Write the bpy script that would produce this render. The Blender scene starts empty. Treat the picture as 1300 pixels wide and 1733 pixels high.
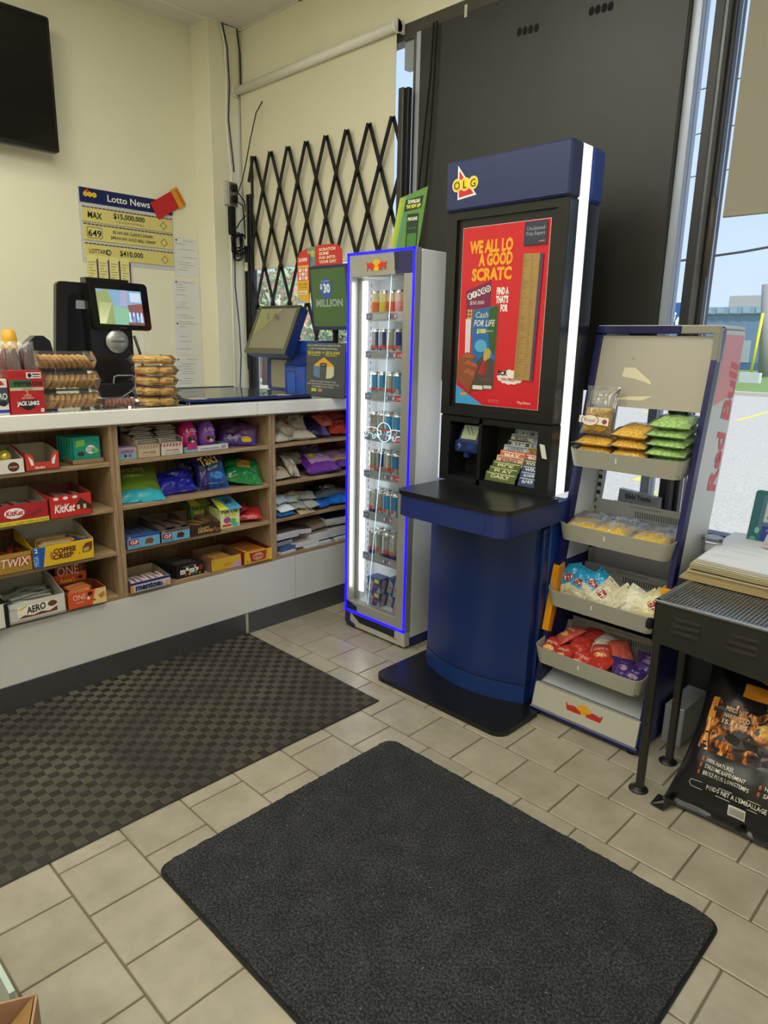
import bpy, math, random
from math import sin, cos, pi, radians
from mathutils import Vector, Matrix, noise

# ------------------------------------------------------------------ camera
sc = bpy.context.scene
CAM_H = 1.45
FPX, YAW, PITCH, ROLL = 1167.07, -0.7709, -0.23946, 0.02124
def cam_axes():
    f = Vector((sin(YAW)*cos(PITCH), cos(YAW)*cos(PITCH), sin(PITCH)))
    r = Vector((cos(YAW), -sin(YAW), 0)); u = r.cross(f)
    return cos(ROLL)*r+sin(ROLL)*u, -sin(ROLL)*r+cos(ROLL)*u, f
cr, cu, cf = cam_axes()
cd = bpy.data.cameras.new('camera'); cam = bpy.data.objects.new('camera', cd); sc.collection.objects.link(cam)
cd.sensor_fit = 'HORIZONTAL'; cd.sensor_width = 36; cd.lens = FPX/1300*36; cd.clip_start = .02; cd.clip_end = 500
M = Matrix((cr, cu, -cf)).transposed().to_4x4(); M.translation = Vector((0, 0, CAM_H)); cam.matrix_world = M
sc.camera = cam
# ------------------------------------------------------------------ world, sun, exposure
sc.view_settings.view_transform = 'Standard'; sc.view_settings.look = 'None'
sc.view_settings.gamma = 1; sc.view_settings.use_curve_mapping = False
sc.view_settings.exposure = 0.0
w = bpy.data.worlds.new('world'); sc.world = w; w.use_nodes = True
nt = w.node_tree; bgn = nt.nodes['Background']
tc = nt.nodes.new('ShaderNodeTexCoord'); sep = nt.nodes.new('ShaderNodeSeparateXYZ'); rp = nt.nodes.new('ShaderNodeValToRGB')
nt.links.new(tc.outputs['Generated'], sep.inputs[0]); nt.links.new(sep.outputs[2], rp.inputs[0]); nt.links.new(rp.outputs[0], bgn.inputs[0])
rp.color_ramp.elements[0].color = (.60, .73, .90, 1); rp.color_ramp.elements[0].position = 0
rp.color_ramp.elements[1].color = (.40, .60, .95, 1); rp.color_ramp.elements[1].position = .9
e = rp.color_ramp.elements.new(.12); e.color = (.58, .74, .97, 1)
bgn.inputs[1].default_value = 1.15
sl = bpy.data.lights.new('sun', 'SUN'); sl.energy = 4.2; sl.angle = .01; sl.color = (1, .95, .86)
so = bpy.data.objects.new('sun', sl); sc.collection.objects.link(so)
so.rotation_euler = Vector((1.0, -.50, 1.35)).to_track_quat('Z', 'Y').to_euler()
LAMP_POWER = 15.0; LAMP_COL = (1, .90, .70)
LAMPS = [(-2.1, 1.1), (-3.3, .35), (-.8, .9), (-.5, -.4), (-2.0, -1.0), (1.2, -.3), (-.7, -2.0), (1.2, -1.8), (-3.2, -2.0)]

# ------------------------------------------------------------------ materials
def lin(c): return tuple((x/12.92 if x <= .04045 else ((x+.055)/1.055)**2.4) for x in c)
def hexc(h): return lin([int(h[i:i+2], 16)/255 for i in (1, 3, 5)])+(1,)
_m = {}
def P(h, rough=.5, metal=0., emit=0., noise_=0., nscale=20, bump=0., bscale=60, coat=0.):
    k = (h, rough, metal, emit, noise_, nscale, bump, bscale, coat)
    if k in _m: return _m[k]
    m = bpy.data.materials.new('mat'+h[1:]); m.use_nodes = True; n = m.node_tree; b = n.nodes['Principled BSDF']
    c = hexc(h); b.inputs['Base Color'].default_value = c; b.inputs['Roughness'].default_value = rough; b.inputs['Metallic'].default_value = metal
    if coat: b.inputs['Coat Weight'].default_value = coat; b.inputs['Coat Roughness'].default_value = .08
    if emit: b.inputs['Emission Color'].default_value = c; b.inputs['Emission Strength'].default_value = emit
    if noise_ or bump: t = n.nodes.new('ShaderNodeTexCoord')
    if noise_:
        x = n.nodes.new('ShaderNodeTexNoise'); x.inputs['Scale'].default_value = nscale; x.inputs['Detail'].default_value = 5
        mp = n.nodes.new('ShaderNodeMapRange'); mp.inputs[1].default_value = .3; mp.inputs[2].default_value = .7
        mp.inputs[3].default_value = 1-noise_; mp.inputs[4].default_value = 1+noise_
        v = n.nodes.new('ShaderNodeVectorMath'); v.operation = 'SCALE'; v.inputs[0].default_value = c[:3]
        n.links.new(t.outputs['Object'], x.inputs[0]); n.links.new(x.outputs[0], mp.inputs[0]); n.links.new(mp.outputs[0], v.inputs['Scale']); n.links.new(v.outputs[0], b.inputs['Base Color'])
    if bump:
        x = n.nodes.new('ShaderNodeTexNoise'); x.inputs['Scale'].default_value = bscale; x.inputs['Detail'].default_value = 3
        u = n.nodes.new('ShaderNodeBump'); u.inputs['Strength'].default_value = bump; u.inputs['Distance'].default_value = .004
        n.links.new(t.outputs['Object'], x.inputs[0]); n.links.new(x.outputs[0], u.inputs['Height']); n.links.new(u.outputs[0], b.inputs['Normal'])
    _m[k] = m; return m
def clear(h='#ffffff', alpha=.12, rough=.05, name='clear', fres=.12):
    k = ('clear', h, alpha, rough, fres)
    if k in _m: return _m[k]
    m = bpy.data.materials.new(name); m.use_nodes = True; n = m.node_tree; n.nodes.clear()
    o = n.nodes.new('ShaderNodeOutputMaterial'); t = n.nodes.new('ShaderNodeBsdfTransparent'); g = n.nodes.new('ShaderNodeBsdfGlossy')
    d = n.nodes.new('ShaderNodeBsdfDiffuse'); lw = n.nodes.new('ShaderNodeLayerWeight'); a = n.nodes.new('ShaderNodeMixShader'); b = n.nodes.new('ShaderNodeMixShader')
    lw.inputs[0].default_value = fres; g.inputs['Roughness'].default_value = rough; d.inputs[0].default_value = hexc(h)
    n.links.new(t.outputs[0], a.inputs[1]); n.links.new(d.outputs[0], a.inputs[2]); a.inputs[0].default_value = alpha
    n.links.new(lw.outputs['Fresnel'], b.inputs[0]); n.links.new(a.outputs[0], b.inputs[1]); n.links.new(g.outputs[0], b.inputs[2]); n.links.new(b.outputs[0], o.inputs[0])
    _m[k] = m; return m
def nodes_mat(name): 
    m = bpy.data.materials.new(name); m.use_nodes = True; return m, m.node_tree, m.node_tree.nodes['Principled BSDF']

# ------------------------------------------------------------------ text cache
_t = {}
def glyphs(s, off=0.):
    k = (s, off)
    if k in _t: return _t[k]
    c = bpy.data.curves.new('t', 'FONT'); c.body = s; c.offset = off; c.align_x = 'LEFT'; c.resolution_u = 2 if len(s) < 14 else 1
    o = bpy.data.objects.new('t', c); sc.collection.objects.link(o); bpy.context.view_layer.update()
    e = o.evaluated_get(bpy.context.evaluated_depsgraph_get()); m = e.to_mesh()
    v = [(p.co.x, p.co.y) for p in m.vertices]; f = [tuple(p.vertices) for p in m.polygons]
    e.to_mesh_clear(); bpy.data.objects.remove(o); bpy.data.curves.remove(c)
    _t[k] = (v, f); return _t[k]
CAP = max(p[1] for p in glyphs('H')[0])

# ------------------------------------------------------------------ mesh builder
X, Y, Z = Vector((1, 0, 0)), Vector((0, 1, 0)), Vector((0, 0, 1))
def frame(o, u, v):
    o = Vector(o); u = Vector(u).normalized(); v = Vector(v).normalized(); n = u.cross(v)
    return lambda x, y, z: o+u*x+v*y+n*z
IDENT = lambda x, y, z: Vector((x, y, z))
class MB:
    def __init__(s, T=None): s.v = []; s.f = []; s.mi = []; s.sm = []; s.mats = []; s.T = T or IDENT
    def m(s, mat):
        if isinstance(mat, str): mat = P(mat)
        if mat not in s.mats: s.mats.append(mat)
        return s.mats.index(mat)
    def add(s, vs, fs, mat, smooth=False):
        b = len(s.v); s.v += [s.T(*p) for p in vs]; i = s.m(mat)
        for f in fs: s.f.append(tuple(b+k for k in f)); s.mi.append(i); s.sm.append(smooth)
        return s
    def box(s, x0, x1, y0, y1, z0, z1, mat, bev=0.):
        if bev <= 0:
            vs = [(x, y, z) for z in (z0, z1) for y in (y0, y1) for x in (x0, x1)]
            return s.add(vs, [(0, 2, 3, 1), (4, 5, 7, 6), (0, 1, 5, 4), (2, 6, 7, 3), (0, 4, 6, 2), (1, 3, 7, 5)], mat)
        b = min(bev, (x1-x0)/2.01, (y1-y0)/2.01, (z1-z0)/2.01); X_ = (x0, x1); Y_ = (y0, y1); Z_ = (z0, z1); vs = []; idx = {}
        for i in (0, 1):
            for j in (0, 1):
                for k in (0, 1):
                    sx, sy, sz = (1-2*i)*b, (1-2*j)*b, (1-2*k)*b
                    for ax in range(3):
                        p = [X_[i]+(sx if ax != 0 else 0), Y_[j]+(sy if ax != 1 else 0), Z_[k]+(sz if ax != 2 else 0)]
                        idx[(i, j, k, ax)] = len(vs); vs.append(tuple(p))
        q = []; g = lambda i, j, k, a: idx[(i, j, k, a)]
        for i in (0, 1): q.append([g(i, 0, 0, 0), g(i, 1, 0, 0), g(i, 1, 1, 0), g(i, 0, 1, 0)][::(1 if i else -1)])
        for j in (0, 1): q.append([g(0, j, 0, 1), g(1, j, 0, 1), g(1, j, 1, 1), g(0, j, 1, 1)][::(-1 if j else 1)])
        for k in (0, 1): q.append([g(0, 0, k, 2), g(1, 0, k, 2), g(1, 1, k, 2), g(0, 1, k, 2)][::(1 if k else -1)])
        for a in (0, 1):
            for c in (0, 1):
                q.append([g(0, a, c, 1), g(1, a, c, 1), g(1, a, c, 2), g(0, a, c, 2)])
                q.append([g(a, 0, c, 0), g(a, 1, c, 0), g(a, 1, c, 2), g(a, 0, c, 2)])
                q.append([g(a, c, 0, 0), g(a, c, 1, 0), g(a, c, 1, 1), g(a, c, 0, 1)])
        for i in (0, 1):
            for j in (0, 1):
                for k in (0, 1): q.append([g(i, j, k, 0), g(i, j, k, 1), g(i, j, k, 2)])
        cx = Vector(((x0+x1)/2, (y0+y1)/2, (z0+z1)/2)); out = []
        for f in q:
            a, b_, c_ = [Vector(vs[t]) for t in f[:3]]; n = (b_-a).cross(c_-a); ce = sum((Vector(vs[t]) for t in f), Vector())/len(f)
            out.append(tuple(f if n.dot(ce-cx) > 0 else f[::-1]))
        return s.add(vs, out, mat)
    def prism(s, pts, a, b, mat, ax='z', smooth=False):
        """2D outline pts extruded from a to b; ax z:(x,y) y:(x,z) x:(y,z)"""
        n = len(pts)
        mk = {'z': lambda p, t: (p[0], p[1], t), 'y': lambda p, t: (p[0], t, p[1]), 'x': lambda p, t: (t, p[0], p[1])}[ax]
        ar = sum(pts[i][0]*pts[(i+1) % n][1]-pts[(i+1) % n][0]*pts[i][1] for i in range(n))
        if (ar < 0) != (ax == 'y'): pts = pts[::-1]
        if a > b: a, b = b, a
        vs = [mk(p, a) for p in pts]+[mk(p, b) for p in pts]
        s.add(vs, [tuple(range(n))[::-1], tuple(range(n, 2*n))], mat)
        return s.add(vs, [(i, (i+1) % n, (i+1) % n+n, i+n) for i in range(n)], mat, smooth)
    def poly(s, pts, w, mat): # flat polygon in the frame's uv plane
        n = len(pts); ar = sum(pts[i][0]*pts[(i+1) % n][1]-pts[(i+1) % n][0]*pts[i][1] for i in range(n))
        if ar < 0: pts = pts[::-1]
        return s.add([(p[0], p[1], w) for p in pts], [tuple(range(n))], mat)
    def rect(s, u0, u1, v0, v1, w, mat): return s.poly([(u0, v0), (u1, v0), (u1, v1), (u0, v1)], w, mat)
    def ell(s, u, v, a, b, w, mat, n=20, t0=0, t1=2*pi): return s.poly([(u+a*cos(t0+(t1-t0)*i/n), v+b*sin(t0+(t1-t0)*i/n)) for i in range(n)], w, mat)
    def txt(s, t, u, v, h, mat, w=None, bold=0., it=0., rot=0., z=.0012, al='c'):
        vs, fs = glyphs(t, bold)
        if not vs: return s
        x0 = min(p[0] for p in vs); x1 = max(p[0] for p in vs); k = h/CAP; kx = k if w is None else w/(x1-x0)
        W = (x1-x0)*kx; ox = {'c': -W/2, 'l': 0, 'r': -W}[al]; cr_, sr = cos(rot), sin(rot); out = []
        for p in vs:
            a = (p[0]-x0)*kx+ox; b = p[1]*k; a += it*b
            out.append((u+a*cr_-b*sr, v+a*sr+b*cr_, z))
        return s.add(out, fs, mat)
    def lathe(s, prof, mat, c=(0, 0, 0), n=20, ax='z', matf=None, smooth=True):
        vs = []
        for r, h in prof:
            for i in range(n):
                t = 2*pi*i/n; p = (r*cos(t), r*sin(t), h)
                if ax == 'x': p = (p[2], p[0], p[1])
                if ax == 'y': p = (p[1], p[2], p[0])
                vs.append((p[0]+c[0], p[1]+c[1], p[2]+c[2]))
        m = len(prof)
        if matf is None:
            s.add(vs, [(j*n+i, j*n+(i+1) % n, (j+1)*n+(i+1) % n, (j+1)*n+i) for j in range(m-1) for i in range(n)], mat, smooth)
        else:
            for j in range(m-1):
                for i in range(n):
                    q = (j*n+i, j*n+(i+1) % n, (j+1)*n+(i+1) % n, (j+1)*n+i)
                    s.add([vs[t] for t in q], [(0, 1, 2, 3)], matf(j, i), smooth)
        s.add(vs[:n], [tuple(range(n))[::-1]], mat); s.add(vs[-n:], [tuple(range(n))], mat); return s
    def tube(s, pts, r, mat, n=6, smooth=True):
        pts = [Vector(p) for p in pts]; vs = []; prev = None
        for i, p in enumerate(pts):
            d = (pts[min(i+1, len(pts)-1)]-pts[max(i-1, 0)]).normalized()
            a = prev if prev is not None else (Z if abs(d.z) < .9 else X)
            u = (a-d*a.dot(d)).normalized(); prev = u; v = d.cross(u)
            for k in range(n): t = 2*pi*k/n; vs.append(tuple(p+(u*cos(t)+v*sin(t))*r))
        m = len(pts)
        return s.add(vs, [(j*n+i, j*n+(i+1) % n, (j+1)*n+(i+1) % n, (j+1)*n+i) for j in range(m-1) for i in range(n)]+[tuple(range(n))[::-1], tuple(range((m-1)*n, m*n))], mat, smooth)
    def bar(s, a, b, w, t, mat, side=None):
        a, b = Vector(a), Vector(b); d = (b-a).normalized(); u = Vector(side) if side else (Y if abs(d.y) < .9 else X)
        u = (u-d*u.dot(d)).normalized(); v = d.cross(u); vs = []
        for p in (a, b):
            for i, j in ((-1, -1), (1, -1), (1, 1), (-1, 1)): vs.append(tuple(p+u*i*t/2+v*j*w/2))
        return s.add(vs, [(0, 3, 2, 1), (4, 5, 6, 7), (0, 1, 5, 4), (1, 2, 6, 5), (2, 3, 7, 6), (3, 0, 4, 7)], mat)
    def build(s, name, parent=None, **props):
        me = bpy.data.meshes.new(name)
        if parent is None:
            xs = [p.x for p in s.v]; ys = [p.y for p in s.v]; o = Vector(((min(xs)+max(xs))/2, (min(ys)+max(ys))/2, min(p.z for p in s.v)))
        else:
            o = Vector(parent.get('_o', (0, 0, 0)))
        me.from_pydata([tuple(p-o) for p in s.v], [], s.f)
        for m in s.mats: me.materials.append(m)
        me.polygons.foreach_set('material_index', s.mi); me.polygons.foreach_set('use_smooth', s.sm); me.update()
        ob = bpy.data.objects.new(name, me); sc.collection.objects.link(ob)
        if parent is None: ob.location = o
        else: ob.parent = parent
        ob['_o'] = tuple(o); ROOTS.append(ob)
        for k, v in props.items(): ob[k] = v
        return ob
ROOTS = []
ORDW = ('first', 'second', 'third', 'fourth', 'fifth', 'sixth', 'seventh', 'eighth', 'ninth', 'tenth', 'eleventh', 'twelfth')
def thing(name, label, cat, loc, group=None):
    o = bpy.data.objects.new(name, None); sc.collection.objects.link(o); o.location = loc; o['_o'] = tuple(loc); o.empty_display_size = .05
    o['label'] = label; o['category'] = cat; ROOTS.append(o)
    if group: o['group'] = group
    return o
def tag(o, label, cat, group=None):
    o['label'] = label; o['category'] = cat
    if group: o['group'] = group
    return o
def struct(mb, name, parent=None): return mb.build(name, parent, **({} if parent else {'kind': 'structure'}))
def dup(root, dloc, rz=0, label=None, group=None):
    r = root.copy(); sc.collection.objects.link(r); r.location = Vector(root.location)+Vector(dloc); r.rotation_euler.z = root.rotation_euler.z+rz
    if label: r['label'] = label
    if group: r['group'] = group
    for ch in list(root.children):
        c = ch.copy(); sc.collection.objects.link(c); c.parent = r
        for g in list(ch.children): d = g.copy(); sc.collection.objects.link(d); d.parent = c
    return r
def FX(x, y0, z0): return frame((x, y0, z0), Y, Z)      # a face that looks along +X, u to the right = +Y
def FY(x0, y, z0): return frame((x0, y, z0), X, Z)      # a face that looks along -Y, u to the right = +X
def rrect(x0, x1, y0, y1, r, n=4, corners=(1, 1, 1, 1)):
    out = []
    for (cx, cy, a), on in zip(((x1-r, y1-r, 0), (x0+r, y1-r, pi/2), (x0+r, y0+r, pi), (x1-r, y0+r, 1.5*pi)), corners):
        if on: out += [(cx+r*cos(a+pi/2*i/n), cy+r*sin(a+pi/2*i/n)) for i in range(n+1)]
        else: out.append((cx+(r if a in (0, 1.5*pi) else -r), cy+(r if a in (0, pi/2) else -r)))
    return out
BULL = [(0,.95),(.04,1.0),(.10,.92),(.08,.80),(.14,.84),(.22,.80),(.32,.86),(.45,.88),(.58,.90),(.70,.84),(.80,.72),(.90,.66),(.98,.70),(.96,.58),(1.0,.46),(.94,.36),(.86,.40),(.80,.46),(.84,.30),(.90,.16),(.84,.10),(.76,.22),(.68,.34),(.60,.30),(.66,.12),(.60,.02),(.52,.04),(.52,.20),(.46,.36),(.34,.40),(.24,.38),(.20,.22),(.10,.06),(.02,0),(.04,.12),(.10,.28),(.10,.46),(.06,.62),(.04,.78)]
def bulls(mb, u, v, W, red, yel, w=.001, edge=None):
    H = W*.34
    mb.ell(u, v, W*.215, W*.215, w, yel, 24)
    for sx in (1, -1):
        pts = [(u-sx*(W*.52-p[0]*W*.45), v-H*.62+p[1]*H) for p in BULL]
        if edge: mb.poly([(u+(a-u)*1.0+sx*-.0, b+.0) for a, b in pts], w+.0003, edge)
        mb.poly(pts, w+.0006, red)
# ------------------------------------------------------------------ the room
XT, XC, YC, YW, ZC, YK = -4.308, -4.106, 2.605, 2.84, 3.33, 2.72
XE, YB = 2.6, -4.2
WALL = P('#e6e3ca', .7, noise_=.015, nscale=3, bump=.02, bscale=300)
WHITE = P('#e4e2da', .35)
BLACKM = P('#1b1b1c', .42)
# floor tiles
gm = MB(); gm.box(XT-.2, XE+.2, YB-.2, YK+.2, -.1, -.004, P('#6a604c', .9))
floor = struct(gm, 'floor')
def tile_mat():
    m, n, b = nodes_mat('tile'); t = n.nodes.new('ShaderNodeTexCoord'); oi = n.nodes.new('ShaderNodeObjectInfo')
    ad = n.nodes.new('ShaderNodeVectorMath'); ad.operation = 'ADD'; n.links.new(t.outputs['Object'], ad.inputs[0]); n.links.new(oi.outputs['Location'], ad.inputs[1])
    x = n.nodes.new('ShaderNodeTexNoise'); x.inputs['Scale'].default_value = 9; x.inputs['Detail'].default_value = 6; x.inputs['Roughness'].default_value = .6
    n.links.new(ad.outputs[0], x.inputs[0]); r = n.nodes.new('ShaderNodeValToRGB'); r.color_ramp.elements[0].position = .34; r.color_ramp.elements[1].position = .66
    r.color_ramp.elements[0].color = hexc('#958d7b'); r.color_ramp.elements[1].color = hexc('#a69e8c'); n.links.new(x.outputs[0], r.inputs[0])
    h = n.nodes.new('ShaderNodeHueSaturation'); mp = n.nodes.new('ShaderNodeMapRange'); mp.inputs[3].default_value = .93; mp.inputs[4].default_value = 1.05
    n.links.new(oi.outputs['Random'], mp.inputs[0]); n.links.new(mp.outputs[0], h.inputs['Value']); n.links.new(r.outputs[0], h.inputs['Color']); n.links.new(h.outputs[0], b.inputs['Base Color'])
    b.inputs['Roughness'].default_value = .3
    bp = n.nodes.new('ShaderNodeBump'); bp.inputs['Strength'].default_value = .12; bp.inputs['Distance'].default_value = .003
    x2 = n.nodes.new('ShaderNodeTexNoise'); x2.inputs['Scale'].default_value = 25; n.links.new(ad.outputs[0], x2.inputs[0]); n.links.new(x2.outputs[0], bp.inputs['Height']); n.links.new(bp.outputs[0], b.inputs['Normal'])
    return m
TM = tile_mat(); PX, PY = .2023, .2034
proto = None
rnd = random.Random(4)
y = .5438-3*PY; r = -3
while y < YK-.01:
    y1 = min(y+PY, YK); x = (-1.72*.906 if r % 2 == 0 else -1.158*.906)-10*PX
    while x < .55:
        if x+PX > -2.775:
            full = y1-y > PY-.001
            if full and proto is not None: o = bpy.data.objects.new('tile', proto); sc.collection.objects.link(o); o.parent = floor
            else:
                g = 0.0028; b = MB(); b.box(-PX/2+g, PX/2-g, -PY/2+g, -PY/2-g+(y1-y), -.012, 0, TM, .002); 
                me = b.build('tile', floor); me.data.transform(Matrix.Translation(Vector(me['_o']))); o = me
                if full: proto = o.data
            o.location = (x+PX/2-floor.location.x, y+PY/2-floor.location.y, rnd.uniform(-.0004, .0004)-floor.location.z)
        x += PX
    y += PY; r += 1
for q, (a, b_, c, d) in enumerate(((XT, -2.80, YB, YK), (.55, XE, YB, YK), (-2.80, .55, YB, -.08))):
    e = MB(); e.box(a, b_, c, d, -.01, -.001, P('#b9ae97', .35, noise_=.05, nscale=9)); e.build('outer_paving', floor, kind='stuff')
# walls
b = MB(); b.box(XT-.12, XT, YB, YW+.1, 0, ZC+.3, WALL); struct(b, 'wall_left')
b = MB(); b.box(XT, XC, YC, YW+.1, 0, ZC+.1, WALL, .004); struct(b, 'column')
b = MB(); b.box(XT-.12, XE+.1, YB-.1, YB, 0, ZC+.3, WALL); struct(b, 'wall_back')
b = MB(); b.box(XE, XE+.1, YB, YW+.1, 0, ZC+.3, WALL); struct(b, 'wall_right')
# ceiling with its grid
CEIL = P('#dcdad2', .85, noise_=.03, nscale=60, bump=.1, bscale=200)
b = MB(); b.box(XT-.12, XE+.1, YB-.1, YW+.1, ZC+.03, ZC+.3, CEIL); ceiling = struct(b, 'ceiling')
gx = [XT, XC, XC+.61]; 
while gx[-1] < XE-.7: gx.append(gx[-1]+.61)
gy = [YW]
while gy[-1] > YB+1.3: gy.append(gy[-1]-1.22)
gx.append(XE); gy.append(YB)
tb = MB()
for x in gx: tb.box(x-.012, x+.012, YB, YW, ZC-.006, ZC+.02, WHITE)
for y in gy: tb.box(XT, XE, y-.012, y+.012, ZC-.006, ZC+.02, WHITE)
tb.build('ceiling_grid', ceiling)
for i in range(len(gx)-1):
    for j in range(len(gy)-1):
        b = MB(); b.box(gx[i]+.008, gx[i+1]-.008, gy[j+1]+.008, gy[j]-.008, ZC+.002, ZC+.014, CEIL); b.build('ceiling_panel', ceiling)
for x, y in LAMPS:
    t = thing('ceiling_light', 'recessed white ceiling light panel', 'ceiling light', (x, y, ZC-.012), 'ceiling light panels')
    b = MB(); b.box(x-.30, x+.30, y-.60, y+.60, ZC-.010, ZC-.004, WHITE); b.build('light_frame', t)
    em = P('#fdfcee', .5, emit=LAMP_POWER)
    for dx in (-.15, .15): b = MB(); b.box(x+dx-.09, x+dx+.09, y-.56, y+.56, ZC-.016, ZC-.0105, em); b.build('light_diffuser', t)
# knee wall below the windows, dark tiled
DK = P('#4b4d50', .28, noise_=.12, nscale=6)
b = MB(); b.box(XT, XE, YK+.012, YW+.08, 0, .675, P('#8d8d8a', .8)); kw = struct(b, 'wall_front')
x = -4.0
while x < 1.2:
    for z0, z1 in ((.0, .335), (.34, .675)):
        b = MB(); b.box(x+.0+.142, x+.4+.140, YK, YK+.011, z0+.002, z1, DK, .0015); b.build('wall_tile', kw)
    x += .4
b = MB(); b.box(XT, XE, YK-.012, YW-.02, .676, .70, P('#e7e7e4', .3), .003); struct(b, 'window_sill')
# window openings: frames, posts, header
AL = P('#3a3a3c', .35, .3); ALL = P('#aeb6c8', .35, .2)
b = MB(); b.box(XC, XE, YW, YW+.10, 2.995, ZC+.1, WALL); struct(b, 'wall_header')
fr = MB(); fr.box(XC, XE, YW+.005, YW+.07, 2.925, 2.995, P('#4a4840', .4)); struct(fr, 'window_frame')
fr = MB(); fr.box(XC+.03, XE, YW+.0, YW+.07, .70, .735, AL, .003); struct(fr, 'window_frame')
for n_, (x0, x1, m_) in enumerate(((XC+.002, XC+.03, P('#232326', .5)), (-2.622, -2.586, P('#55554f', .4)), (-1.236, -1.200, ALL))):
    b = MB(); b.box(x0, x1, YW-.0, YW+.07, .735, 2.925, m_, .002); struct(b, 'trim_%d' % (n_+1))
b = MB(); b.box(-1.150, -1.112, YW-.01, YW+.07, .735, 2.925, P('#2f2c30', .45), .003); b.box(-1.112, -1.085, YW-.035, YW+.07, .735, 2.925, P('#5a5c62', .3, .4), .009); b.box(-1.085, -1.068, YW-.01, YW+.07, .735, 2.925, P('#252327', .45), .003)
struct(b, 'window_post')
b = MB(); b.box(-2.586, -2.552, YW-.02, YW+.03, .735, 2.93, P('#b9bdc8', .3, .3), .002); struct(b, 'trim_4')
b = MB(); b.box(-2.70, -2.622, YW+.02, YW+.06, 2.80, 2.925, P('#9a9fa6', .4)); struct(b, 'window_frame')
GL = clear('#dbe8f2', .03, .0, 'window_glass', .08)
for n_, (x0, x1, zt_) in enumerate(((XC+.03, -2.622, 2.925), (-1.2, -1.150, 2.925), (-1.068, XE, 2.925), (-2.552, -1.236, 1.27))):
    b = MB(); b.box(x0, x1, YW+.03, YW+.036, .735, zt_, GL); struct(b, 'window_%d' % (n_+1))
# black panel that closes the middle window
b = MB(); BP = P('#2d2c29', .44, noise_=.10, nscale=5, bump=.12, bscale=420); b.box(-2.55, -1.237, YW-.03, YW+.02, 1.27, 2.925, BP, .002)
pan = struct(b, 'window_panel')
h = MB(FY(0, YW-.031, 0)); HB = P('#050506', .9)
for ux, vz in ((-1.975, 2.770), (-1.946, 2.768), (-1.917, 2.766), (-1.888, 2.764), (-1.633, 2.756), (-1.606, 2.755), (-1.578, 2.753), (-1.551, 2.751)): h.ell(ux, vz, .013, .017, 0, HB, 12)
for z in (2.85, 2.6, 2.4, 2.2, 2.0, 1.8, 1.6): h.ell(-2.54, z, .004, .004, .0006, HB, 8)
for x in (-2.48, -2.36, -2.1, -1.9): h.ell(x, 2.91, .004, .004, .0006, HB, 8)
h.build('vent_holes', pan)
b = MB(); b.box(-2.28, -2.265, YW-.036, YW-.03, 2.905, 2.955, P('#c9c9c0', .4, .5)); b.build('hanging_bracket', pan)
b = MB()
for dx, k in ((0, 1), (.02, -1)): b.tube([(-2.455+dx, YW-.045, 2.93), (-2.462+dx*1.3, YW-.05, 2.7), (-2.49+dx*2, YW-.05, 2.45), (-2.51+dx*2.2, YW-.052, 2.25), (-2.525+dx*1.5, YW-.055, 2.0), (-2.53+dx, YW-.05, 1.6)], .005, HB)
tag(b.build('cable'), 'pair of black cables hanging down the left edge of the black window panel', 'cable')
# roller blinds
BL = P('#ddd8bf', .75, noise_=.01, nscale=4)
def blind(x0, x1, zb, label, tub=True):
    t = thing('roller_blind', label, 'blind', ((x0+x1)/2, YW-.05, zb))
    b = MB(); b.box(x0+.012, x1-.012, YW-.030, YW-.028, zb+.02, 2.965, BL); b.build('blind_fabric', t)
    b = MB(); b.box(x0+.012, x1-.012, YW-.034, YW-.024, zb, zb+.022, BL, .003); b.build('bottom_bar', t)
    b = MB(); b.tube([(x0, YW-.05, 2.975), (x1, YW-.05, 2.975)], .024, P('#e6e3d8', .45), 12); b.build('roller', t)
    for x in (x0-.014, x1+.004):
        b = MB(); b.lathe([(.031, 0), (.031, .012)], P('#eeece4', .4), (x, YW-.05, 2.975), 16, 'x'); b.box(x, x+.012, YW-.05, YW, 2.95, 3.006, P('#e0ded6', .4)); b.build('blind_bracket', t)
blind(-4.085, -2.70, 1.90, 'wide cream roller blind behind the black folding gate')
BL = P('#958f81', .75, noise_=.01, nscale=4)  # same type of fabric; the right blind's backlit shade is put into this darker colour
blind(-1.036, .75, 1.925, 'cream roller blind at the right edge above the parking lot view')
b = MB(); b.tube([(-1.062, YW-.03, 2.0), (-1.060, YW-.03, 1.9), (-1.063, YW-.03, 1.72)], .011, P('#4a4038', .5)); struct(b, 'window_latch')
# folding security gate
g = thing('folding_gate', 'black folding scissor gate across the left window', 'gate', (-3.3, 2.78, 1.0))
GB = P('#141415', .35, .2)
def dbar(xa, xb_, za, zb_, yy):
    b = MB(); b.bar((xa, yy, za), (xb_, yy, zb_), .020, .008, GB); b.build('lattice_bar', g)
S_ = .43/1.11; x0g, x1g, zt, zb = -3.955, -2.625, 2.57, 1.46; pt = .1715
for i in range(-3, 12):
    xt = -3.90+pt*i       # '\' bar from the top at xt down to xt+.43
    a, c = max(xt, x0g), min(xt+.43, x1g)
    if c-a > .03 and xt < -2.67: dbar(a, c, zt-(a-xt)/S_, zt-(c-xt)/S_, 2.786)
    a, c = max(xt-.43, x0g), min(xt, x1g)
    if c-a > .03 and xt < -2.28 and xt-.43 < x1g-.03: dbar(c, a, zt-(xt-c)/S_, zt-(xt-a)/S_, 2.774)
b = MB(); b.bar((-3.905, 2.765, 2.57), (-3.905, 2.765, 2.33), .02, .008, GB); b.build('lattice_bar', g)
for xx in (-3.985, -3.955): b = MB(); b.box(xx-.007, xx+.007, 2.775, 2.80, .72, 2.36, GB, .002); b.build('gate_post', g)
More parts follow.
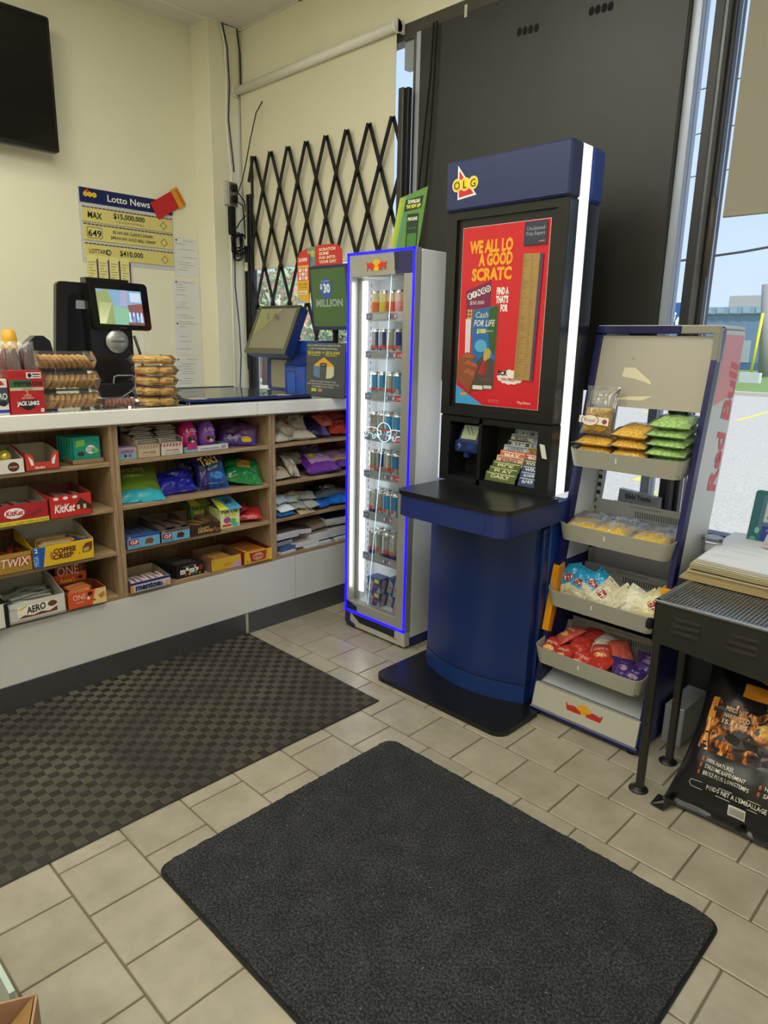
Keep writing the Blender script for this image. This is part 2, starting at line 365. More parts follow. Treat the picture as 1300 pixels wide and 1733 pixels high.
b = MB(); b.box(-4.02, -3.992, 2.775, 2.80, 1.95, 2.05, GB); b.box(-4.02, -3.992, 2.775, 2.80, 1.26, 1.34, GB); b.build('gate_latch', g)
b = MB(); b.box(-2.640, -2.606, 2.755, 2.80, .72, 2.68, P('#4a4744', .35, .4), .003); b.box(-2.604, -2.584, 2.77, 2.80, .72, 2.68, GB, .002); b.build('gate_post', g)
b = MB()
for i in range(7): 
    for zz, kx in ((2.345, .5), (2.125, 0), (1.90, .5), (1.68, 0)): b.lathe([(.006, 0), (.004, .004)], P('#333', .3, .5) if 0 else GB, (-3.73+pt*(i+kx), 2.764, zz), 8, 'y')
b.build('rivets', g, kind='stuff')
# cables, outlet and adaptor tangle on the column
CW = P('#f0ede2', .5); CB = P('#26232f', .5); CV = P('#2c2a55', .5)
def cable(pts, r, mat, label, cat='cable'):
    b = MB(); b.tube(pts, r, mat, 6); return tag(b.build('cable'), label, cat)
xw = XC+.008
cable([(xw, 2.69, 3.33), (xw+.01, 2.715, 3.22), (xw, 2.725, 3.0), (xw, 2.715, 2.8), (xw, 2.73, 2.62), (xw+.01, 2.735, 2.50), (xw, 2.728, 2.2), (xw, 2.722, 1.7), (xw, 2.722, .75)], .006, CW, 'long white cable running down the column face')
cable([(xw+.012, 2.70, 3.33), (xw+.014, 2.73, 3.2), (xw+.012, 2.74, 3.0), (xw+.012, 2.725, 2.8), (xw+.014, 2.745, 2.6), (xw+.02, 2.75, 2.5)], .0045, CV, 'dark violet cable beside the white one above the outlet')
cable([(xw+.012, 2.745, 2.1), (xw+.01, 2.74, 1.8), (xw+.008, 2.765, 1.55), (xw+.012, 2.77, 1.35), (xw+.008, 2.755, 1.1), (xw+.01, 2.75, .8)], .004, CV, 'thin blue violet cable dropping from the adaptor to the counter')
cable([(xw, 2.705, 3.33), (xw+.004, YW-.03, 3.335), (xw+.004, YW-.012, 3.2), (xw+.004, YW-.01, 2.6), (xw+.006, YW-.01, 1.3)], .006, P('#1d1b1a', .5), 'black cable following the corner of column and window wall')
cable([(-3.80, YW-.06, 2.86), (-3.84, YW-.08, 2.80), (-3.90, YW-.085, 2.66), (-3.95, YW-.09, 2.52), (-4.0, YW-.08, 2.45), (xw+.03, 2.76, 2.36), (xw+.02, 2.75, 2.30)][::1], .004, P('#15151a', .5), 'thin black wire curving from the blind to the outlet')
t = thing('power_outlet', 'grey wall outlet on the column with two plugs in it', 'outlet', (XC, 2.73, 2.28))
b = MB(); b.box(XC, XC+.03, 2.685, 2.745, 2.30, 2.44, P('#bdb9ac', .6), .004); b.build('outlet_box', t)
b = MB(); b.box(XC+.03, XC+.037, 2.70, 2.765, 2.29, 2.435, P('#8b8983', .35, .6), .003); b.build('face_plate', t)
for z in (2.40, 2.335): b = MB(); b.box(XC+.037, XC+.07, 2.715, 2.75, z-.02, z+.02, P('#111', .4) if 0 else HB, .006); b.build('plug', t)
t = thing('power_adaptor', 'black power adaptor with a tangle of black cord below the outlet', 'adaptor', (XC, 2.74, 2.0))
b = MB(); b.box(XC+.005, XC+.045, 2.705, 2.745, 2.12, 2.29, HB, .006); b.build('adaptor_body', t)
rr = random.Random(3); b = MB()
for k in range(9):
    c0 = (xw+.02+.015*rr.random(), 2.745+.03*rr.random(), 2.10+.03*rr.random()); a_ = .03+.02*rr.random(); hh = .04+.09*rr.random(); ph = rr.random()
    b.tube([(c0[0]+.012*sin(3*t_+ph), c0[1]+a_*sin(t_+.3*ph), c0[2]-hh*.6*(1-cos(t_))+.01) for t_ in [2*pi*i/16 for i in range(17)]], .0042, HB, 5)
b.tube([(xw+.03, 2.75, 2.40), (xw+.05, 2.80, 2.33), (xw+.05, 2.815, 2.25), (xw+.04, 2.77, 2.20), (xw+.03, 2.75, 2.16)], .0042, HB, 5)
b.tube([(xw+.03, 2.75, 2.33), (xw+.05, 2.79, 2.30), (xw+.05, 2.80, 2.20), (xw+.04, 2.81, 2.10), (xw+.02, 2.835, 2.12)], .0042, HB, 5)
b.build('cord_tangle', t)

# ------------------------------------------------------------------ outside
b = MB(); b.box(-70, 20, YW+.1, 27, -.16, -.10, P('#b6b1a7', .9, noise_=.22, nscale=30)); struct(b, 'parking_lot_ground')
b = MB(); b.box(-90, 30, 27.4, 61.7, -.14, -.04, P('#6f8c48', .95, noise_=.25, nscale=6)); tag(b.build('grass', kind='stuff'), 'strip of mown green grass behind the parking lot curb', 'grass')
b = MB(); b.box(-90, 30, 26.9, 27.4, -.14, .03, P('#bdb7a8', .9)); struct(b, 'kerb')
b = MB()
for x, y, dx, dy in ((-5.35, 16.9, -.6, 7.2), (-7.6, 16.9, -.6, 7.2), (-9.9, 16.9, -.6, 7.2), (-3.6, 8.0, -.3, 2.6), (-2.8, 5.0, -.4, 2.6)):
    b.add([(x, y, 0), (x+.12, y, 0), (x+.12+dx, y+dy, 0), (x+dx, y+dy, 0)], [(0, 1, 2, 3)], P('#d6cd5a', .8))
b.T = IDENT; b.v = [p+Vector((0, 0, -.098)) for p in b.v]; struct(b, 'road_markings')
t = thing('warehouse', 'long low grey-blue building across the road', 'building', (-15, 66, -.1))
b = MB(); b.box(-45, 6, 62, 72, -.1, 4.4, P('#7088a6', .8, noise_=.05)); b.build('building_wall', t)
b = MB(); b.box(-45.2, 6.2, 61.8, 72.2, 4.4, 4.95, P('#8aa2b8', .6)); b.build('roof_edge', t)
b = MB()
for x in range(-44, 6): b.box(x, x+.5, 61.74, 61.8, 4.45, 4.9, P('#9cb2c4', .6))
b.build('roof_ribs', t, kind='stuff')
for x in (-21, -18.2, -15.4): b = MB(); b.box(x, x+1.9, 61.9, 62, .5, 2.3, P('#aab0b2', .4)); b.build('window', t)
b = MB(); b.box(-45, 6, 61.9, 62, .0, .55, P('#4a6690', .8)); b.build('wall_band', t)
b = MB(); b.box(-22.6, -19.8, 66, 68, 4.95, 6.1, P('#b6b0a0', .8)); tag(b.build('rooftop_unit'), 'long beige ventilation unit on the warehouse roof', 'ventilation unit')
b = MB(); b.box(-19.0, -17.4, 66, 68, 4.95, 6.4, P('#a96a4e', .8)); tag(b.build('rooftop_unit'), 'reddish box on the warehouse roof at the far right', 'ventilation unit')
b = MB(); b.tube([(-18.6, 67, 6.4), (-18.6, 67, 7.2)], .08, HB); b.box(-19.1, -18.1, 66.8, 67.2, 7.1, 7.25, HB); tag(b.build('antenna'), 'dark antenna rack above the reddish roof box', 'antenna')
b = MB(); b.tube([(-12.95, 45, .0), (-13.45, 45, 5.2)], .28, P('#8f8f90', .8), 10); tag(b.build('utility_pole'), 'grey utility pole beside the grass at the right edge', 'pole')
b = MB(); b.tube([(-13.5, 44.5, -.03), (-13.3, 44.5, 3.6)], .08, P('#e6e02a', .5), 8); tag(b.build('guy_wire_guard'), 'bright yellow guard on the wire next to the grey pole', 'guard')
b = MB(); b.box(-11.6, -10.7, 36.6, 37.0, -.035, .45, P('#cfd0d0', .6)); tag(b.build('concrete_block'), 'pale block lying on the grass by the pole', 'block')
t = thing('street_sign', 'blue sign with large white script letters behind the window posts', 'sign', (-16.5, 40, 0))
b = MB(); b.box(-17.4, -15.5, 40, 40.1, 2.4, 4.0, P('#2f62a8', .5)); b.box(-15.5, -15.1, 40, 40.1, 2.4, 4.0, P('#d8555a', .5)); b.build('sign_board', t)
b = MB(FY(-16.55, 39.98, 2.75)); b.txt('sie', 0, 0, .75, '#ffffff', bold=.03, it=.2); b.build('sign_lettering', t)
b = MB(); b.box(-16.9, -16.7, 40.02, 40.08, -.035, 2.4, P('#888888', .5)); b.box(-15.9, -15.7, 40.02, 40.08, -.035, 2.4, P('#888888', .5)); b.build('sign_post', t)
for k, (z0, z1) in enumerate(((11.25, 11.6), (9.65, 10.0), (8.1, 8.45), (4.9, 5.4))):
    b = MB(); b.tube([(-20, 30, z0-.1), (-14, 30, z0), (-10, 30, (z0+z1)/2+.05), (-4, 30, z1+.5), (3, 30, z1+1.6)], .022 if k < 3 else .05, P('#33363a', .6), 5)
    tag(b.build('power_line'), ['topmost thin power line in the sky', 'second power line from the top', 'third power line from the top', 'thick twisted power line low above the warehouse roof'][k], 'power line')
t = thing('brick_house', 'pink brick house seen through the folding gate', 'building', (-23.5, 20, -.1))
b = MB(); b.box(-27.0, -22.8, 18, 24, -.1, 4.2, P('#d0958a', .85, noise_=.08, nscale=30)); b.build('building_wall', t)
for x, z in ((-26.4, 2.4), (-25.3, 2.4), (-24.2, 2.4), (-25.3, .9), (-24.2, .9)):
    b = MB(); b.box(x, x+.55, 17.9, 18, z, z+.95, P('#e8e8ea', .5)); o = b.build('window', t); b = MB(); b.box(x+.07, x+.48, 17.86, 17.9, z+.08, z+.87, P('#77858c', .15)); b.build('pane', o)
b = MB(); b.box(-27, -22.6, 17.6, 18, .6, .85, P('#59657a', .6)); b.build('awning', t)
b = MB(); b.box(-60, -17, 15.5, 17.5, -.12, -.06, P('#d6d3cc', .9)); struct(b, 'pavement')
b = MB(); b.tube([(-19.9, 12.5, -.1), (-19.9, 12.5, 7)], .28, P('#97938a', .8), 10); tag(b.build('utility_pole'), 'thick grey pole in front of the trees left of the brick house', 'pole')
LEAF = P('#a3b890', .9, noise_=.3, nscale=3)
def tree(x, y, zc, R_, label, seed, cat='tree'):
    t = thing('leafy_tree', label, cat, (x, y, -.1)); r_ = random.Random(seed)
    b = MB(); b.tube([(x, y, -.1), (x+.1, y, zc*.6), (x, y, zc)], .14, P('#5d5347', .9), 8); b.build('trunk', t); b = MB()
    for k in range(900):
        v = Vector((r_.gauss(0, 1), r_.gauss(0, 1), r_.gauss(0, 1))).normalized()*R_*(.55+.5*r_.random()); c = Vector((x, y, zc))+v; c.z = max(c.z, .2)
        a = Vector((r_.uniform(-1, 1), r_.uniform(-1, 1), r_.uniform(-1, 1)))*.16; d = Vector((r_.uniform(-1, 1), r_.uniform(-1, 1), r_.uniform(-1, 1)))*.16
        b.add([tuple(c-a), tuple(c+d), tuple(c+a)], [(0, 1, 2)], LEAF)
    b.build('foliage', t, kind='stuff')
tree(-20.9, 15.2, 3.2, 1.6, 'leafy tree between the grey pole and the brick house', 1)
tree(-30.2, 15.5, 4.6, 2.0, 'taller leafy tree rising behind the grey pole', 2)
tree(-16.3, 14.6, 2.0, 1.2, 'small leafy tree below the green screen at the right of the gate', 3)
# ------------------------------------------------------------------ left wall things
t = thing('television', 'black wall mounted television cut off by the left picture edge', 'television', (XT+.1, 1.15, 2.43))
b = MB(); b.prism(rrect(.55, 1.70, 2.43, 3.085, .012), XT+.07, XT+.11, P('#121214', .3), 'x'); b.build('television_body', t)
b = MB(); b.box(XT+.1101, XT+.112, .565, 1.685, 2.452, 3.072, P('#060607', .06)); b.build('screen', t)
b = MB(); b.box(XT, XT+.07, .9, 1.3, 2.6, 2.9, HB); b.build('wall_mount', t)
NAVY = P('#1c2458', .25); PAPY = P('#d9cc7e', .3); VIO = P('#4a3f78', .4); INK = P('#141414', .5); GRAYI = P('#6c6748', .5)
t = thing('lottery_board', 'lotto news board with yellow jackpot strips on the left wall', 'notice board', (XT, 2.1, 1.79))
b = MB(); b.box(XT, XT+.004, 1.828, 2.425, 1.885, 2.30, P('#c9cbd3', .15)); b.build('backing', t)
b = MB(); b.box(XT+.004, XT+.009, 1.835, 2.425, 2.218, 2.298, NAVY, .001)
b.T = FX(XT+.0095, 1.835, 2.218); b.txt('Lotto News', .30, .022, .036, '#f2f2f2', w=.27, bold=.012)
for k in range(3): b.ell(.035+.026*k, .045, .014, .014, .0004, P('#e8c22a', .4)); b.txt('OLG'[k], .035+.026*k, .039, .011, '#6a1515', z=.0008)
b.poly([(.03, .06), (.045, .076), (.062, .058)], .0002, P('#d22a20', .4)); b.txt('Play', .545, .02, .014, '#e8e8e8'); b.build('header', t)
for k, (z0, z1) in enumerate(((2.112, 2.200), (2.010, 2.106), (1.908, 1.998))):
    b = MB(); b.box(XT+.004, XT+.010, 1.840, 2.418, z0, z1, PAPY, .002); b.T = FX(XT+.0105, 1.84, z0)
    for i in range(24): b.rect(.004+i*.024, .024+i*.024, z1-z0-.010, z1-z0-.003, .0002, VIO)
    b.poly([(.49, .035), (.515, .062), (.54, .035), (.515, .010)], .0001, GRAYI); b.poly([(.496, .035), (.515, .056), (.534, .035), (.515, .016)], .0003, PAPY)
    if k == 0:
        b.txt('MAX', .075, .022, .034, INK, w=.085, bold=.02, rot=-.05); b.txt('$15,000,000', .29, .038, .028, INK, w=.20, bold=.02); b.txt('+ 15 x $100,000 Prizes', .29, .014, .012, INK, w=.18)
    elif k == 1:
        b.poly(rrect(.022, .115, .012, .075, .012), .0001, INK); b.poly(rrect(.025, .112, .015, .072, .010), .0003, PAPY)
        b.txt('649', .068, .022, .036, INK, w=.080, bold=.02); b.txt('$5,000,000 CLASSIC DRAW', .31, .052, .018, INK, w=.26, bold=.01); b.txt('$44,000,000 GOLD BALL DRAW', .31, .020, .018, INK, w=.29, bold=.01)
    else:
        b.txt('LOTTARIO', .09, .030, .024, INK, w=.125, bold=.01); b.ell(.145, .042, .018, .018, .0001, GRAYI); b.ell(.145, .042, .012, .012, .0003, PAPY); b.txt('$410,000', .29, .030, .030, INK, w=.15, bold=.02)
    b.build('jackpot_strip', t)
for k in range(4):
    y0 = 1.848+k*.068; b = MB(); b.box(XT+.0105, XT+.013, y0, y0+.062, 1.775+.004*k, 1.925, P('#e3d98c', .5)); b.T = FX(XT+.0135, y0, 1.775)
    b.rect(.056, .066, .01, .13, .0001, VIO)
    for i in range(6): b.rect(.008, .03+.01*((i*7) % 3), .03+.016*i, .033+.016*i, .0002, GRAYI)
    b.txt('$99.00', .03, .012, .008, INK); b.build('ticket_slip', t)
RED = P('#c4242a', .4)
b = MB(); fr_ = frame((XT+.016, 2.30, 2.165), (Y+Z*.62), (Z-Y*.62)); b.T = fr_
b.rect(.03, .22, .0, .105, 0, RED); b.rect(.20, .255, -.006, .112, .001, P('#d99a20', .4)); b.txt('$100,000', .232, .05, .022, RED, rot=-pi/2, z=.002, w=.10, bold=.02)
b.T = fr_; b.box(.03, .255, 0, .105, -.004, -.001, RED); tag(b.build('ticket_banner'), 'red and gold scratch ticket cutout stuck at the board corner', 'banner')
PAPER = P('#dcdcdc', .35)
for k, (y0, y1, z0, z1, lb) in enumerate(((2.425, 2.600, 1.850, 2.095, 'topmost printed sheet in a clear sleeve beside the lotto board'), (2.410, 2.600, 1.580, 1.835, 'second printed notice from the top on the left wall'), (2.405, 2.600, 1.345, 1.572, 'third printed notice from the top on the left wall'), (2.400, 2.600, 1.10, 1.338, 'lowest printed notice behind the stacked pastry boxes'))):
    b = MB(); b.box(XT, XT+.003, y0, y1, z0, z1, PAPER); b.T = FX(XT+.0035, y0, z0); W_ = y1-y0; H_ = z1-z0; r_ = random.Random(k)
    GI = P('#8a8a92', .5)
    for i in range(int(H_/.016)):
        if r_.random() < .55: a = .01+.05*r_.random(); b.rect(a, a+.03+.08*r_.random(), .01+i*.016, .0125+i*.016, 0, GI)
    b.ell(.02, H_-.02, .006, .006, 0, INK); b.txt('Gaming & Lottery', W_*.6, H_-.022, .007, INK)
    tag(b.build('wall_notice'), lb, 'notice')

# ------------------------------------------------------------------ the counter
XF = -2.764
def wood(sc_):
    m, n, b = nodes_mat('oak_laminate'); t = n.nodes.new('ShaderNodeTexCoord'); mp = n.nodes.new('ShaderNodeMapping'); mp.inputs['Scale'].default_value = sc_
    x = n.nodes.new('ShaderNodeTexNoise'); x.inputs['Scale'].default_value = 6; x.inputs['Detail'].default_value = 6; r = n.nodes.new('ShaderNodeValToRGB')
    r.color_ramp.elements[0].color = hexc('#86694b'); r.color_ramp.elements[1].color = hexc('#b39a77'); r.color_ramp.elements[0].position = .3; r.color_ramp.elements[1].position = .7
    n.links.new(t.outputs['Object'], mp.inputs[0]); n.links.new(mp.outputs[0], x.inputs[0]); n.links.new(x.outputs[0], r.inputs[0]); n.links.new(r.outputs[0], b.inputs['Base Color']); b.inputs['Roughness'].default_value = .5
    return m
WOOD, WOODV = wood((18, 1.2, 18)), wood((18, 18, 1.2))
CTOP = P('#e9e8e3', .12, coat=.6)
t = thing('countertop', 'glossy white countertop running along the snack shelves', 'countertop', (-3.13, 1.5, 1.106))
b = MB(); b.box(-3.56, -2.735, -.35, 1.9395, 1.107, 1.167, CTOP, .004); b.build('worktop', t)
b = MB(); b.box(-3.56, -2.735, 1.9405, 2.71, 1.107, 1.167, CTOP, .004); b.build('worktop', t)
def unit(y0, y1, lab):
    t = thing('shelf_unit', lab, 'shelf unit', (-2.93, (y0+y1)/2, .352))
    for a in (y0, y1-.0195): b = MB(); b.box(XF-.34, XF, a+.0004, a+.0195, .352, 1.106, WOODV, .001); b.build('side_panel', t)
    b = MB(); b.box(XF-.345, XF-.338, y0+.02, y1-.02, .352, 1.106, WOODV); b.build('back_panel', t)
    for z in (.952, .758, .568, .370): b = MB(); b.box(XF-.338, XF-.001, y0+.0205, y1-.0205, z-.0175, z, WOOD, .001); b.build('shelf_board', t)
    b = MB(); b.box(XF-.338, XF-.001, y0+.0205, y1-.0205, 1.098, 1.106, WOOD); b.build('top_board', t)
unit(.440, 1.2395, 'left open oak shelf unit with chocolate bars'); unit(1.2405, 2.040, 'middle open oak shelf unit with crisps and energy bars'); unit(2.041, 2.70, 'right oak shelf unit beside the drinks cooler')
unit(-.36, .439, 'oak shelf unit beyond the left picture edge')
b = MB(); b.box(XF-.6, XF-.35, -.35, 2.70, .02, 1.106, P('#cfcdc6', .5)); struct(b, 'counter_carcass')
for a, c in ((-.36, .60), (.602, 2.176), (2.179, 2.70)):
    b = MB(); b.box(XF-.04, XF+.002, a, c, .112, .3515, P('#d5d5d2', .22, coat=.3), .001); struct(b, 'counter_panel')
STEEL = P('#626264', .33, .6, noise_=.10, nscale=5)
for a, c in ((-.36, .6), (.6005, 1.862), (1.8625, 2.70)):
    b = MB(); b.box(XF-.03, XF+.004, a, c, 0, .111, STEEL, .0008); struct(b, 'toe_kick')
b = MB(); b.box(XF+.004, XF+.0055, 1.855, 1.870, 0, .111, P('#c9c9c6', .25, .6)); struct(b, 'toe_kick_joint')

# ------------------------------------------------------------------ mats on the floor
t = thing('rubber_mat', 'large black rubber mat with basket weave ridges in front of the counter', 'mat', (-2.27, .9, 0))
b = MB(); b.box(-2.757, -1.818, -.25, 1.868, .001, .006, P('#24211d', .6, noise_=.25, nscale=5), .002); b.build('mat_base', t)
def worn():
    m, n, b = nodes_mat('worn_rubber'); t = n.nodes.new('ShaderNodeTexCoord'); x = n.nodes.new('ShaderNodeTexNoise'); x.inputs['Scale'].default_value = 2.2; x.inputs['Detail'].default_value = 8; x.inputs['Roughness'].default_value = .65
    r = n.nodes.new('ShaderNodeValToRGB'); r.color_ramp.elements[0].color = hexc('#4a463d'); r.color_ramp.elements[1].color = hexc('#8d8573'); r.color_ramp.elements[0].position = .35; r.color_ramp.elements[1].position = .72
    n.links.new(t.outputs['Object'], x.inputs[0]); n.links.new(x.outputs[0], r.inputs[0]); n.links.new(r.outputs[0], b.inputs['Base Color']); b.inputs['Roughness'].default_value = .5; return m
b = MB(); WR = worn(); ce = .0345; nx = int(.936/ce); x0 = -2.755; y0 = -.206; WB = []; WD = []
for i in range(nx):
    for j in range(int(2.102/ce)):
        cx, cy = x0+i*ce, y0+j*ce
        if cy < .1: continue
        if (i+j) % 2:
            for k in range(5): WD.append((cx+.002, cx+ce-.002, cy+.0035+k*.0064, cy+.0055+k*.0064))
        else:
            for k in range(6): WB.append((cx+.0003+k*.0064, cx+.0020+k*.0064, cy+.0006, cy+ce-.0006))
            WB.append((cx, cx+ce-.001, cy, cy+.0014))
DRK = P('#322f29', .55, noise_=.25, nscale=6)
for WL, MT in ((WB, WR), (WD, DRK)):
  vs = []; fs = []
  for a in WL:
      k = len(vs); vs += [(a[0], a[2], .0058), (a[1], a[2], .0058), (a[1], a[3], .0058), (a[0], a[3], .0058), (a[0]+.0003, a[2]+.0003, .0074), (a[1]-.0003, a[2]+.0003, .0074), (a[1]-.0003, a[3]-.0003, .0074), (a[0]+.0003, a[3]-.0003, .0074)]
      fs += [(k+4, k+5, k+6, k+7), (k, k+1, k+5, k+4), (k+1, k+2, k+6, k+5), (k+2, k+3, k+7, k+6), (k+3, k, k+4, k+7)]
  b.add(vs, fs, MT)
b.build('ridges', t, kind='stuff')
def carpet():
    m, n, b = nodes_mat('carpet_pile'); t = n.nodes.new('ShaderNodeTexCoord'); x = n.nodes.new('ShaderNodeTexNoise'); x.inputs['Scale'].default_value = 160; x.inputs['Detail'].default_value = 4
    x2 = n.nodes.new('ShaderNodeTexVoronoi'); x2.inputs['Scale'].default_value = 190; x3 = n.nodes.new('ShaderNodeTexNoise'); x3.inputs['Scale'].default_value = 14; x3.inputs['Detail'].default_value = 6
    r = n.nodes.new('ShaderNodeValToRGB'); r.color_ramp.elements[0].color = hexc('#0c0c0e'); r.color_ramp.elements[1].color = hexc('#4a4a4e'); r.color_ramp.elements[0].position = .42; r.color_ramp.elements[1].position = .74
    for q in (x, x2, x3): n.links.new(t.outputs['Object'], q.inputs['Vector'])
    mx = n.nodes.new('ShaderNodeMath'); mx.operation = 'MULTIPLY_ADD'; mx.inputs[1].default_value = .22; n.links.new(x3.outputs[0], mx.inputs[0]); n.links.new(x.outputs[0], mx.inputs[2])
    sb = n.nodes.new('ShaderNodeMath'); sb.operation = 'SUBTRACT'; sb.inputs[1].default_value = .10; n.links.new(mx.outputs[0], sb.inputs[0])
    n.links.new(sb.outputs[0], r.inputs[0]); n.links.new(r.outputs[0], b.inputs['Base Color']); b.inputs['Roughness'].default_value = .95
    u = n.nodes.new('ShaderNodeBump'); u.inputs['Strength'].default_value = .9; u.inputs['Distance'].default_value = .004; n.links.new(x2.outputs['Distance'], u.inputs['Height']); n.links.new(u.outputs[0], b.inputs['Normal'])
    return m
t = thing('carpet_mat', 'charcoal carpet mat with rounded corners in the foreground', 'mat', (-.98, 1.2, 0))
r_ = random.Random(9)
def rough_outline(x0, x1, y0, y1, rad, j):
    o = rrect(x0, x1, y0, y1, rad, 5); out = []
    for i, p in enumerate(o):
        q = o[(i+1) % len(o)]; L_ = math.hypot(q[0]-p[0], q[1]-p[1]); k = max(1, int(L_/.012))
        out += [(p[0]+(q[0]-p[0])*s/k+r_.uniform(-j, j), p[1]+(q[1]-p[1])*s/k+r_.uniform(-j, j)) for s in range(k)]
    return out
CP = carpet()
b = MB(); b.prism(rough_outline(-1.59, -.392, .745, 1.697, .04, .0), .0005, .003, P('#101012', .8)); b.build('rubber_backing', t)
b = MB(); b.prism(rough_outline(-1.582, -.400, .752, 1.690, .045, .0022), .003, .013, CP); b.build('carpet_pile', t, kind='stuff')
b = MB(); r2 = random.Random(2)
for k in range(60):
    x, y = r2.uniform(-1.5, -.5), r2.uniform(.8, 1.65); a = r2.uniform(0, 6.28); L_ = r2.uniform(.002, .009)
    b.tube([(x, y, .0135), (x+L_*cos(a), y+L_*sin(a), .014)], .0004, P('#a8a69a', .8), 3)
b.build('lint', t, kind='stuff')

# ------------------------------------------------------------------ pillow bags, boxes, trays
def bagsurf(w_, h_, t_, amp, seed, sgn, pw=2.6):
    sd = Vector((seed*3.7, seed*1.3, 0))
    amp *= 1.2
    def f(a, c, off=0):
        u = 2*a/w_; v = 2*c/h_
        pr = max(0, 1-abs(u)**pw)**.6*max(0, 1-min(1, abs(v)/.90)**3.2)**.7
        k0 = .35/max(w_, h_); q_ = Vector((a, c*.8, sgn)); nz = noise.noise(q_*14*k0+sd)*.6+(.42-abs(noise.noise(q_*24*k0+sd))*1.8)*.75+(.3-abs(noise.noise(q_*58*k0+sd))*1.6)*.35
        pinch = 1-.10*(1-abs(v)**2)*abs(u)
        wr = noise.noise(Vector((a*2, c*2, 5))*8+sd)*amp*.35
        return (a*pinch, c+wr, sgn*(t_/2*pr)+nz*amp*(.15+pr)+off)
    return f
def autoclamp(c):
    if not (-3.1 < c.x < -2.77 and .46 < c.y < 2.69 and .37 < c.z < 1.1): return None
    z0 = max(z for z in (.952, .758, .568, .370) if z <= c.z); z1 = {.952: 1.096, .758: .934, .568: .740, .370: .550}[z0]
    y0, y1 = (.461, 1.219) if c.y < 1.24 else ((1.262, 2.019) if c.y < 2.04 else (2.063, 2.679))
    return lambda p: Vector((min(max(p.x, -3.098), -2.752), min(max(p.y, y0), y1), min(max(p.z, z0+.0015), z1)))
def bag(name, label, cat, c, u, v, w_, h_, t_, col, group=None, amp=.006, seed=1, texts=(), shapes=(), back=None, cl=None, n=(18, 22), rough=.28, parent=None, pw=2.6, crimp=None):
    u = Vector(u).normalized(); v = Vector(v); v = (v-u*v.dot(u)).normalized(); fr0 = frame(c, u, v); cl = cl or autoclamp(Vector(c)); fr_ = (lambda x, y, z: cl(fr0(x, y, z))) if cl else fr0
    b = MB(fr_); nu, nv = n
    for sgn in (1, -1):
        f = bagsurf(w_, h_, t_, amp, seed, sgn, pw); vs = [f(w_*(i/nu-.5), h_*(j/nv-.5)) for j in range(nv+1) for i in range(nu+1)]
        if sgn < 0: # share the outline
            g = bagsurf(w_, h_, t_, amp, seed, 1, pw)
            for j in range(nv+1):
                for i in range(nu+1):
                    if i in (0, nu) or j in (0, nv): q = g(w_*(i/nu-.5), h_*(j/nv-.5)); vs[j*(nu+1)+i] = (q[0], q[1], q[2]-.0003)
        for j in range(nv):
            for i in range(nu):
                q = (j*(nu+1)+i, j*(nu+1)+i+1, (j+1)*(nu+1)+i+1, (j+1)*(nu+1)+i)
                uu, vv = (i+.5)/nu*2-1, (j+.5)/nv*2-1; m_ = col(uu, vv, sgn) if callable(col) else col
                if isinstance(m_, str): m_ = P(m_, rough, 0, 0, 0, 20, .5, 38)
                if crimp and abs(vv) > .9: m_ = crimp if not isinstance(crimp, str) else P(crimp, rough)
                b.add([vs[k] for k in q], [(0, 1, 2, 3) if sgn > 0 else (3, 2, 1, 0)], m_, True)
    if parent is not None: o = b.build(name, parent)
    else: o = tag(b.build(name), label, cat, group)
    # weld
    import bmesh as _bm
    k = _bm.new(); k.from_mesh(o.data); _bm.ops.remove_doubles(k, verts=k.verts, dist=.0002); k.to_mesh(o.data); k.free()
    if texts or shapes:
        f = bagsurf(w_, h_, t_, amp, seed, 1, pw); p = MB()
        for s in shapes: # (kind, u, v, a, b, colour)
            p.T = lambda x, y, z: fr_(*f(x, y, .0014+z))
            if s[0] == 'e': 
                vs = [(s[1], s[2], 0)]+[(s[1]+s[3]*r0*cos(2*pi*i/18), s[2]+s[4]*r0*sin(2*pi*i/18), 0) for r0 in (.5, 1) for i in range(18)]
                p.add(vs, [(0, 1+i, 1+(i+1) % 18) for i in range(18)]+[(1+i, 19+i, 19+(i+1) % 18, 1+(i+1) % 18) for i in range(18)], s[5])
            else:
                m_ = 6; vs = [(s[1]+s[3]*(2*i/m_-1), s[2]+s[4]*(2*j/m_-1), 0) for j in range(m_+1) for i in range(m_+1)]
                p.add(vs, [(j*(m_+1)+i, j*(m_+1)+i+1, (j+1)*(m_+1)+i+1, (j+1)*(m_+1)+i) for j in range(m_) for i in range(m_)], s[5])
        for s in texts: # (string, u, v, h, colour, width, rot)
            p.T = lambda x, y, z: fr_(*f(x, y, .0020+z)); p.txt(s[0], s[1], s[2], s[3], s[4], w=s[5] if len(s) > 5 else None, rot=s[6] if len(s) > 6 else 0, bold=.02, z=.0008)
        p.build('print', o)
    return o
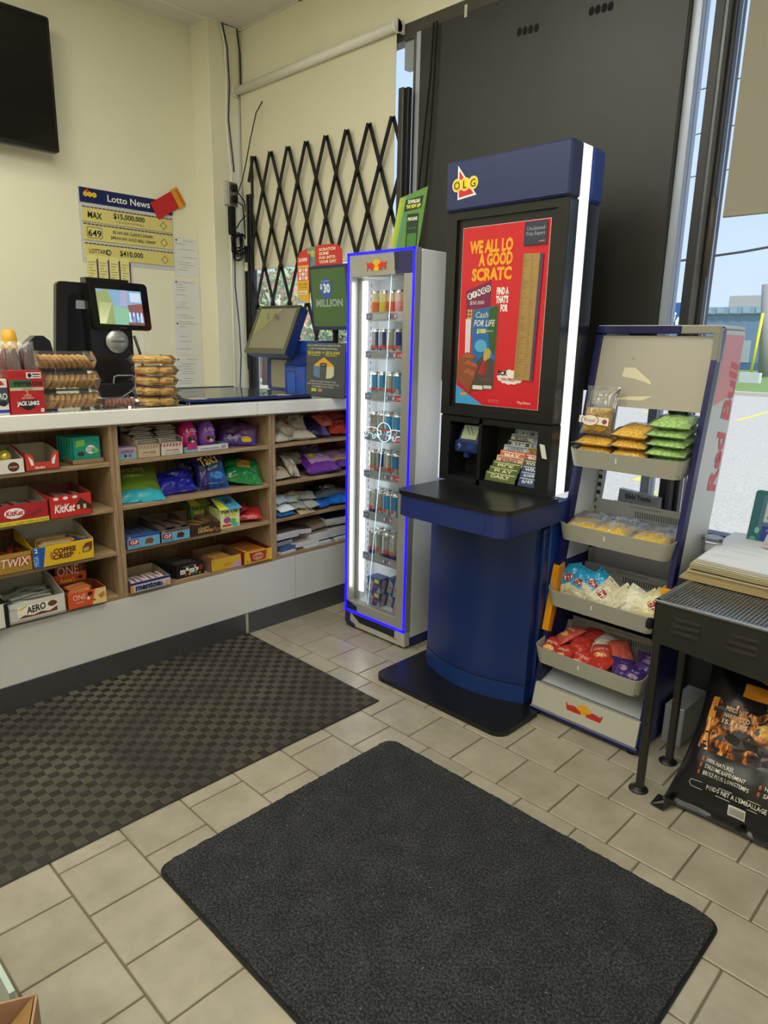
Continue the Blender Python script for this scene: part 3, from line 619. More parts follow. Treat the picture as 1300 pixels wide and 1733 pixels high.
def tray(name, label, cat, x, y0, y1, z, h, d, front, side=None, inner='#8d8270', hb=None, deco=None, group=None, lip=None, hs=None, notch=None, yaw=0):
    """open display box whose front faces +X"""
    side = side or front; hb = hb or h; hs = hs or (lambda k: h+(hb-h)*k)
    t = thing(name, label, cat, (x-d/2, (y0+y1)/2, z), group)
    th = .0018; b = MB(); z += .0005
    b.box(x-d, x, y0, y1, z, z+.0015, inner)
    if notch: # low middle of the front panel
        a, c, hn = notch; W_ = y1-y0
        b.prism([(y0, z), (y1, z), (y1, z+h), (y1-a*.6, z+h), (y1-a, z+h*.8), (y1-a-.004, z+hn), (y0+a+.004, z+hn), (y0+a, z+h*.8), (y0+a*.6, z+h), (y0, z+h)], x-th, x, front, 'x')
    else: b.box(x-th, x, y0, y1, z, z+h, front)
    b.box(x-d, x-d+th, y0, y1, z, z+hb, inner)
    for yy in (y0, y1-th):
        m_ = side; P4 = [(x-d, z), (x, z), (x, z+hs(0)), (x-d*.25, z+hs(.25)), (x-d*.6, z+hs(.8)), (x-d, z+hs(1))]
        b.prism(P4, yy, yy+th, m_, 'y')
    ins = P(inner, .7) if isinstance(inner, str) else inner
    for yy in (y0+th, y1-th-.0004): b.prism([(x-d+.002, z+.002), (x-.003, z+.002), (x-.003, z+hs(0)-.001), (x-d*.25, z+hs(.25)-.001), (x-d*.6, z+hs(.8)-.001), (x-d+.002, z+hs(1)-.001)], yy, yy+.0004, ins, 'y')
    b.box(x-th-.0008, x-th, y0+th, y1-th, z, z+(h if not notch else notch[2])-.001, ins)
    b.build('tray', t)
    if deco: p = MB(FX(x+.0006, y0, z)); deco(p, y1-y0, h); p.build('print', t)
    return t
_bars = {}
def barmesh(L_, W_, T_, mats, style='bar'):
    k = (L_, W_, T_, tuple(mats), style)
    if k in _bars: return _bars[k]
    b = MB(); nn = len(mats)
    if style == 'bar': # flow wrap with crimped ends
        xs = [-.5, -.44, -.40, -.15, .15, .40, .44, .5]; zz = [.1, .15, .9, 1, 1, .9, .15, .1]
        vs = [(x*L_, y*W_, z*T_) for x, q in zip(xs, zz) for y, z in ((-.5, .5-.5*q*.6), (-.36, .5+.5*q), (.36, .5+.5*q), (.5, .5-.5*q*.6), (.36, .5-.5*q), (-.36, .5-.5*q))]
        for i in range(7):
            for j in range(6): b.add([vs[i*6+j], vs[(i+1)*6+j], vs[(i+1)*6+(j+1) % 6], vs[i*6+(j+1) % 6]], [(0, 3, 2, 1)], mats[(1 if 2 <= i <= 4 and j in (1,) else 0) % nn] if i not in (0, 6) else mats[-1])
    else:
        b.box(-L_/2, L_/2, -W_/2, W_/2, 0, T_, mats[0], .001)
        if nn > 1: b.box(-L_*.3, L_*.3, -W_/2-.0002, W_/2+.0002, T_*.2, T_+.0003, mats[1])
    me = bpy.data.meshes.new('wrapper'); me.from_pydata([tuple(p) for p in b.v], [], b.f)
    for m in b.mats: me.materials.append(m)
    me.polygons.foreach_set('material_index', b.mi); _bars[k] = me; return me
def bars(name, label, cat, group, me, spots):
    sx = max(s[0] for s in spots)-min(s[0] for s in spots); sy = max(s[1] for s in spots)-min(s[1] for s in spots); ax = 1 if sy > sx else 0
    od = sorted(range(len(spots)), key=lambda i: spots[i][1] if ax else -spots[i][0])
    for i_, s in enumerate(spots):
        lb0 = label if len(spots) == 1 else '%s, %s from the %s' % (label, ORDW[od.index(i_)], 'left' if ax else 'front')
        o = bpy.data.objects.new(name, me); sc.collection.objects.link(o); o.location = s[:3]; o.rotation_euler = (s[4] if len(s) > 4 else 0, s[5] if len(s) > 5 else 0, s[3] if len(s) > 3 else 0); tag(o, lb0, cat, group)
# ------------------------------------------------------------------ shelf goods, left unit
Z1, Z2, Z3, Z4 = .952, .758, .568, .370
R4 = random.Random(11)
def d_(f): return f
def egg_d(p, W, H): p.rect(0, W, 0, H, 0, P('#dcd8cf', .4)); p.ell(W*.75, H*.45, .020, .018, .0004, P('#5a2316', .4)); p.txt('kinder', W*.75, H*.38, .008, '#e8e0d0', z=.001); p.ell(W*.18, H*.6, .014, .02, .0004, P('#c9c07a', .4))
tray('candy_box', 'white display box of foil wrapped eggs on the top left shelf', 'candy box', -2.752, .74, .885, Z1, .052, .16, '#dcd8cf', deco=egg_d, hb=.085, inner='#9a9486')
b = MB(); b.lathe([(.001, 0), (.014, .004), (.023, .016), (.025, .03), (.022, .046), (.013, .058), (.001, .063)], P('#b8a83c', .2, .5), (-2.79, .835, Z1+.022), 14); tag(b.build('foil_egg'), 'gold green foil egg in the white box on the top left shelf', 'chocolate egg')
b = MB(); b.lathe([(.001, 0), (.014, .004), (.023, .016), (.025, .03), (.022, .046), (.013, .058), (.001, .063)], P('#8d8a72', .2, .5), (-2.80, .785, Z1+.012), 14); tag(b.build('foil_egg'), 'dull silver foil egg left of the gold green one', 'chocolate egg')
def red_d(p, W, H):
    p.txt('kinder', W*.42, .006, .010, '#f4ece4', bold=.02); p.poly([(.012, H*.86), (.02, .02), (.03, .02), (.028, H*.6)], .0004, P('#e9e3da', .4)); p.poly([(W-.012, H*.86), (W-.02, .02), (W-.03, .02), (W-.028, H*.6)], .0004, P('#e9e3da', .4))
tray('candy_box', 'empty red and white display box on the top left shelf', 'candy box', -2.757, .892, 1.018, Z1, .066, .15, '#c43a2c', side='#c43a2c', inner='#a39a86', hb=.085, deco=red_d, notch=(.03, 0, .03))
tray('cardboard_tray', 'shallow brown tray holding teal chocolate bars', 'tray', -2.787, 1.078, 1.205, Z1, .018, .16, '#9a7b58', inner='#84694c', hb=.03)
for k in range(7):
    x = -2.80-.017*k; b = MB(); b.box(x-.013, x, 1.092-.004*k, 1.200-.004*k, Z1+.005, Z1+.108, P('#1f9a88', .35), .003)
    if k == 0:
        b.T = FX(x+.0008, 1.092, Z1+.005); b.ell(.068, .05, .02, .018, 0, P('#f0efe8', .4)); b.txt('Ritter', .068, .052, .009, '#20306a', z=.001); b.txt('SPORT', .068, .041, .008, '#20306a', z=.001)
        b.poly([(.01, .088), (.045, .092), (.045, .068), (.01, .062)], .0004, P('#7fc24a', .4)); b.ell(.028, .035, .014, .009, .0004, P('#4a2c1c', .4)); b.ell(.085, .045, .015, .01, .0004, P('#7ec27c', .4)); b.rect(.02, .09, .004, .012, .0004, P('#157a6c', .4))
    tag(b.build('chocolate_bar'), 'front teal square chocolate bar with a round white logo' if k == 0 else '%s teal square chocolate bar counted from the front' % ORDW[k], 'chocolate bar', 'teal chocolate bars')
def kit(p, W, H, k):
    p.T = p.T
    if k == 0:
        p.rect(0, W, 0, .016, .0004, P('#e2cf3a', .4)); p.txt('Best Seller! / La plus vendue au Canada!', W*.52, .004, .008, '#111111', w=W*.96); u = W*.36
        p.ell(u, H*.58, .036, .020, .0004, P('#f2ece8', .4)); p.txt('KitKat', u, H*.48, .018, '#c01820', w=.06, it=.15, bold=.03); p.poly([(W*.6, H*.4), (W*.82, H*.62), (W*.9, H*.55), (W*.68, H*.36)], .0006, P('#7c241c', .4))
    else:
        p.txt('KitKat', W*.34, H*.26, .030, '#f4eeea', w=.078, it=.15, bold=.03); p.poly([(W*.55, H*.3), (W*.72, H*.82), (W, H*.4), (W, .02), (W*.62, .03)], .0004, P('#43231a', .4))
        for a in (.63, .78): p.rect(W*a, W*(a+.07), H*.3, H*.5, .0012, P('#d9bfa0', .5))
        for a in (.10, .32, .54): p.ell(W*a+.01, H*.88, .010, .006, .0004, P('#eee6e2', .4))
tray('candy_box', 'dark red wafer bar box with a yellow stripe along its bottom', 'candy box', -2.735, .76, .952, Z2, .078, .20, '#a81c28', inner='#8b8474', hb=.105, deco=lambda p, W, H: kit(p, W, H, 0))
tray('candy_box', 'bright red wafer bar box with a big white slanted logo', 'candy box', -2.733, .955, 1.120, Z2, .088, .21, '#c42a24', inner='#6b3a30', hb=.10, deco=lambda p, W, H: kit(p, W, H, 1))
wb = barmesh(.15, .034, .014, [P('#8a161c', .3), P('#a88a80', .3), P('#6a1014', .3)])
bars('wafer_bar', 'red wrapped wafer bar in the dark red box', 'chocolate bar', 'bars in the dark red box', wb, [(-2.83+.01*(k % 2), .80+.034*k, Z2+.040+.004*(k % 3), .1*(k % 3-1)) for k in range(5)])
bars('wafer_bar', 'red wrapped wafer bar in the bright red box', 'chocolate bar', 'bars in the bright red box', wb, [(-2.83, .985+.036*k, Z2+.055+.003*(k % 2), .08*(k % 3-1)) for k in range(4)])
def twix(p, W, H): p.txt('TWIX', W*.60, H*.32, .034, '#b01818', w=.10, it=.15, bold=.05); p.txt('TWIX', W*.60, H*.32, .034, '#e9d9c9', w=.10, it=.15, bold=.01, z=.0018); p.poly([(W*.88, H*.45), (W*.88, H*.8), (W*.98, H*.84), (W*.98, H*.5)], .0006, P('#b4432a', .4)); p.txt('4', W*.93, H*.5, .02, '#e0c060', z=.0014)
tray('candy_box', 'gold caramel bar box at the left end of the third shelf', 'candy box', -2.752, .715, .880, Z3, .078, .19, '#a5802c', side='#a5802c', inner='#52432c', deco=twix, hb=.078)
db = barmesh(.14, .03, .014, [P('#5a2a22', .3), P('#8a3024', .3), P('#3a1c18', .3)])
bars('caramel_bar', 'dark wrapped bar lying in the gold box', 'chocolate bar', 'bars in the gold box', db, [(-2.84+.012*(k % 3), .74+.03*k, Z3+.052+.004*(k % 2), .3*(k % 3-1)) for k in range(5)])
def cof(p, W, H):
    p.poly([(0, .004), (.034, .0), (.048, H*.98), (0, H)], .0004, P('#1f55a8', .4)); p.txt('MEGA', .018, H*.36, .017, '#8fc0ee', rot=pi/2, w=.042, bold=.02, z=.001); p.txt('2', .012, H*.76, .016, '#ffffff', z=.001, bold=.02)
    p.txt('COFFEE', W*.50, H*.56, .0185, '#57261c', w=.088, it=.1, bold=.04); p.txt('CRISP', W*.47, H*.28, .0185, '#57261c', w=.080, it=.1, bold=.04); p.ell(W*.29, H*.50, .006, .017, .0006, P('#c26a40', .4)); p.txt('+', W*.74, H*.30, .012, '#57261c')
    p.poly([(W*.80, H*.35), (W*.80, H*.62), (W*.86, H*.82), (W*.97, H*.86), (W*.96, H*.50), (W*.92, H*.38)], .0006, P('#6a3a24', .4)); p.poly([(W*.81, H*.38), (W*.81, H*.58), (W*.91, H*.62), (W*.91, H*.42)], .0012, P('#c89a60', .4))
tray('candy_box', 'yellow coffee wafer box with a blue mega corner', 'candy box', -2.748, .883, 1.120, Z3, .083, .20, '#e0b51c', side='#d0a41a', inner='#b9b6ae', hb=.125, deco=cof)
cb = barmesh(.15, .034, .016, [P('#c79c2c', .25), P('#e4d8c0', .3), P('#8a6418', .3)]); cb2 = barmesh(.12, .034, .016, [P('#2c4a9a', .25), P('#c79c2c', .3), P('#203a7a', .3)])
bars('coffee_wafer_bar', 'gold and brown wrapped bar in the yellow box', 'chocolate bar', 'bars in the yellow box', cb, [(-2.80-.03*k, .985+.02*(k % 2), Z3+.060+.005*(k % 2), pi/2+.08*(k % 3-1)) for k in range(5)])
bars('coffee_wafer_bar', 'blue wrapped bar at the right end of the yellow box', 'chocolate bar', None, cb2, [(-2.83, 1.085, Z3+.066, .3)])
tray('candy_box', 'white box with a black edge cut off at the lower left', 'candy box', -2.722, .60, .766, Z4, .096, .18, '#d8d4cc', side='#17171a', inner='#2a2622', hb=.10, deco=lambda p, W, H: p.rect(W-.014, W, 0, H, .0004, P('#141416', .4)))
def aero(p, W, H):
    p.rect(W*.15, W*.84, H*.22, H*.80, .0004, P('#efe9dc', .4)); p.poly([(W*.15, H*.2), (W*.26, H*.34), (W*.42, H*.26), (W*.56, H*.36), (W*.70, H*.28), (W*.84, H*.46), (W*.84, H*.22)], .0008, P('#6b3c28', .4)); p.ell(W*.76, H*.64, .018, .012, .0008, P('#6b3c28', .4))
    p.txt('AERO', W*.47, H*.42, .026, '#2b2320', w=.072, it=.1, rot=.1, bold=.03, z=.0016); p.txt('48 x 42 g', W*.07, H*.7, .006, '#333333'); p.poly([(W*.16, H*.66), (W*.30, H*.82), (W*.33, H*.78), (W*.19, H*.60)], .001, P('#d8b83a', .4))
    p.rect(.004, W-.004, .006, .008, .0004, P('#777777', .4))
    for i in range(26): p.poly([(W*i/26, H-.001), (W*(i+1)/26, H-.001), (W*(i+.5)/26, H+.004)], -.0002, P('#e9e6df', .5))
tray('candy_box', 'white chocolate bar box with a torn zigzag edge on the bottom shelf', 'candy box', -2.735, .770, .983, Z4, .079, .24, '#d2cfc8', side='#c6c3bb', inner='#a8a69c', hb=.135, deco=aero)
ab = barmesh(.13, .032, .014, [P('#5a5a52', .22), P('#b8b8b0', .25), P('#4a4a44', .3)])
bars('foil_bar', 'dark silver wrapped bar in the white zigzag box', 'chocolate bar', 'bars in the white zigzag box', ab, [(-2.78-.016*k, .83+.022*((k*3) % 5), Z4+.055+.004*(k % 3), pi/2-.5+.35*(k % 4)) for k in range(9)])
def one(p, W, H):
    p.poly([(W*.62, 0), (W*.72, H), (W, H), (W, 0)], .0004, P('#e8c884', .4)); p.txt('ONE', W*.30, H*.52, .022, '#f4e8dc', w=.052, bold=-.008); p.txt('ONE', W*.30, H*.30, .006, '#f0d8a0', w=.03); p.ell(W*.58, H*.78, .010, .008, .0008, P('#2a1c18', .4)); p.ell(W*.53, H*.5, .006, .006, .0008, P('#e8e0d0', .4))
    p.poly([(W*.78, H*.55), (W*.95, H*.75), (W*.96, H*.4), (W*.85, H*.3)], .0008, P('#b5813a', .4)); p.ell(W*.68, H*.3, .005, .005, .0008, P('#7a4a24', .4))
t = tray('protein_bar_box', 'orange protein bar box with a raised printed lid', 'candy box', -2.738, .992, 1.150, Z4, .066, .13, '#d25424', side='#c84e22', inner='#7a3a22', hb=.07, deco=one)
b = MB(); b.box(-2.872, -2.869, .985, 1.125, Z4+.068, Z4+.112, P('#cf5226', .4)); b.box(-2.871, -2.868, 1.0, 1.11, Z4+.112, Z4+.152, P('#8a2e1c', .4)); b.T = FX(-2.8678, .985, Z4+.068)
b.txt('ONE', .066, .038, .040, '#f0c8b0', w=.088, bold=-.006); b.txt('Reese\'s', .06, .008, .017, '#f2c23a', w=.06, it=.2, bold=.02, z=.0014); b.ell(.115, .02, .010, .007, .0006, P('#241a18', .4)); b.build('lid', t)
ob_ = barmesh(.10, .032, .014, [P('#c8652c', .25), P('#e0a060', .3), P('#8a4020', .3)])
bars('protein_bar', 'orange wrapped protein bar in the orange box', 'protein bar', 'bars in the orange box', ob_, [(-2.79-.02*k, 1.06+.01*(k % 2), Z4+.045+.006*k, pi/2+.2*(k % 3-1)) for k in range(3)])

# ------------------------------------------------------------------ shelf goods, middle unit
b = MB(); b.box(-2.87, -2.795, 1.272, 1.350, Z1, Z1+.048, P('#b9a6c8', .4), .001); b.T = FX(-2.7945, 1.272, Z1); b.rect(.0, .078, .0, .022, .0002, P('#86b4cc', .4)); b.txt('SURPRISE', .038, .026, .012, '#5a3a80', w=.055, bold=.02); b.ell(.03, .014, .006, .007, .0006, P('#2a1c3a', .4)); b.ell(.05, .014, .006, .007, .0006, P('#7a4a90', .4))
tag(b.build('toy_box'), 'small lilac and blue toy box at the left of the top middle shelf', 'toy box')
WRP = P('#8f877c', .3)
for k, (y0, y1) in enumerate(((1.350, 1.452), (1.456, 1.562))):
    rc = '#c9b49a' if k == 0 else '#d7cdc4'
    def gd(p, W, H, k=k):
        c_ = P('#b8463c' if k else '#9a8a6a', .4)
        for i in range(7): p.poly([(W*i/7, H*.95), (W*(i+.5)/7, H*.95), (W*(i+.1)/7, H*.7), (max(0, W*(i-.4)/7), H*.7)], .0004, c_)
        p.txt('JACK LINKS', W*.5, H*.34, .007, '#7a2a24', w=W*.6, bold=.02); p.rect(W*.15, W*.85, H*.15, H*.2, .0004, P('#a89a88', .4))
    t = tray('jerky_box', ['tan box of grey meat sticks, left of the pair on the top middle shelf', 'red and white striped box of meat sticks beside the pink egg'][k], 'snack box', -2.778, y0, y1, Z1, .055, .16, rc, inner='#7a7466', deco=gd, hb=.135, hs=lambda q: .075+.02*q)
    b = MB(); b.box(-2.937, -2.934, y0+.006, y1-.006, Z1+.10, Z1+.142, P('#b9b3a6' if k == 0 else '#8c4a54', .4)); b.T = FX(-2.9335, y0+.006, Z1+.10); b.rect(.01, .08, .012, .018, 0, P('#6a4038', .4)); b.rect(.01, .08, .024, .028, 0, P('#d9d0c4', .4)); b.build('lid', t)
    ms = barmesh(.11, .02, .008, [WRP, P('#b8b0a4', .22), P('#6b645a', .3)])
    bars('meat_stick', 'grey wrapped meat stick in the %s box' % ('tan' if k == 0 else 'striped'), 'snack', 'meat sticks in the %s box' % ('tan' if k == 0 else 'striped'), ms, [(-2.80-.008*i, (y0+y1)/2+R4.uniform(-.012, .012), Z1+.052+.0085*(i % 9), pi/2+R4.uniform(-.3, .3), 0, 0) for i in range(12)])
def eggd(p, W, H): p.rect(0, W*.3, 0, H, .0002, P('#7fb8c6', .4)); p.poly([(W*.06, H*.5), (W*.06, H*1.6), (W*.28, H*1.6), (W*.28, H*.5)], .0004, P('#c0307a', .4)); p.rect(W*.35, W*.78, H*.3, H*.5, .0002, P('#8a9ab0', .4)); p.rect(W*.82, W*.96, H*.2, H*.85, .0002, P('#efefef', .4)); [p.rect(W*.83+i*.0028, W*.83+i*.0028+.0013, H*.25, H*.8, .0006, INK) for i in range(10)]
tray('toy_tray', 'white and blue display tray under two big plastic eggs', 'tray', -2.790, 1.575, 1.806, Z1, .026, .11, '#d8dade', inner='#9aa4b0', deco=eggd)
for k, (yc, c1, lb) in enumerate(((1.621, '#c41f78', 'shiny magenta plastic egg with a cartoon face window'), (1.716, '#7a48b0', 'shiny purple plastic egg beside the magenta one'))):
    t = thing('plastic_egg', lb, 'toy egg', (-2.84, yc, Z1+.004))
    b = MB(); b.lathe([(.001, 0), (.024, .004), (.039, .025), (.045, .055), (.041, .090), (.030, .118), (.015, .133), (.001, .137)], P(c1, .12, coat=.5), (-2.84, yc, Z1+.004), 24); b.build('shell', t)
    b = MB(); R_ = .0462
    b.T = lambda x, y, z, yc=yc: Vector((-2.84+(R_+z)*cos(x/R_), yc+(R_+z)*sin(x/R_), Z1+.004+y))
    b.ell(0, .052, .026, .020, .0, P('#5a4a58' if k == 0 else '#b0506a', .3)); b.ell(-.013, .055, .009, .010, .001, P('#181418', .3)); b.ell(.013, .055, .009, .010, .001, P('#181418', .3)); b.ell(0, .045, .008, .006, .0012, P('#d8c8c8', .3))
    b.txt('L.O.L.', 0, .088, .015, '#f0c8e0' if k == 0 else '#e8b8d8', w=.05, bold=.02); b.build('print', t)
def crnk(c1, c2, c3=None, th=.0): return lambda u, v, s: c1 if v < th else c2
bag('chocolate_bag', 'purple shiny chocolate bag with a yellow badge on the top middle shelf', 'snack bag', (-2.86, 1.905, Z1+.045), (.55, .83, -.1), (-.55, .2, .8), .20, .14, .065, crnk('#4a2c88', '#5b3f6a', th=-.1), amp=.010, seed=2, shapes=[('e', .045, -.03, .028, .013, '#d8b824')], texts=[('Cadbury', -.035, -.035, .020, '#d8d0f0', .07)])
bag('chocolate_bag', 'brown and violet bag half hidden behind the purple bag', 'snack bag', (-2.94, 1.93, Z1+.075), (.45, .85, -.3), (-.5, .3, .7), .17, .12, .05, '#5c4458', amp=.010, seed=3)
bag('chip_bag', 'large green bag with turquoise bottom lying on the second shelf', 'snack bag', (-2.885, 1.375, Z2+.058), (.25, 1, .0), (-.8, .10, .52), .235, .24, .062, lambda u, v, s: '#2ba4b8' if v < -.45 else ('#6a8a2c' if v < .2 else '#7c9032'), amp=.008, seed=4, texts=[('CRAUNCHOS', -.02, .055, .032, '#e6e6c0', .15), ('Jalapeno', .0, .018, .02, '#c8d080', .10)])
bag('chip_bag', 'crumpled deep blue bag in the middle of the second shelf', 'snack bag', (-2.875, 1.56, Z2+.05), (.2, 1, .1), (-.7, .1, .6), .19, .13, .075, '#1c22a0', amp=.022, seed=5, rough=.2)
bag('chip_bag', 'dark blue corn snack bag with slanted yellow lettering', 'snack bag', (-2.868, 1.748, Z2+.082), (.12, 1, .02), (-.42, -.08, .9), .165, .185, .07, lambda u, v, s: '#1a4c9a' if (u > -.3 and v < .35) else '#28206a', amp=.007, seed=6, texts=[('Takis', -.005, .025, .045, '#f0d83a', .095, .25), ('BLUE HEAT', .008, .004, .010, '#e8e04a', .06, .25), ('- ------- ---', 0, -.068, .008, '#c8d8f0', .10)], shapes=[('e', .02, -.03, .03, .018, '#3a90d8'), ('e', -.045, -.04, .012, .02, '#5a3a8a')])
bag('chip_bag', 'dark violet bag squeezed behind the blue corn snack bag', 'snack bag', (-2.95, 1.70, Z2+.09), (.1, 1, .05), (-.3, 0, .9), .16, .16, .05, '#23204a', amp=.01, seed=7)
bag('chip_bag', 'shiny green bag with a gold patch at the right of the second shelf', 'snack bag', (-2.86, 1.925, Z2+.062), (.4, .9, -.15), (-.75, .1, .55), .20, .17, .07, lambda u, v, s: '#b08c3c' if (abs(u) < .35 and v > -.1) else '#1c7a3e', amp=.012, seed=8, rough=.18)
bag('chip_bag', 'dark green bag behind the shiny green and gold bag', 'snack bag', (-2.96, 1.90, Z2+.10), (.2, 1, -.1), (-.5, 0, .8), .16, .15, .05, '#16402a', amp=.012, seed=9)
def clif(p, W, H, k):
    p.rect(0, W, H*.80, H, .0004, P('#1f4aa8' if k == 0 else '#6a4a3c', .4)); p.rect(.006, .052, H*.30, H*.72, .0004, P('#b8322c', .4)); p.rect(.008, .050, H*.34, H*.68, .0007, P('#8c1f1c', .4)); p.txt('CLIF', .031, H*.40, .013, '#f2ece4', w=.034, bold=.04, z=.0014)
    p.poly([(W*.52, H*.25), (W*.56, H*.62), (W*.70, H*.68), (W*.80, H*.5), (W*.76, H*.2)], .0006, P('#7a4a2c' if k == 0 else '#4a2c20', .4)); p.txt('ENERGY BAR', W*.25, H*.12, .006, '#2a5a7a', z=.001); p.txt('12', .012, H*.82, .008, '#ffffff', z=.001)
cl = barmesh(.14, .04, .016, [P('#1e2c4a', .3), P('#3a4a6a', .3), P('#16203a', .3)]); cl2 = barmesh(.14, .04, .016, [P('#3a2e2a', .3), P('#6a5a4c', .3), P('#241c1a', .3)])
tray('energy_bar_box', 'sky blue energy bar box with a blue rim, leftmost on the third shelf', 'snack box', -2.750, 1.262, 1.414, Z3, .058, .19, '#6aaed8', side='#24407c', inner='#39352f', hb=.075, deco=lambda p, W, H: clif(p, W, H, 0))
tray('energy_bar_box', 'sky blue energy bar box with a brown rim, second on the third shelf', 'snack box', -2.748, 1.418, 1.560, Z3, .056, .20, '#6aaed8', side='#4a3c34', inner='#5b5044', hb=.085, deco=lambda p, W, H: clif(p, W, H, 1))
bars('energy_bar', 'dark blue wrapped bar in the blue rimmed box', 'energy bar', 'bars in the blue rimmed box', cl, [(-2.83, 1.285+.033*k, Z3+.042, 0) for k in range(4)])
bars('energy_bar', 'brown wrapped bar in the brown rimmed box', 'energy bar', 'bars in the brown rimmed box', cl2, [(-2.83-.01*(k % 2), 1.445+.032*k, Z3+.044+.006*(k % 2), .1*(k-1)) for k in range(4)])
def drk(p, W, H): 
    p.rect(0, W, H*.0, H, .0002, P('#3a2618', .4)); p.txt('CRISPY', W*.45, H*.50, .011, '#c8a06a', w=.06, bold=.03); p.txt('CRUNCH', W*.48, H*.22, .012, '#d8b45a', w=.075, bold=.03)
    for i in range(5): p.ell(W*(.70+.06*i), H*(.2+.12*(i % 3)), .008, .006, .0008, P('#8a5a30', .4))
tray('candy_box', 'dark brown crunchy bar box in the middle of the third shelf', 'candy box', -2.756, 1.565, 1.724, Z3, .050, .18, '#33231a', inner='#77604a', hb=.085, deco=drk)
bars('crunch_bar', 'dark brown bar lying in the dark brown box', 'chocolate bar', 'bars in the dark brown box', barmesh(.12, .03, .013, [P('#3c2a1c', .3), P('#8a6838', .3), P('#2a1c14', .3)]), [(-2.80-.012*k, 1.60+.025*k, Z3+.036+.004*(k % 2), .6-.2*k) for k in range(5)])
for k, (y0, y1, xf, lb) in enumerate(((1.742, 1.852, -2.782, 'pale yellow dip candy box with an open blue gable lid'), (1.650, 1.742, -2.890, 'second dip candy box standing back in the shadow'))):
    t = thing('dip_candy_box', lb, 'candy box', (xf-.05, (y0+y1)/2, Z3)); hh = .098 if k == 0 else .115
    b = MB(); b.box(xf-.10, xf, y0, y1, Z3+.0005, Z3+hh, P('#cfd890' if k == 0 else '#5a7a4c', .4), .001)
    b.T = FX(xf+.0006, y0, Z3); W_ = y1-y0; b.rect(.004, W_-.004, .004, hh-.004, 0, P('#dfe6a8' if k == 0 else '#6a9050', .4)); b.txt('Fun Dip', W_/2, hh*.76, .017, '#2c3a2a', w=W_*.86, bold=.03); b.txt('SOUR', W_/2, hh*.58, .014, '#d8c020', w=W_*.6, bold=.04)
    b.ell(W_*.35, hh*.40, .02, .016, .0004, P('#a048a0', .4)); b.ell(W_*.65, hh*.32, .018, .014, .0006, P('#58b848', .4)); b.rect(W_*.1, W_*.55, hh*.08, hh*.2, .0004, P('#d8382c', .4)); b.ell(W_*.75, hh*.14, .02, .01, .0004, P('#48b8d8', .4)); b.build('carton', t)
    b = MB(); o_ = .012; b.T = IDENT
    b.add([(xf+.012, y0-.006, Z3+hh-.004), (xf+.012, y1+.008, Z3+hh-.004), (xf-.07, y1-.01, Z3+hh+.044), (xf-.07, y0-.006, Z3+hh+.044), (xf+.012, y0-.006, Z3+hh-.006), (xf+.012, y1+.008, Z3+hh-.006), (xf-.07, y1-.01, Z3+hh+.042), (xf-.07, y0-.006, Z3+hh+.042)], [(0, 1, 2, 3), (7, 6, 5, 4), (0, 4, 5, 1), (1, 5, 6, 2), (2, 6, 7, 3), (3, 7, 4, 0)], P('#4aa0cc' if k == 0 else '#8a9a3a', .4))
    b.T = frame((xf+.012, y0-.006, Z3+hh-.003), Y, Vector((-.082, 0, .048))); b.poly([(.0, .0), (.05, .0), (.03, .07), (0, .09)], .0006, P('#d8d840', .4)); b.txt('50', .07, .04, .03, '#22262a', w=.04, bold=.03); b.build('lid', t)
bag('candy_bag', 'flat red shiny bag at the right end of the third shelf', 'snack bag', (-2.85, 1.93, Z3+.035), (.5, .85, .05), (-.8, .4, .25), .17, .12, .05, '#b8242c', amp=.006, seed=12)
bag('candy_bag', 'red bag leaning on the flat red bag beside the dip candy box', 'snack bag', (-2.86, 1.885, Z3+.055), (.4, .8, .5), (-.7, .5, .2), .12, .10, .035, '#8e1c24', amp=.006, seed=13)
def men(p, W, H): p.rect(0, W, H*.78, H, .0004, P('#1c2c6a', .4)); p.txt('mentos', W*.42, H*.20, .026, '#15234f', w=.115, bold=.05, rot=.0); p.poly([(0, 0), (.016, 0), (.012, H*.8), (0, H*.8)], .0004, P('#e08a2c', .4)); [p.ell(W*(.76+.07*i), H*(.35+.15*(i % 2)), .010, .010, .0006+.0002*i, P(c_, .4)) for i, c_ in enumerate(('#6a4a9a', '#d8d0e0', '#e6a830'))]
tray('candy_box', 'white and navy mint roll box, leftmost on the bottom middle shelf', 'candy box', -2.748, 1.262, 1.452, Z4, .046, .17, '#c9ccd8', side='#2a3568', inner='#a4927a', hb=.062, deco=men)
bars('mint_roll', 'pink and white wrapped mint roll', 'candy', 'mint rolls in the navy box', barmesh(.10, .02, .018, [P('#b87a8c', .35), P('#d8ccd0', .35), P('#6a5a8a', .35)]), [(-2.80, 1.285+.023*k, Z4+.028, .12*(k % 3-1)) for k in range(7)])
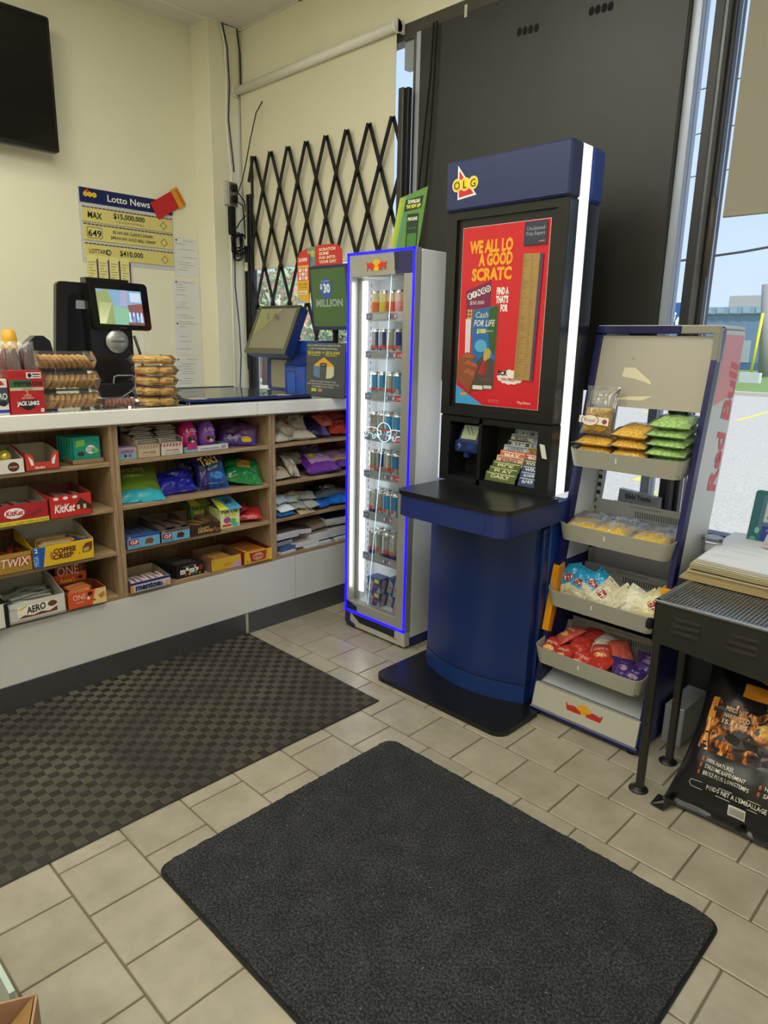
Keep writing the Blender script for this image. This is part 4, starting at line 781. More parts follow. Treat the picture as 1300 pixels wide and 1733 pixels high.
for k in range(9):
    x = -2.785-.019*k; y0 = 1.500-.006*k
    b = MB(); b.box(x-.016, x, y0, y0+.145, Z4, Z4+.062, P('#1d1917', .35), .001)
    if k == 0:
        b.T = FX(x+.0006, y0, Z4); b.txt("m&m's", .068, .020, .027, '#e9e2d8', w=.095, bold=.06); b.txt('DARK CHOCOLATE', .07, .051, .005, '#cfc6bc')
        for i, c_ in enumerate(('#c22a24', '#e0a020', '#2a62b8', '#3a9a48', '#c26a24')): b.ell(.05+.018*i, .010+.003*(i % 2), .006, .005, .0004+.0001*i, P(c_, .3))
        b.ell(.128, .035, .012, .014, .0004, P('#8a2a24', .3))
    else:
        b.T = frame((x, y0, Z4+.0625), Y, -X); b.rect(.02, .12, .005, .011, 0, P('#8c857c', .4))
    tag(b.build('chocolate_carton'), 'front black candy carton with large white letters' if k == 0 else '%s slim black candy carton counted from the front' % ORDW[k], 'candy carton', 'row of black candy cartons')
def yel(p, W, H): p.poly([(W*.55, 0), (W, H*.7), (W, 0)], .0004, P('#c0a0b8', .4)); p.txt('STARBURST', W*.52, H*.30, .010, '#a03a5a', w=.04, rot=.15); p.txt('24', W*.08, H*.72, .008, '#333333')
tray('candy_box', 'yellow box with a pink corner on the bottom middle shelf', 'candy box', -2.765, 1.672, 1.842, Z4, .060, .17, '#d4a824', side='#8a6a54', inner='#7a5c44', hb=.075, deco=yel)
bars('fruit_chew_pack', 'pink and yellow candy pack in the yellow box', 'candy', 'packs in the yellow box', barmesh(.11, .028, .014, [P('#b06a50', .35), P('#d0a050', .35), P('#8a4a50', .35)]), [(-2.81-.018*k, 1.75+.008*(k % 2), Z4+.040, pi/2) for k in range(5)])
def ohh(p, W, H): p.poly([(W*.25, H*.12), (W*.18, H*.9), (W*.82, H*.9), (W*.76, H*.15)], .0004, P('#b02820', .4)); p.ell(W*.5, H*.52, .034, .018, .0006, P('#d8a87a', .4)); p.txt('Oh Henry!', W*.5, H*.42, .015, '#8a2018', w=.062, bold=.03, rot=.08, z=.0014); p.txt('24', W*.10, H*.15, .010, '#4a3a10', z=.0008); p.rect(W*.88, W, 0, H*.95, .0008, P('#e6b81c', .4))
tray('candy_box', 'red and yellow peanut bar box, rightmost on the bottom middle shelf', 'candy box', -2.752, 1.850, 2.018, Z4, .062, .24, '#d8b020', side='#a8281c', inner='#6a2a1c', hb=.072, deco=ohh)
bars('peanut_bar', 'red and yellow peanut bar in the rightmost box', 'chocolate bar', 'bars in the red and yellow box', barmesh(.13, .026, .016, [P('#c09a28', .3), P('#a83a24', .3), P('#7a1c14', .3)]), [(-2.785-.024*k, 1.935, Z4+.045, pi/2) for k in range(7)])

# ------------------------------------------------------------------ shelf goods, right unit
def rb(n_, lb, cat, x, y, z, w_, h_, t_, col, yaw, lean, seed, tilt=0, **k):
    u = Vector((sin(-yaw), cos(yaw), tilt)); v = Vector((-cos(yaw)*cos(lean), -sin(yaw)*cos(lean), sin(lean)))
    return bag(n_, lb, cat, (x, y, z), u, v, w_, h_, t_, col, seed=seed, **k)
CRM = '#a79d88'; CR2 = '#c4bdae'
rb('chip_bag', 'front tan crisp bag lying low at the left of the top right shelf', 'snack bag', -2.83, 2.13, Z1+.026, .14, .11, .05, lambda u, v, s: CR2 if v < -.3 else CRM, .2, .25, 21, amp=.009, texts=[('Lays', 0, 0, .014, '#a84038', .04)])
rb('chip_bag', 'tan crisp bag with white edge in front of the pile on the top right shelf', 'snack bag', -2.83, 2.27, Z1+.026, .15, .11, .05, lambda u, v, s: CR2 if v < -.2 else CRM, -.2, .2, 22, amp=.009)
rb('chip_bag', 'tan crisp bag with a red emblem in the middle of the pile', 'snack bag', -2.86, 2.19, Z1+.064, .15, .13, .055, CRM, .5, .5, 23, amp=.010, shapes=[('e', 0, 0, .018, .015, '#9a4036')])
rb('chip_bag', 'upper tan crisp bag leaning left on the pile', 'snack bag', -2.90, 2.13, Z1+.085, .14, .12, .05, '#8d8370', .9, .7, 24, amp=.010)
rb('chip_bag', 'topmost tan crisp bag of the pile with a pointed corner', 'snack bag', -2.90, 2.26, Z1+.09, .16, .12, .05, CRM, -.5, .6, 25, amp=.010)
rb('chip_bag', 'pinkish red bag peeking out behind the tan crisp bags', 'snack bag', -2.99, 2.20, Z1+.115, .12, .09, .04, '#a05048', 0, .7, 26, amp=.012)
rb('candy_bag', 'dark violet bag with pale scribbles beside the red bags', 'snack bag', -2.87, 2.40, Z1+.042, .15, .15, .055, lambda u, v, s: '#2c2656' if u < .4 else '#5a4f8c', -.5, .35, 27, amp=.009)
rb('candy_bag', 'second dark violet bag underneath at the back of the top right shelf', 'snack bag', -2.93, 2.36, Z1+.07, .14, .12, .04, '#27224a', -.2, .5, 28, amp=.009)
rb('candy_bag', 'coral red bag with a round emblem lying on the violet bag', 'snack bag', -2.88, 2.47, Z1+.085, .12, .10, .045, '#d2604c', .2, .6, 29, amp=.009, shapes=[('e', 0, .01, .014, .014, '#b03a2c')])
rb('candy_bag', 'orange red bag with grey print at the front right of the top shelf', 'snack bag', -2.85, 2.56, Z1+.045, .16, .13, .055, '#c2402c', -.3, .45, 30, amp=.012, texts=[('Kit', 0, 0, .02, '#d8b0a8', .05)])
rb('candy_bag', 'dark orange bag leaning upright behind at the right end of the top shelf', 'snack bag', -2.93, 2.55, Z1+.105, .17, .10, .04, '#b23c2a', -.2, .8, 31, tilt=.3, amp=.010, shapes=[('r', -.04, 0, .015, .018, '#9aa0a4')])
rb('chip_bag', 'white crisp bag with red letters standing on the second right shelf', 'snack bag', -2.825, 2.20, Z2+.062, .085, .13, .04, lambda u, v, s: '#d2cdc2' if u > -.2 else '#a39a86', .3, .85, 32, tilt=-.2, amp=.007, texts=[('Lays', .005, -.01, .012, '#b04a40', .03)])
rb('chip_bag', 'tan crisp bag with a red emblem at the far left of the second right shelf', 'snack bag', -2.82, 2.12, Z2+.036, .11, .09, .045, '#b9ae9a', .1, .5, 33, amp=.010, shapes=[('e', -.015, .005, .02, .014, '#9a4a3c')])
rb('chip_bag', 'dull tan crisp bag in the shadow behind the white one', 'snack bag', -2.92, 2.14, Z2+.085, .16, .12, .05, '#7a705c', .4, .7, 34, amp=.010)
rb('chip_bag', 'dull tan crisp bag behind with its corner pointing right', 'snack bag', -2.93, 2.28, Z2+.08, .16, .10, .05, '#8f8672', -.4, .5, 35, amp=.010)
rb('marshmallow_bag', 'pink and violet marshmallow bag with a round yellow face', 'snack bag', -2.85, 2.405, Z2+.055, .22, .17, .07, lambda u, v, s: '#6a2f96' if (v < -.45 or u < -.7) else '#c39ac4', -.12, .42, 36, amp=.010, shapes=[('e', -.03, .025, .026, .024, '#dcc832'), ('e', .02, .025, .02, .018, '#e0cbe2')], texts=[('J', -.03, .015, .02, '#5a4a10')])
rb('marshmallow_bag', 'second pink bag with violet and gold rim at the right of that shelf', 'snack bag', -2.87, 2.58, Z2+.06, .20, .17, .07, lambda u, v, s: '#6a2f96' if v < -.6 else ('#cdb04a' if v < -.45 and u < .2 else '#c594bc'), -.15, .42, 37, amp=.011)
rb('marshmallow_bag', 'violet bag lying under the pink ones by the shelf edge', 'snack bag', -2.81, 2.37, Z2+.018, .16, .07, .03, '#5c3580', 0, .1, 38, amp=.006)
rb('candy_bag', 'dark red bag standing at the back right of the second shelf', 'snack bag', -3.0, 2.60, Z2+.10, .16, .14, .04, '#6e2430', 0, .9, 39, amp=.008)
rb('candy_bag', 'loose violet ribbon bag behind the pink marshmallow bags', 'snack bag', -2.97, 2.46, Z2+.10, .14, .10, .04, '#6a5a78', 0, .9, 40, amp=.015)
SL = '#b9bcba'
for k, (x, y, z, yaw, c_, lb) in enumerate(((-2.83, 2.12, .085, .4, '#c6d2dc', 'pale blue silver packet on top at the far left of the third right shelf'), (-2.85, 2.19, .075, -.2, '#b4bcc0', 'silver packet second from the left on top of the heap'), (-2.87, 2.26, .085, .5, '#aeb08a', 'silver packet with a yellow top edge in the heap'), (-2.85, 2.32, .075, -.4, '#9fa2a0', 'grey silver packet at the right side of the heap'), (-2.80, 2.13, .045, .2, '#dfe5ea', 'white packet at the front left of the heap'), (-2.81, 2.22, .045, -.5, '#8f9290', 'dull grey packet in the middle front of the heap'), (-2.80, 2.31, .040, .3, '#a5a7a0', 'grey packet at the right front of the heap'), (-2.79, 2.26, .014, 0, '#b3a27c', 'gold foil packet at the bottom of the heap'))):
    rb('snack_packet', lb, 'snack packet', x, y, Z3+z, .11, .08, .028, c_, yaw, .3, 50+k, amp=.008, rough=.2)
rb('snack_packet', 'blue packet at the bottom left corner of the third right shelf', 'snack packet', -2.80, 2.13, Z3+.016, .12, .08, .032, '#1c6ca8', .1, .1, 60, amp=.006)
rb('chip_bag', 'bright blue cookie bag at the front right of the third right shelf', 'snack bag', -2.82, 2.55, Z3+.034, .24, .10, .05, '#1e6ed0', -.15, .3, 61, amp=.010, rough=.2)
rb('chip_bag', 'second bright blue cookie bag left of the first on the third right shelf', 'snack bag', -2.82, 2.40, Z3+.024, .12, .09, .04, '#1a5cb4', .3, .2, 62, amp=.012, rough=.2)
rb('chip_bag', 'black cookie bag with white scribbles and a yellow badge', 'snack bag', -2.88, 2.50, Z3+.075, .24, .14, .06, lambda u, v, s: '#23242a' if v > -.5 else '#565a60', -.15, .35, 63, amp=.010, shapes=[('e', .0, .015, .016, .012, '#c8b43a')], texts=[('OREO', -.02, -.03, .024, '#c8ccd2', .10)])
def blk(n_, lb, x, y, z, sx, sy, sz, rot, top, side, cat='paper stack'):
    b = MB(frame((x, y, z), (cos(rot), sin(rot), 0), (-sin(rot), cos(rot), 0))); b.box(-sx/2, sx/2, -sy/2, sy/2, 0, sz-.001, side, .001); b.box(-sx/2, sx/2, -sy/2, sy/2, sz-.001, sz, top)
    for k in range(3): b.box(-sx/2-.0006, sx/2+.0006, -sy/2-.0006, sy/2+.0006, sz*(.2+.25*k), sz*(.2+.25*k)+.0008, '#a5a5ab')
    return tag(b.build(n_), lb, cat)
W0 = P('#d3d5dc', .6)
blk('paper_stack', 'small stack of white cards at the front left of the bottom right shelf', -2.80, 2.135, Z4, .07, .10, .012, .1, W0, W0)
blk('paper_stack', 'blue covered booklet stack at the bottom left of the bottom right shelf', -2.84, 2.15, Z4+.013, .12, .13, .022, .15, P('#2c62a8', .5), P('#27508c', .5))
blk('paper_stack', 'white pad with a green edge above the blue booklets', -2.87, 2.135, Z4+.036, .12, .12, .022, .1, P('#4f7d5c', .5), W0)
blk('paper_stack', 'thick white paper block at the upper left of the bottom right shelf', -2.86, 2.14, Z4+.078, .16, .15, .036, .05, P('#6e6258', .6), W0)
blk('paper_stack', 'dark covered pad beside the upper left paper block', -2.87, 2.25, Z4+.082, .15, .15, .026, -.3, P('#54493f', .6), W0)
blk('paper_stack', 'pinkish paper stack in the middle of the bottom right shelf', -2.85, 2.27, Z4+.012, .14, .17, .028, -.1, P('#b7a8a4', .6), W0)
blk('paper_stack', 'thin white cards in front of the pinkish paper stack', -2.785, 2.30, Z4, .04, .10, .010, 0, W0, W0)
blk('paper_stack', 'tied white paper bundle left of centre on the bottom right shelf', -2.85, 2.36, Z4+.030, .15, .12, .042, 0, P('#a89e90', .6), W0)
blk('paper_stack', 'small white card stack in front of the tied bundle', -2.79, 2.39, Z4, .05, .10, .018, 0, W0, W0)
blk('paper_stack', 'second tied white paper bundle further right', -2.86, 2.50, Z4+.028, .15, .14, .05, .05, P('#a49a8e', .6), W0)
blk('paper_stack', 'small white card stack at the right front of the bottom right shelf', -2.79, 2.52, Z4, .05, .09, .018, 0, W0, W0)
blk('paper_stack', 'thick paper stack with a dark blue cover on top at the right', -2.87, 2.53, Z4+.092, .17, .20, .04, -.1, P('#2b3558', .5), W0)
bag('paper_envelope', 'brown paper envelope sagging over the tied bundles', 'envelope', (-2.87, 2.37, Z4+.105), (.1, 1, .12), (-.95, .1, .2), .24, .15, .03, '#8f7d68', amp=.006, seed=70, rough=.8)
# supports so that the upper paper lies on something
blk('paper_stack', 'tall white pad at the back under the upper left paper block', -2.93, 2.19, Z4, .10, .24, .078, 0, W0, W0)
# ------------------------------------------------------------------ on the countertop
T0 = 1.1675
CLR = clear('#f4f8fa', .035, .05, 'clear_plastic', .28)
b = MB(); b.box(-2.86, -2.762, .868, .986, T0, T0+.158, P('#b01c22', .4), .001); b.T = FX(-2.7614, .868, T0)
b.rect(.0, .118, .098, .125, 0, P('#2f6a44', .4)); b.rect(.075, .118, .0985, .1255, .0003, P('#b01c22', .4)); b.txt('PEPPERONI', .064, .104, .014, '#181818', w=.098, bold=.04); b.rect(.06, .112, .13, .152, 0, P('#e4dfda', .4)); b.ell(.072, .141, .007, .008, .0004, INK); b.rect(.082, .108, .142, .147, .0004, INK); b.rect(.082, .108, .134, .137, .0004, INK)
b.rect(.0, .118, .086, .097, 0, P('#c8b89c', .4)); b.txt('ORIGINAL', .06, .088, .006, '#5a2a20'); b.txt('2', .058, .072, .013, '#e2b82a', bold=.03); b.txt('STICKS', .058, .064, .006, '#f0e8e0'); b.txt('BATONNETS', .058, .056, .005, '#f0e8e0')
b.poly([(.022, .048), (.09, .052), (.095, .036), (.072, .018), (.058, .012), (.044, .018), (.02, .034)], 0, P('#1a1416', .4)); b.txt('JACK LINKS', .058, .032, .014, '#f2f2f2', w=.078, bold=.04, z=.001); b.ell(.107, .012, .006, .007, .0004, P('#f0f0f0', .4)); b.ell(.107, .012, .002, .003, .0008, INK)
tag(b.build('jerky_box'), 'red pepperoni jerky stick box on the countertop', 'snack box')
b = MB(); b.box(-2.90, -2.775, .755, .864, T0, T0+.128, P('#dad8d4', .4), .001); b.T = FX(-2.7744, .755, T0); b.rect(.0, .109, .006, .018, 0, P('#2a3f9c', .4)); b.rect(.03, .109, .04, .098, 0, P('#3b4652', .4)); b.txt('ZERO', .078, .055, .022, '#dfe6e0', w=.055, bold=.02); b.ell(.09, .04, .014, .01, .0004, INK); b.poly([(.05, .11), (.065, .126), (.09, .122), (.1, .108), (.07, .102)], 0, P('#a82a2a', .4)); b.txt('...', .07, .008, .008, '#dddddd')
tag(b.build('snack_box'), 'white and navy box at the far left of the countertop', 'snack box')
MEAT = P('#4a1c1c', .4); 
for k, (y, dx, c_, lb) in enumerate(((.975, 0, MEAT, 'clear pouch of dark red meat sticks, rightmost behind the red box'), (.945, -.02, MEAT, 'clear pouch of dark red meat sticks, second from the right'), (.915, -.005, P('#7a5a5a', .4), 'clear pouch of dark red meat sticks, third from the right'), (.885, -.015, P('#a8302c', .35), 'red and cream snack pouch standing in the red box'), (.855, -.03, P('#b8a48c', .35), 'speckled snack pouch with red letters'), (.82, -.01, P('#8c5a48', .35), 'clear pouch of brown nuts at the far left'))):
    t = thing('snack_pouch', lb, 'snack pouch', (-2.80+dx, y-.02, T0+.158 if y > .87 else T0+.128)); z0 = t.location.z
    bag('film', '', '', (-2.80+dx, y-.02, z0+.052), (.25, 1, .1), (-.15, .05, 1), .052, .105, .016, clear('#f2ecec', .10, .12, 'pouch_film', .35), amp=.003, seed=80+k, n=(5, 7), parent=t)
    b = MB()
    for j in range(4): b.tube([(-2.80+dx, y-.040+.012*j, z0+.002), (-2.805+dx, y-.040+.012*j, z0+.07+.008*(j % 2))], .0064, c_, 6)
    b.build('filling', t)
t = thing('squeeze_bottle', 'yellow topped bottle standing at the far left behind the pouches', 'bottle', (-3.05, .975, T0)); 
b = MB(); b.lathe([(.030, 0), (.032, .02), (.030, .20), (.026, .22)], P('#c9cdd0', .3), (-3.05, .975, T0), 16); b.build('bottle_body', t); b = MB(); b.lathe([(.028, .22), (.029, .27), (.024, .30), (.012, .308), (.001, .31)], P('#e0a82c', .35), (-3.05, .975, T0), 16); b.build('cap', t)
t = thing('payment_dome', 'rounded black device behind the meat stick pouches', 'card device', (-3.05, 1.085, T0))
b = MB(); b.prism([(1.04, T0), (1.13, T0), (1.135, T0+.22), (1.125, T0+.265), (1.10, T0+.285), (1.07, T0+.285), (1.035, T0+.255), (1.028, T0+.22)], -3.09, -3.03, P('#17171a', .22), 'x'); b.build('housing', t)
def shell(mb, x0, x1, y0, y1, z0, z1, tp):
    vs = [(x0+tp, y0+tp, z0), (x1-tp, y0+tp, z0), (x1-tp, y1-tp, z0), (x0+tp, y1-tp, z0), (x0, y0, z1), (x1, y0, z1), (x1, y1, z1), (x0, y1, z1)]
    mb.add(vs, [(0, 1, 5, 4), (1, 2, 6, 5), (2, 3, 7, 6), (3, 0, 4, 7), (3, 2, 1, 0)], CLR)
def clam(name, lb, x0, x1, y0, y1, z, h, group):
    t = thing(name, lb, 'container', ((x0+x1)/2, (y0+y1)/2, z), group); zm = z+h*.52
    b = MB(); shell(b, x0, x1, y0, y1, z+.001, zm, .010); b.box(x0-.008, x1+.008, y0-.008, y0, zm-.001, zm+.0005, CLR); b.box(x0-.008, x1+.008, y1, y1+.008, zm-.001, zm+.0005, CLR); b.box(x1, x1+.008, y0, y1, zm-.001, zm+.0005, CLR); b.build('base', t)
    b = MB(); vs = [(x0, y0, zm+.001), (x1, y0, zm+.001), (x1, y1, zm+.001), (x0, y1, zm+.001), (x0+.012, y0+.012, z+h-.001), (x1-.012, y0+.012, z+h-.001), (x1-.012, y1-.012, z+h-.001), (x0+.012, y1-.012, z+h-.001)]
    b.add(vs, [(0, 1, 5, 4), (1, 2, 6, 5), (2, 3, 7, 6), (3, 0, 4, 7), (4, 5, 6, 7)], CLR)
    for s in (-1, 1): b.tube([(x1+.004, (y0+y1)/2+s*(y1-y0)*.47, zm+.002), (x1+.004, (y0+y1)/2+s*(y1-y0)*.1, zm+.002)], .0015, CLR, 4)
    b.build('lid', t); return t
CK = P('#dcae6c', .7, noise_=.12, nscale=60, bump=.3, bscale=150)
ckm = MB(); ckm.lathe([(.002, -.006), (.020, -.0065), (.029, -.005), (.032, 0), (.029, .005), (.018, .008), (.001, .009)], CK, (0, 0, 0), 16, 'y')
ckme = bpy.data.meshes.new('cookie'); ckme.from_pydata([tuple(p) for p in ckm.v], [], ckm.f); ckme.materials.append(CK); ckme.polygons.foreach_set('use_smooth', [True]*len(ckm.f))
for k, lb in enumerate(('bottom clear container of round cookies in the stack of three', 'middle clear container of round cookies in the stack of three', 'top clear container of round cookies in the stack of three')):
    z = T0+.001+.0765*k; oy = (-.012 if k == 2 else 0)
    clam('cookie_container', lb, -2.90, -2.785, .992+oy, 1.218+oy, z, .076, 'cookie containers')
    for row in range(2):
        for j in range(9):
            o = bpy.data.objects.new('cookie', ckme); sc.collection.objects.link(o); o.location = (-2.819-.046*row, 1.020+oy+.0215*j, z+.035)
            o.rotation_euler = (radians((38 if k == 2 else -30)+R4.uniform(-5, 5)), 0, R4.uniform(-.1, .1)); tag(o, '%s cookie from the left in the %s row of the %s container' % (ORDW[j], ('front', 'back')[row], ('bottom', 'middle', 'top')[k]), 'cookie', 'cookies in container %s' % ('bottom', 'middle', 'top')[k])
PS = P('#e2b35c', .7, noise_=.22, nscale=45, bump=.7, bscale=70)
pm = MB(); 
def lump(seed):
    b = MB(); prof = [(.002, 0), (.028, .002), (.036, .012), (.034, .024), (.024, .033), (.002, .036)]
    b.lathe(prof, PS, (0, 0, 0), 14); b.v = [p*(1+.16*noise.noise(p*60+Vector((seed, 0, 0)))) for p in b.v]; me = bpy.data.meshes.new('pastry'); me.from_pydata([tuple(p) for p in b.v], [], b.f); me.materials.append(PS); me.polygons.foreach_set('use_smooth', [True]*len(b.f)); return me
LM = [lump(k) for k in range(3)]
nm = ('bottom', 'second from bottom', 'middle', 'second from top', 'top')
for k in range(5):
    z = T0+.001+.0435*k; ox = R4.uniform(-.006, .006); clam('pastry_container', '%s clear container of golden pastries in the stack of five' % nm[k], -2.88+ox, -2.745+ox, 1.382+ox, 1.535+ox, z, .043, 'pastry containers')
    for i in range(2):
        for j in range(2):
            o = bpy.data.objects.new('pastry', LM[(i+j+k) % 3]); sc.collection.objects.link(o); o.location = (-2.785+ox-.062*i, 1.425+ox+.068*j, z+.003); o.rotation_euler = (0, 0, R4.uniform(0, 6)); tag(o, '%s %s golden pastry in the %s container of the five' % (('front', 'back')[i], ('left', 'right')[j], nm[k]), 'pastry', 'pastries in the %s box' % nm[k])
clam('donut_container', 'single low clear container of brown pastries beside the stack of five', -2.86, -2.76, 1.218, 1.365, T0+.001, .044, None)
for j in range(8):
    b = MB(); b.lathe([(.002, -.006), (.016, -.006), (.0175, 0), (.016, .006), (.002, .007)], P('#8a4630', .5, noise_=.2, nscale=50), (-2.80, 1.233+.0165*j, T0+.022), 14, 'y'); b.v = [Vector((p.x*1+0, p.y, p.z)) for p in b.v]; tag(b.build('glazed_slice'), '%s reddish brown pastry slice from the left in the low container' % ORDW[j], 'pastry', 'slices in the low container')
# point of sale terminal
t = thing('pos_terminal', 'black point of sale terminal with a tilted customer screen', 'cash register', (-3.14, 1.40, T0))
b = MB(); b.box(-3.28, -3.04, 1.325, 1.56, T0, T0+.085, HB, .006); b.build('terminal_base', t)
b = MB(); b.prism([(-3.10, T0+.08), (-3.06, T0+.08), (-3.075, 1.70), (-3.13, 1.70)], 1.31, 1.50, P('#131316', .25), 'y'); b.build('column_housing', t)
b = MB(); fr_ = frame((-3.12, 1.158, 1.245), (Y+Z*-.0).normalized(), (Z-X*.02+Y*.10)); b.T = fr_; b.prism(rrect(0, .20, 0, .435, .02), -.01, .02, P('#111114', .25), 'z'); b.T = lambda x, y, z: fr_(x, y, z+.0005); b.prism(rrect(.05, .19, .03, .39, .03), .02, .024, P('#0b0b0d', .12), 'z'); b.rect(.08, .13, .325, .36, .0242, P('#8a8d90', .4)); b.build('clerk_monitor', t)
b = MB(); fr_ = frame((-3.045, 1.318, 1.487), (Y+Z*-.012), (Z-X*.10-Y*.03)); b.T = fr_; b.prism(rrect(0, .268, 0, .205, .018), -.02, 0, P('#0c0c0e', .1), 'z'); b.build('customer_screen', t)
b = MB(lambda x, y, z: fr_(x+.030, y+.022, z+.0008)); W_, H_ = .205, .148; E_ = lambda h: P(h, .3, emit=.75)
b.rect(0, W_, 0, H_, 0, E_('#6f8fae')); b.poly([(0, 0), (.07, 0), (.068, .09), (.05, H_), (0, H_*.9)], .0003, E_('#7f8a5a')); b.poly([(.06, 0), (.14, 0), (.14, .07), (.07, .08)], .0003, E_('#73a08a')); b.poly([(.11, H_), (.14, H_), (.135, .08), (.10, .08)], .0005, E_('#8d8fae'))
for i in range(9): b.poly([(.0+.003*i, .002), (.004+.003*i, .002), (.012+.0065*i, .092), (.010+.0065*i, .092)], .0006, E_('#b4b890'))
b.poly([(.14, .055), (W_, .045), (W_, .095), (.135, .085)], .0006, E_('#7a4a44'))
for i in range(7): b.rect(.138+.009*i, .144+.009*i, .01+.014*(i % 3), .055+.01*(i % 2), .001, E_('#4a5a8a' if i % 2 else '#c4cce0'))
b.rect(.13, W_, .0, .012, .0012, E_('#6a4a4a')); b.rect(.15, .20, .10, .14, .0008, E_('#a8b8d0')); b.build('screen_picture', t)
b = MB(lambda x, y, z: fr_(x+.134, y+.006, z+.0008)); b.txt('HANASIS', 0, 0, .005, '#5a5a5c'); b.build('lettering', t)
b = MB(); b.lathe([(.050, 0), (.052, .006), (.049, .012), (.001, .013)], P('#a9abac', .3, .6), (-3.062, 1.422, 1.435), 28, 'x'); b.T = FX(-3.0485, 1.422, 1.43); b.txt('HANASIS', 0, 0, .010, '#333336', w=.06, bold=.02); b.build('logo_disc', t)
b = MB(); b.tube([(-3.03, 1.38, T0+.085), (-3.03, 1.385, T0+.115), (-3.03, 1.40, T0+.12), (-3.03, 1.47, T0+.12), (-3.03, 1.485, T0+.11), (-3.03, 1.48, T0+.06), (-3.02, 1.40, T0+.02), (-3.0, 1.34, T0+.005)], .003, P('#8f9296', .4), 6); b.build('grey_cable', t)
b = MB(); b.tube([(-3.05, 1.50, 1.46), (-3.05, 1.53, 1.36), (-3.05, 1.545, T0+.06)], .006, P('#1a1a1c', .4), 6); b.tube([(-3.05, 1.53, 1.47), (-3.05, 1.555, 1.36), (-3.05, 1.56, T0+.06)], .003, P('#d0d0d2', .4), 6); b.build('stand_arm', t)
b = MB(); b.box(-3.06, -3.03, 1.50, 1.54, T0+.085, T0+.15, P('#8a1c1c', .4), .004); b.build('red_tag', t)
t = thing('card_reader', 'small black card reader behind the stacked pastry boxes', 'card reader', (-2.95, 1.62, T0))
b = MB(); fr_ = frame((-2.93, 1.57, T0+.022), (Y-X*.2), (-X+Z*.35-Y*.2)); b.T = fr_; b.prism(rrect(0, .075, -.03, .14, .01), -.02, .012, P('#16171a', .3), 'z'); b.rect(.008, .067, .07, .125, .0125, P('#8a9096', .1)); [b.rect(.012+.02*i, .026+.02*i, .0+.02*j, .012+.02*j, .0125, P('#9a9da0', .4)) for i in range(3) for j in range(3)]; b.build('reader_body', t)
# ticket display tray under glass
t = thing('ticket_display', 'flat navy lottery ticket display tray under glass on the counter', 'ticket display', (-2.95, 1.93, T0))
NV = P('#1c2a66', .25)
b = MB(); b.box(-3.22, -2.742, 1.582, 2.278, T0, T0+.012, P('#8f9aa0', .3)); b.box(-2.765, -2.742, 1.582, 2.278, T0, T0+.024, NV, .004); b.box(-3.22, -2.765, 1.582, 1.60, T0, T0+.022, NV, .002); b.box(-3.22, -2.765, 2.258, 2.278, T0, T0+.026, NV, .002); b.build('display_frame', t)
for k in range(9):
    b = MB(); y0 = 1.61+.071*k; b.box(-2.95, -2.785, y0, y0+.062, T0+.0125, T0+.0145, P(['#c4b8a0', '#93a88c', '#b49aa2', '#a0b4c4', '#c9c4b0', '#8aa0ae', '#b0a890', '#9c8ca8', '#b8c0b4'][k], .3)); b.T = frame((-2.79, y0, T0+.015), Y, -X); b.rect(.008, .054, .10, .13, 0, P(['#a03a3a', '#3a6a8a', '#b08a2a'][k % 3], .4)); b.txt('$%d' % (k % 5+1), .031, .03, .02, '#38383a'); b.build('lottery_ticket', t)
b = MB(); b.T = frame((-2.745, 1.585, T0+.0265), Y, -X)
for u0, c1 in ((.02, 0), (.49, 1)): b.rect(u0, u0+.075, .0, .075, -.001, P('#e8e8e8', .3)); b.poly([(u0+.037+.026*cos(a), .037+.026*sin(a)) for a in [i*pi/3 for i in range(6)]], 0, P('#b09a3a', .3)); b.txt('18+', u0+.037, .03, .016, '#e8e0b0', z=.001)
b.rect(.40, .485, -.002, .08, -.001, NV); b.ell(.44, .035, .03, .028, 0, P('#c8ccd4', .3)); b.ell(.44, .035, .024, .022, .0005, NV); b.rect(.60, .68, .01, .06, -.001, P('#16181c', .3)); [b.ell(.62+.022*i, .035, .008, .012, 0, P('#7a8a90', .3)) for i in range(3)]; b.build('decals', t)
b = MB(); b.box(-3.42, -2.768, 1.602, 2.256, T0+.0225, T0+.0262, clear('#cfe0e4', .10, .02, 'counter_glass', .3)); b.build('glass_cover', t)
b = MB(); b.box(-3.50, -3.42, 1.56, 1.60, T0, T0+.03, NV); b.box(-3.42, -3.415, 1.60, 2.26, T0+.0, T0+.030, P('#2a3038', .3)); b.build('glass_edge', t)
# lottery terminal
BLU = P('#1f49a4', .35); BLD = P('#1a2f74', .35)
t = thing('lottery_terminal', 'blue lottery terminal with a tilted grey customer screen', 'lottery terminal', (-3.2, 2.58, T0))
b = MB(); b.prism([(2.49, T0), (2.70, T0), (2.70, 1.40), (2.60, 1.46), (2.49, 1.455)], -3.16, -2.94, BLU, 'x'); b.build('terminal_body', t)
b = MB(); b.box(-3.40, -3.165, 2.475, 2.60, T0, 1.375, BLD, .018); b.T = FY(-3.40, 2.4745, T0)
for i in range(12): b.rect(.012, .024, .03+.012*i, .036+.012*i, .0, P('#101c50', .5))
b.poly(rrect(.045, .215, .02, .188, .02), .0, P('#14235c', .4)); b.poly(rrect(.055, .205, .024, .180, .014), .002, P('#8f8b78', .12)); b.build('scanner_stand', t)
b = MB(); b.box(-3.13, -2.955, 2.40, 2.50, T0, 1.325, BLU, .008); b.T = FY(-3.13, 2.3995, T0); b.poly(rrect(.02, .11, .0, .13, .006), .0, BLD); b.poly(rrect(.03, .10, .01, .12, .004), .0006, P('#2450ac', .3)); b.rect(.015, .125, .142, .148, 0, P('#0c1434', .4)); b.build('printer', t)
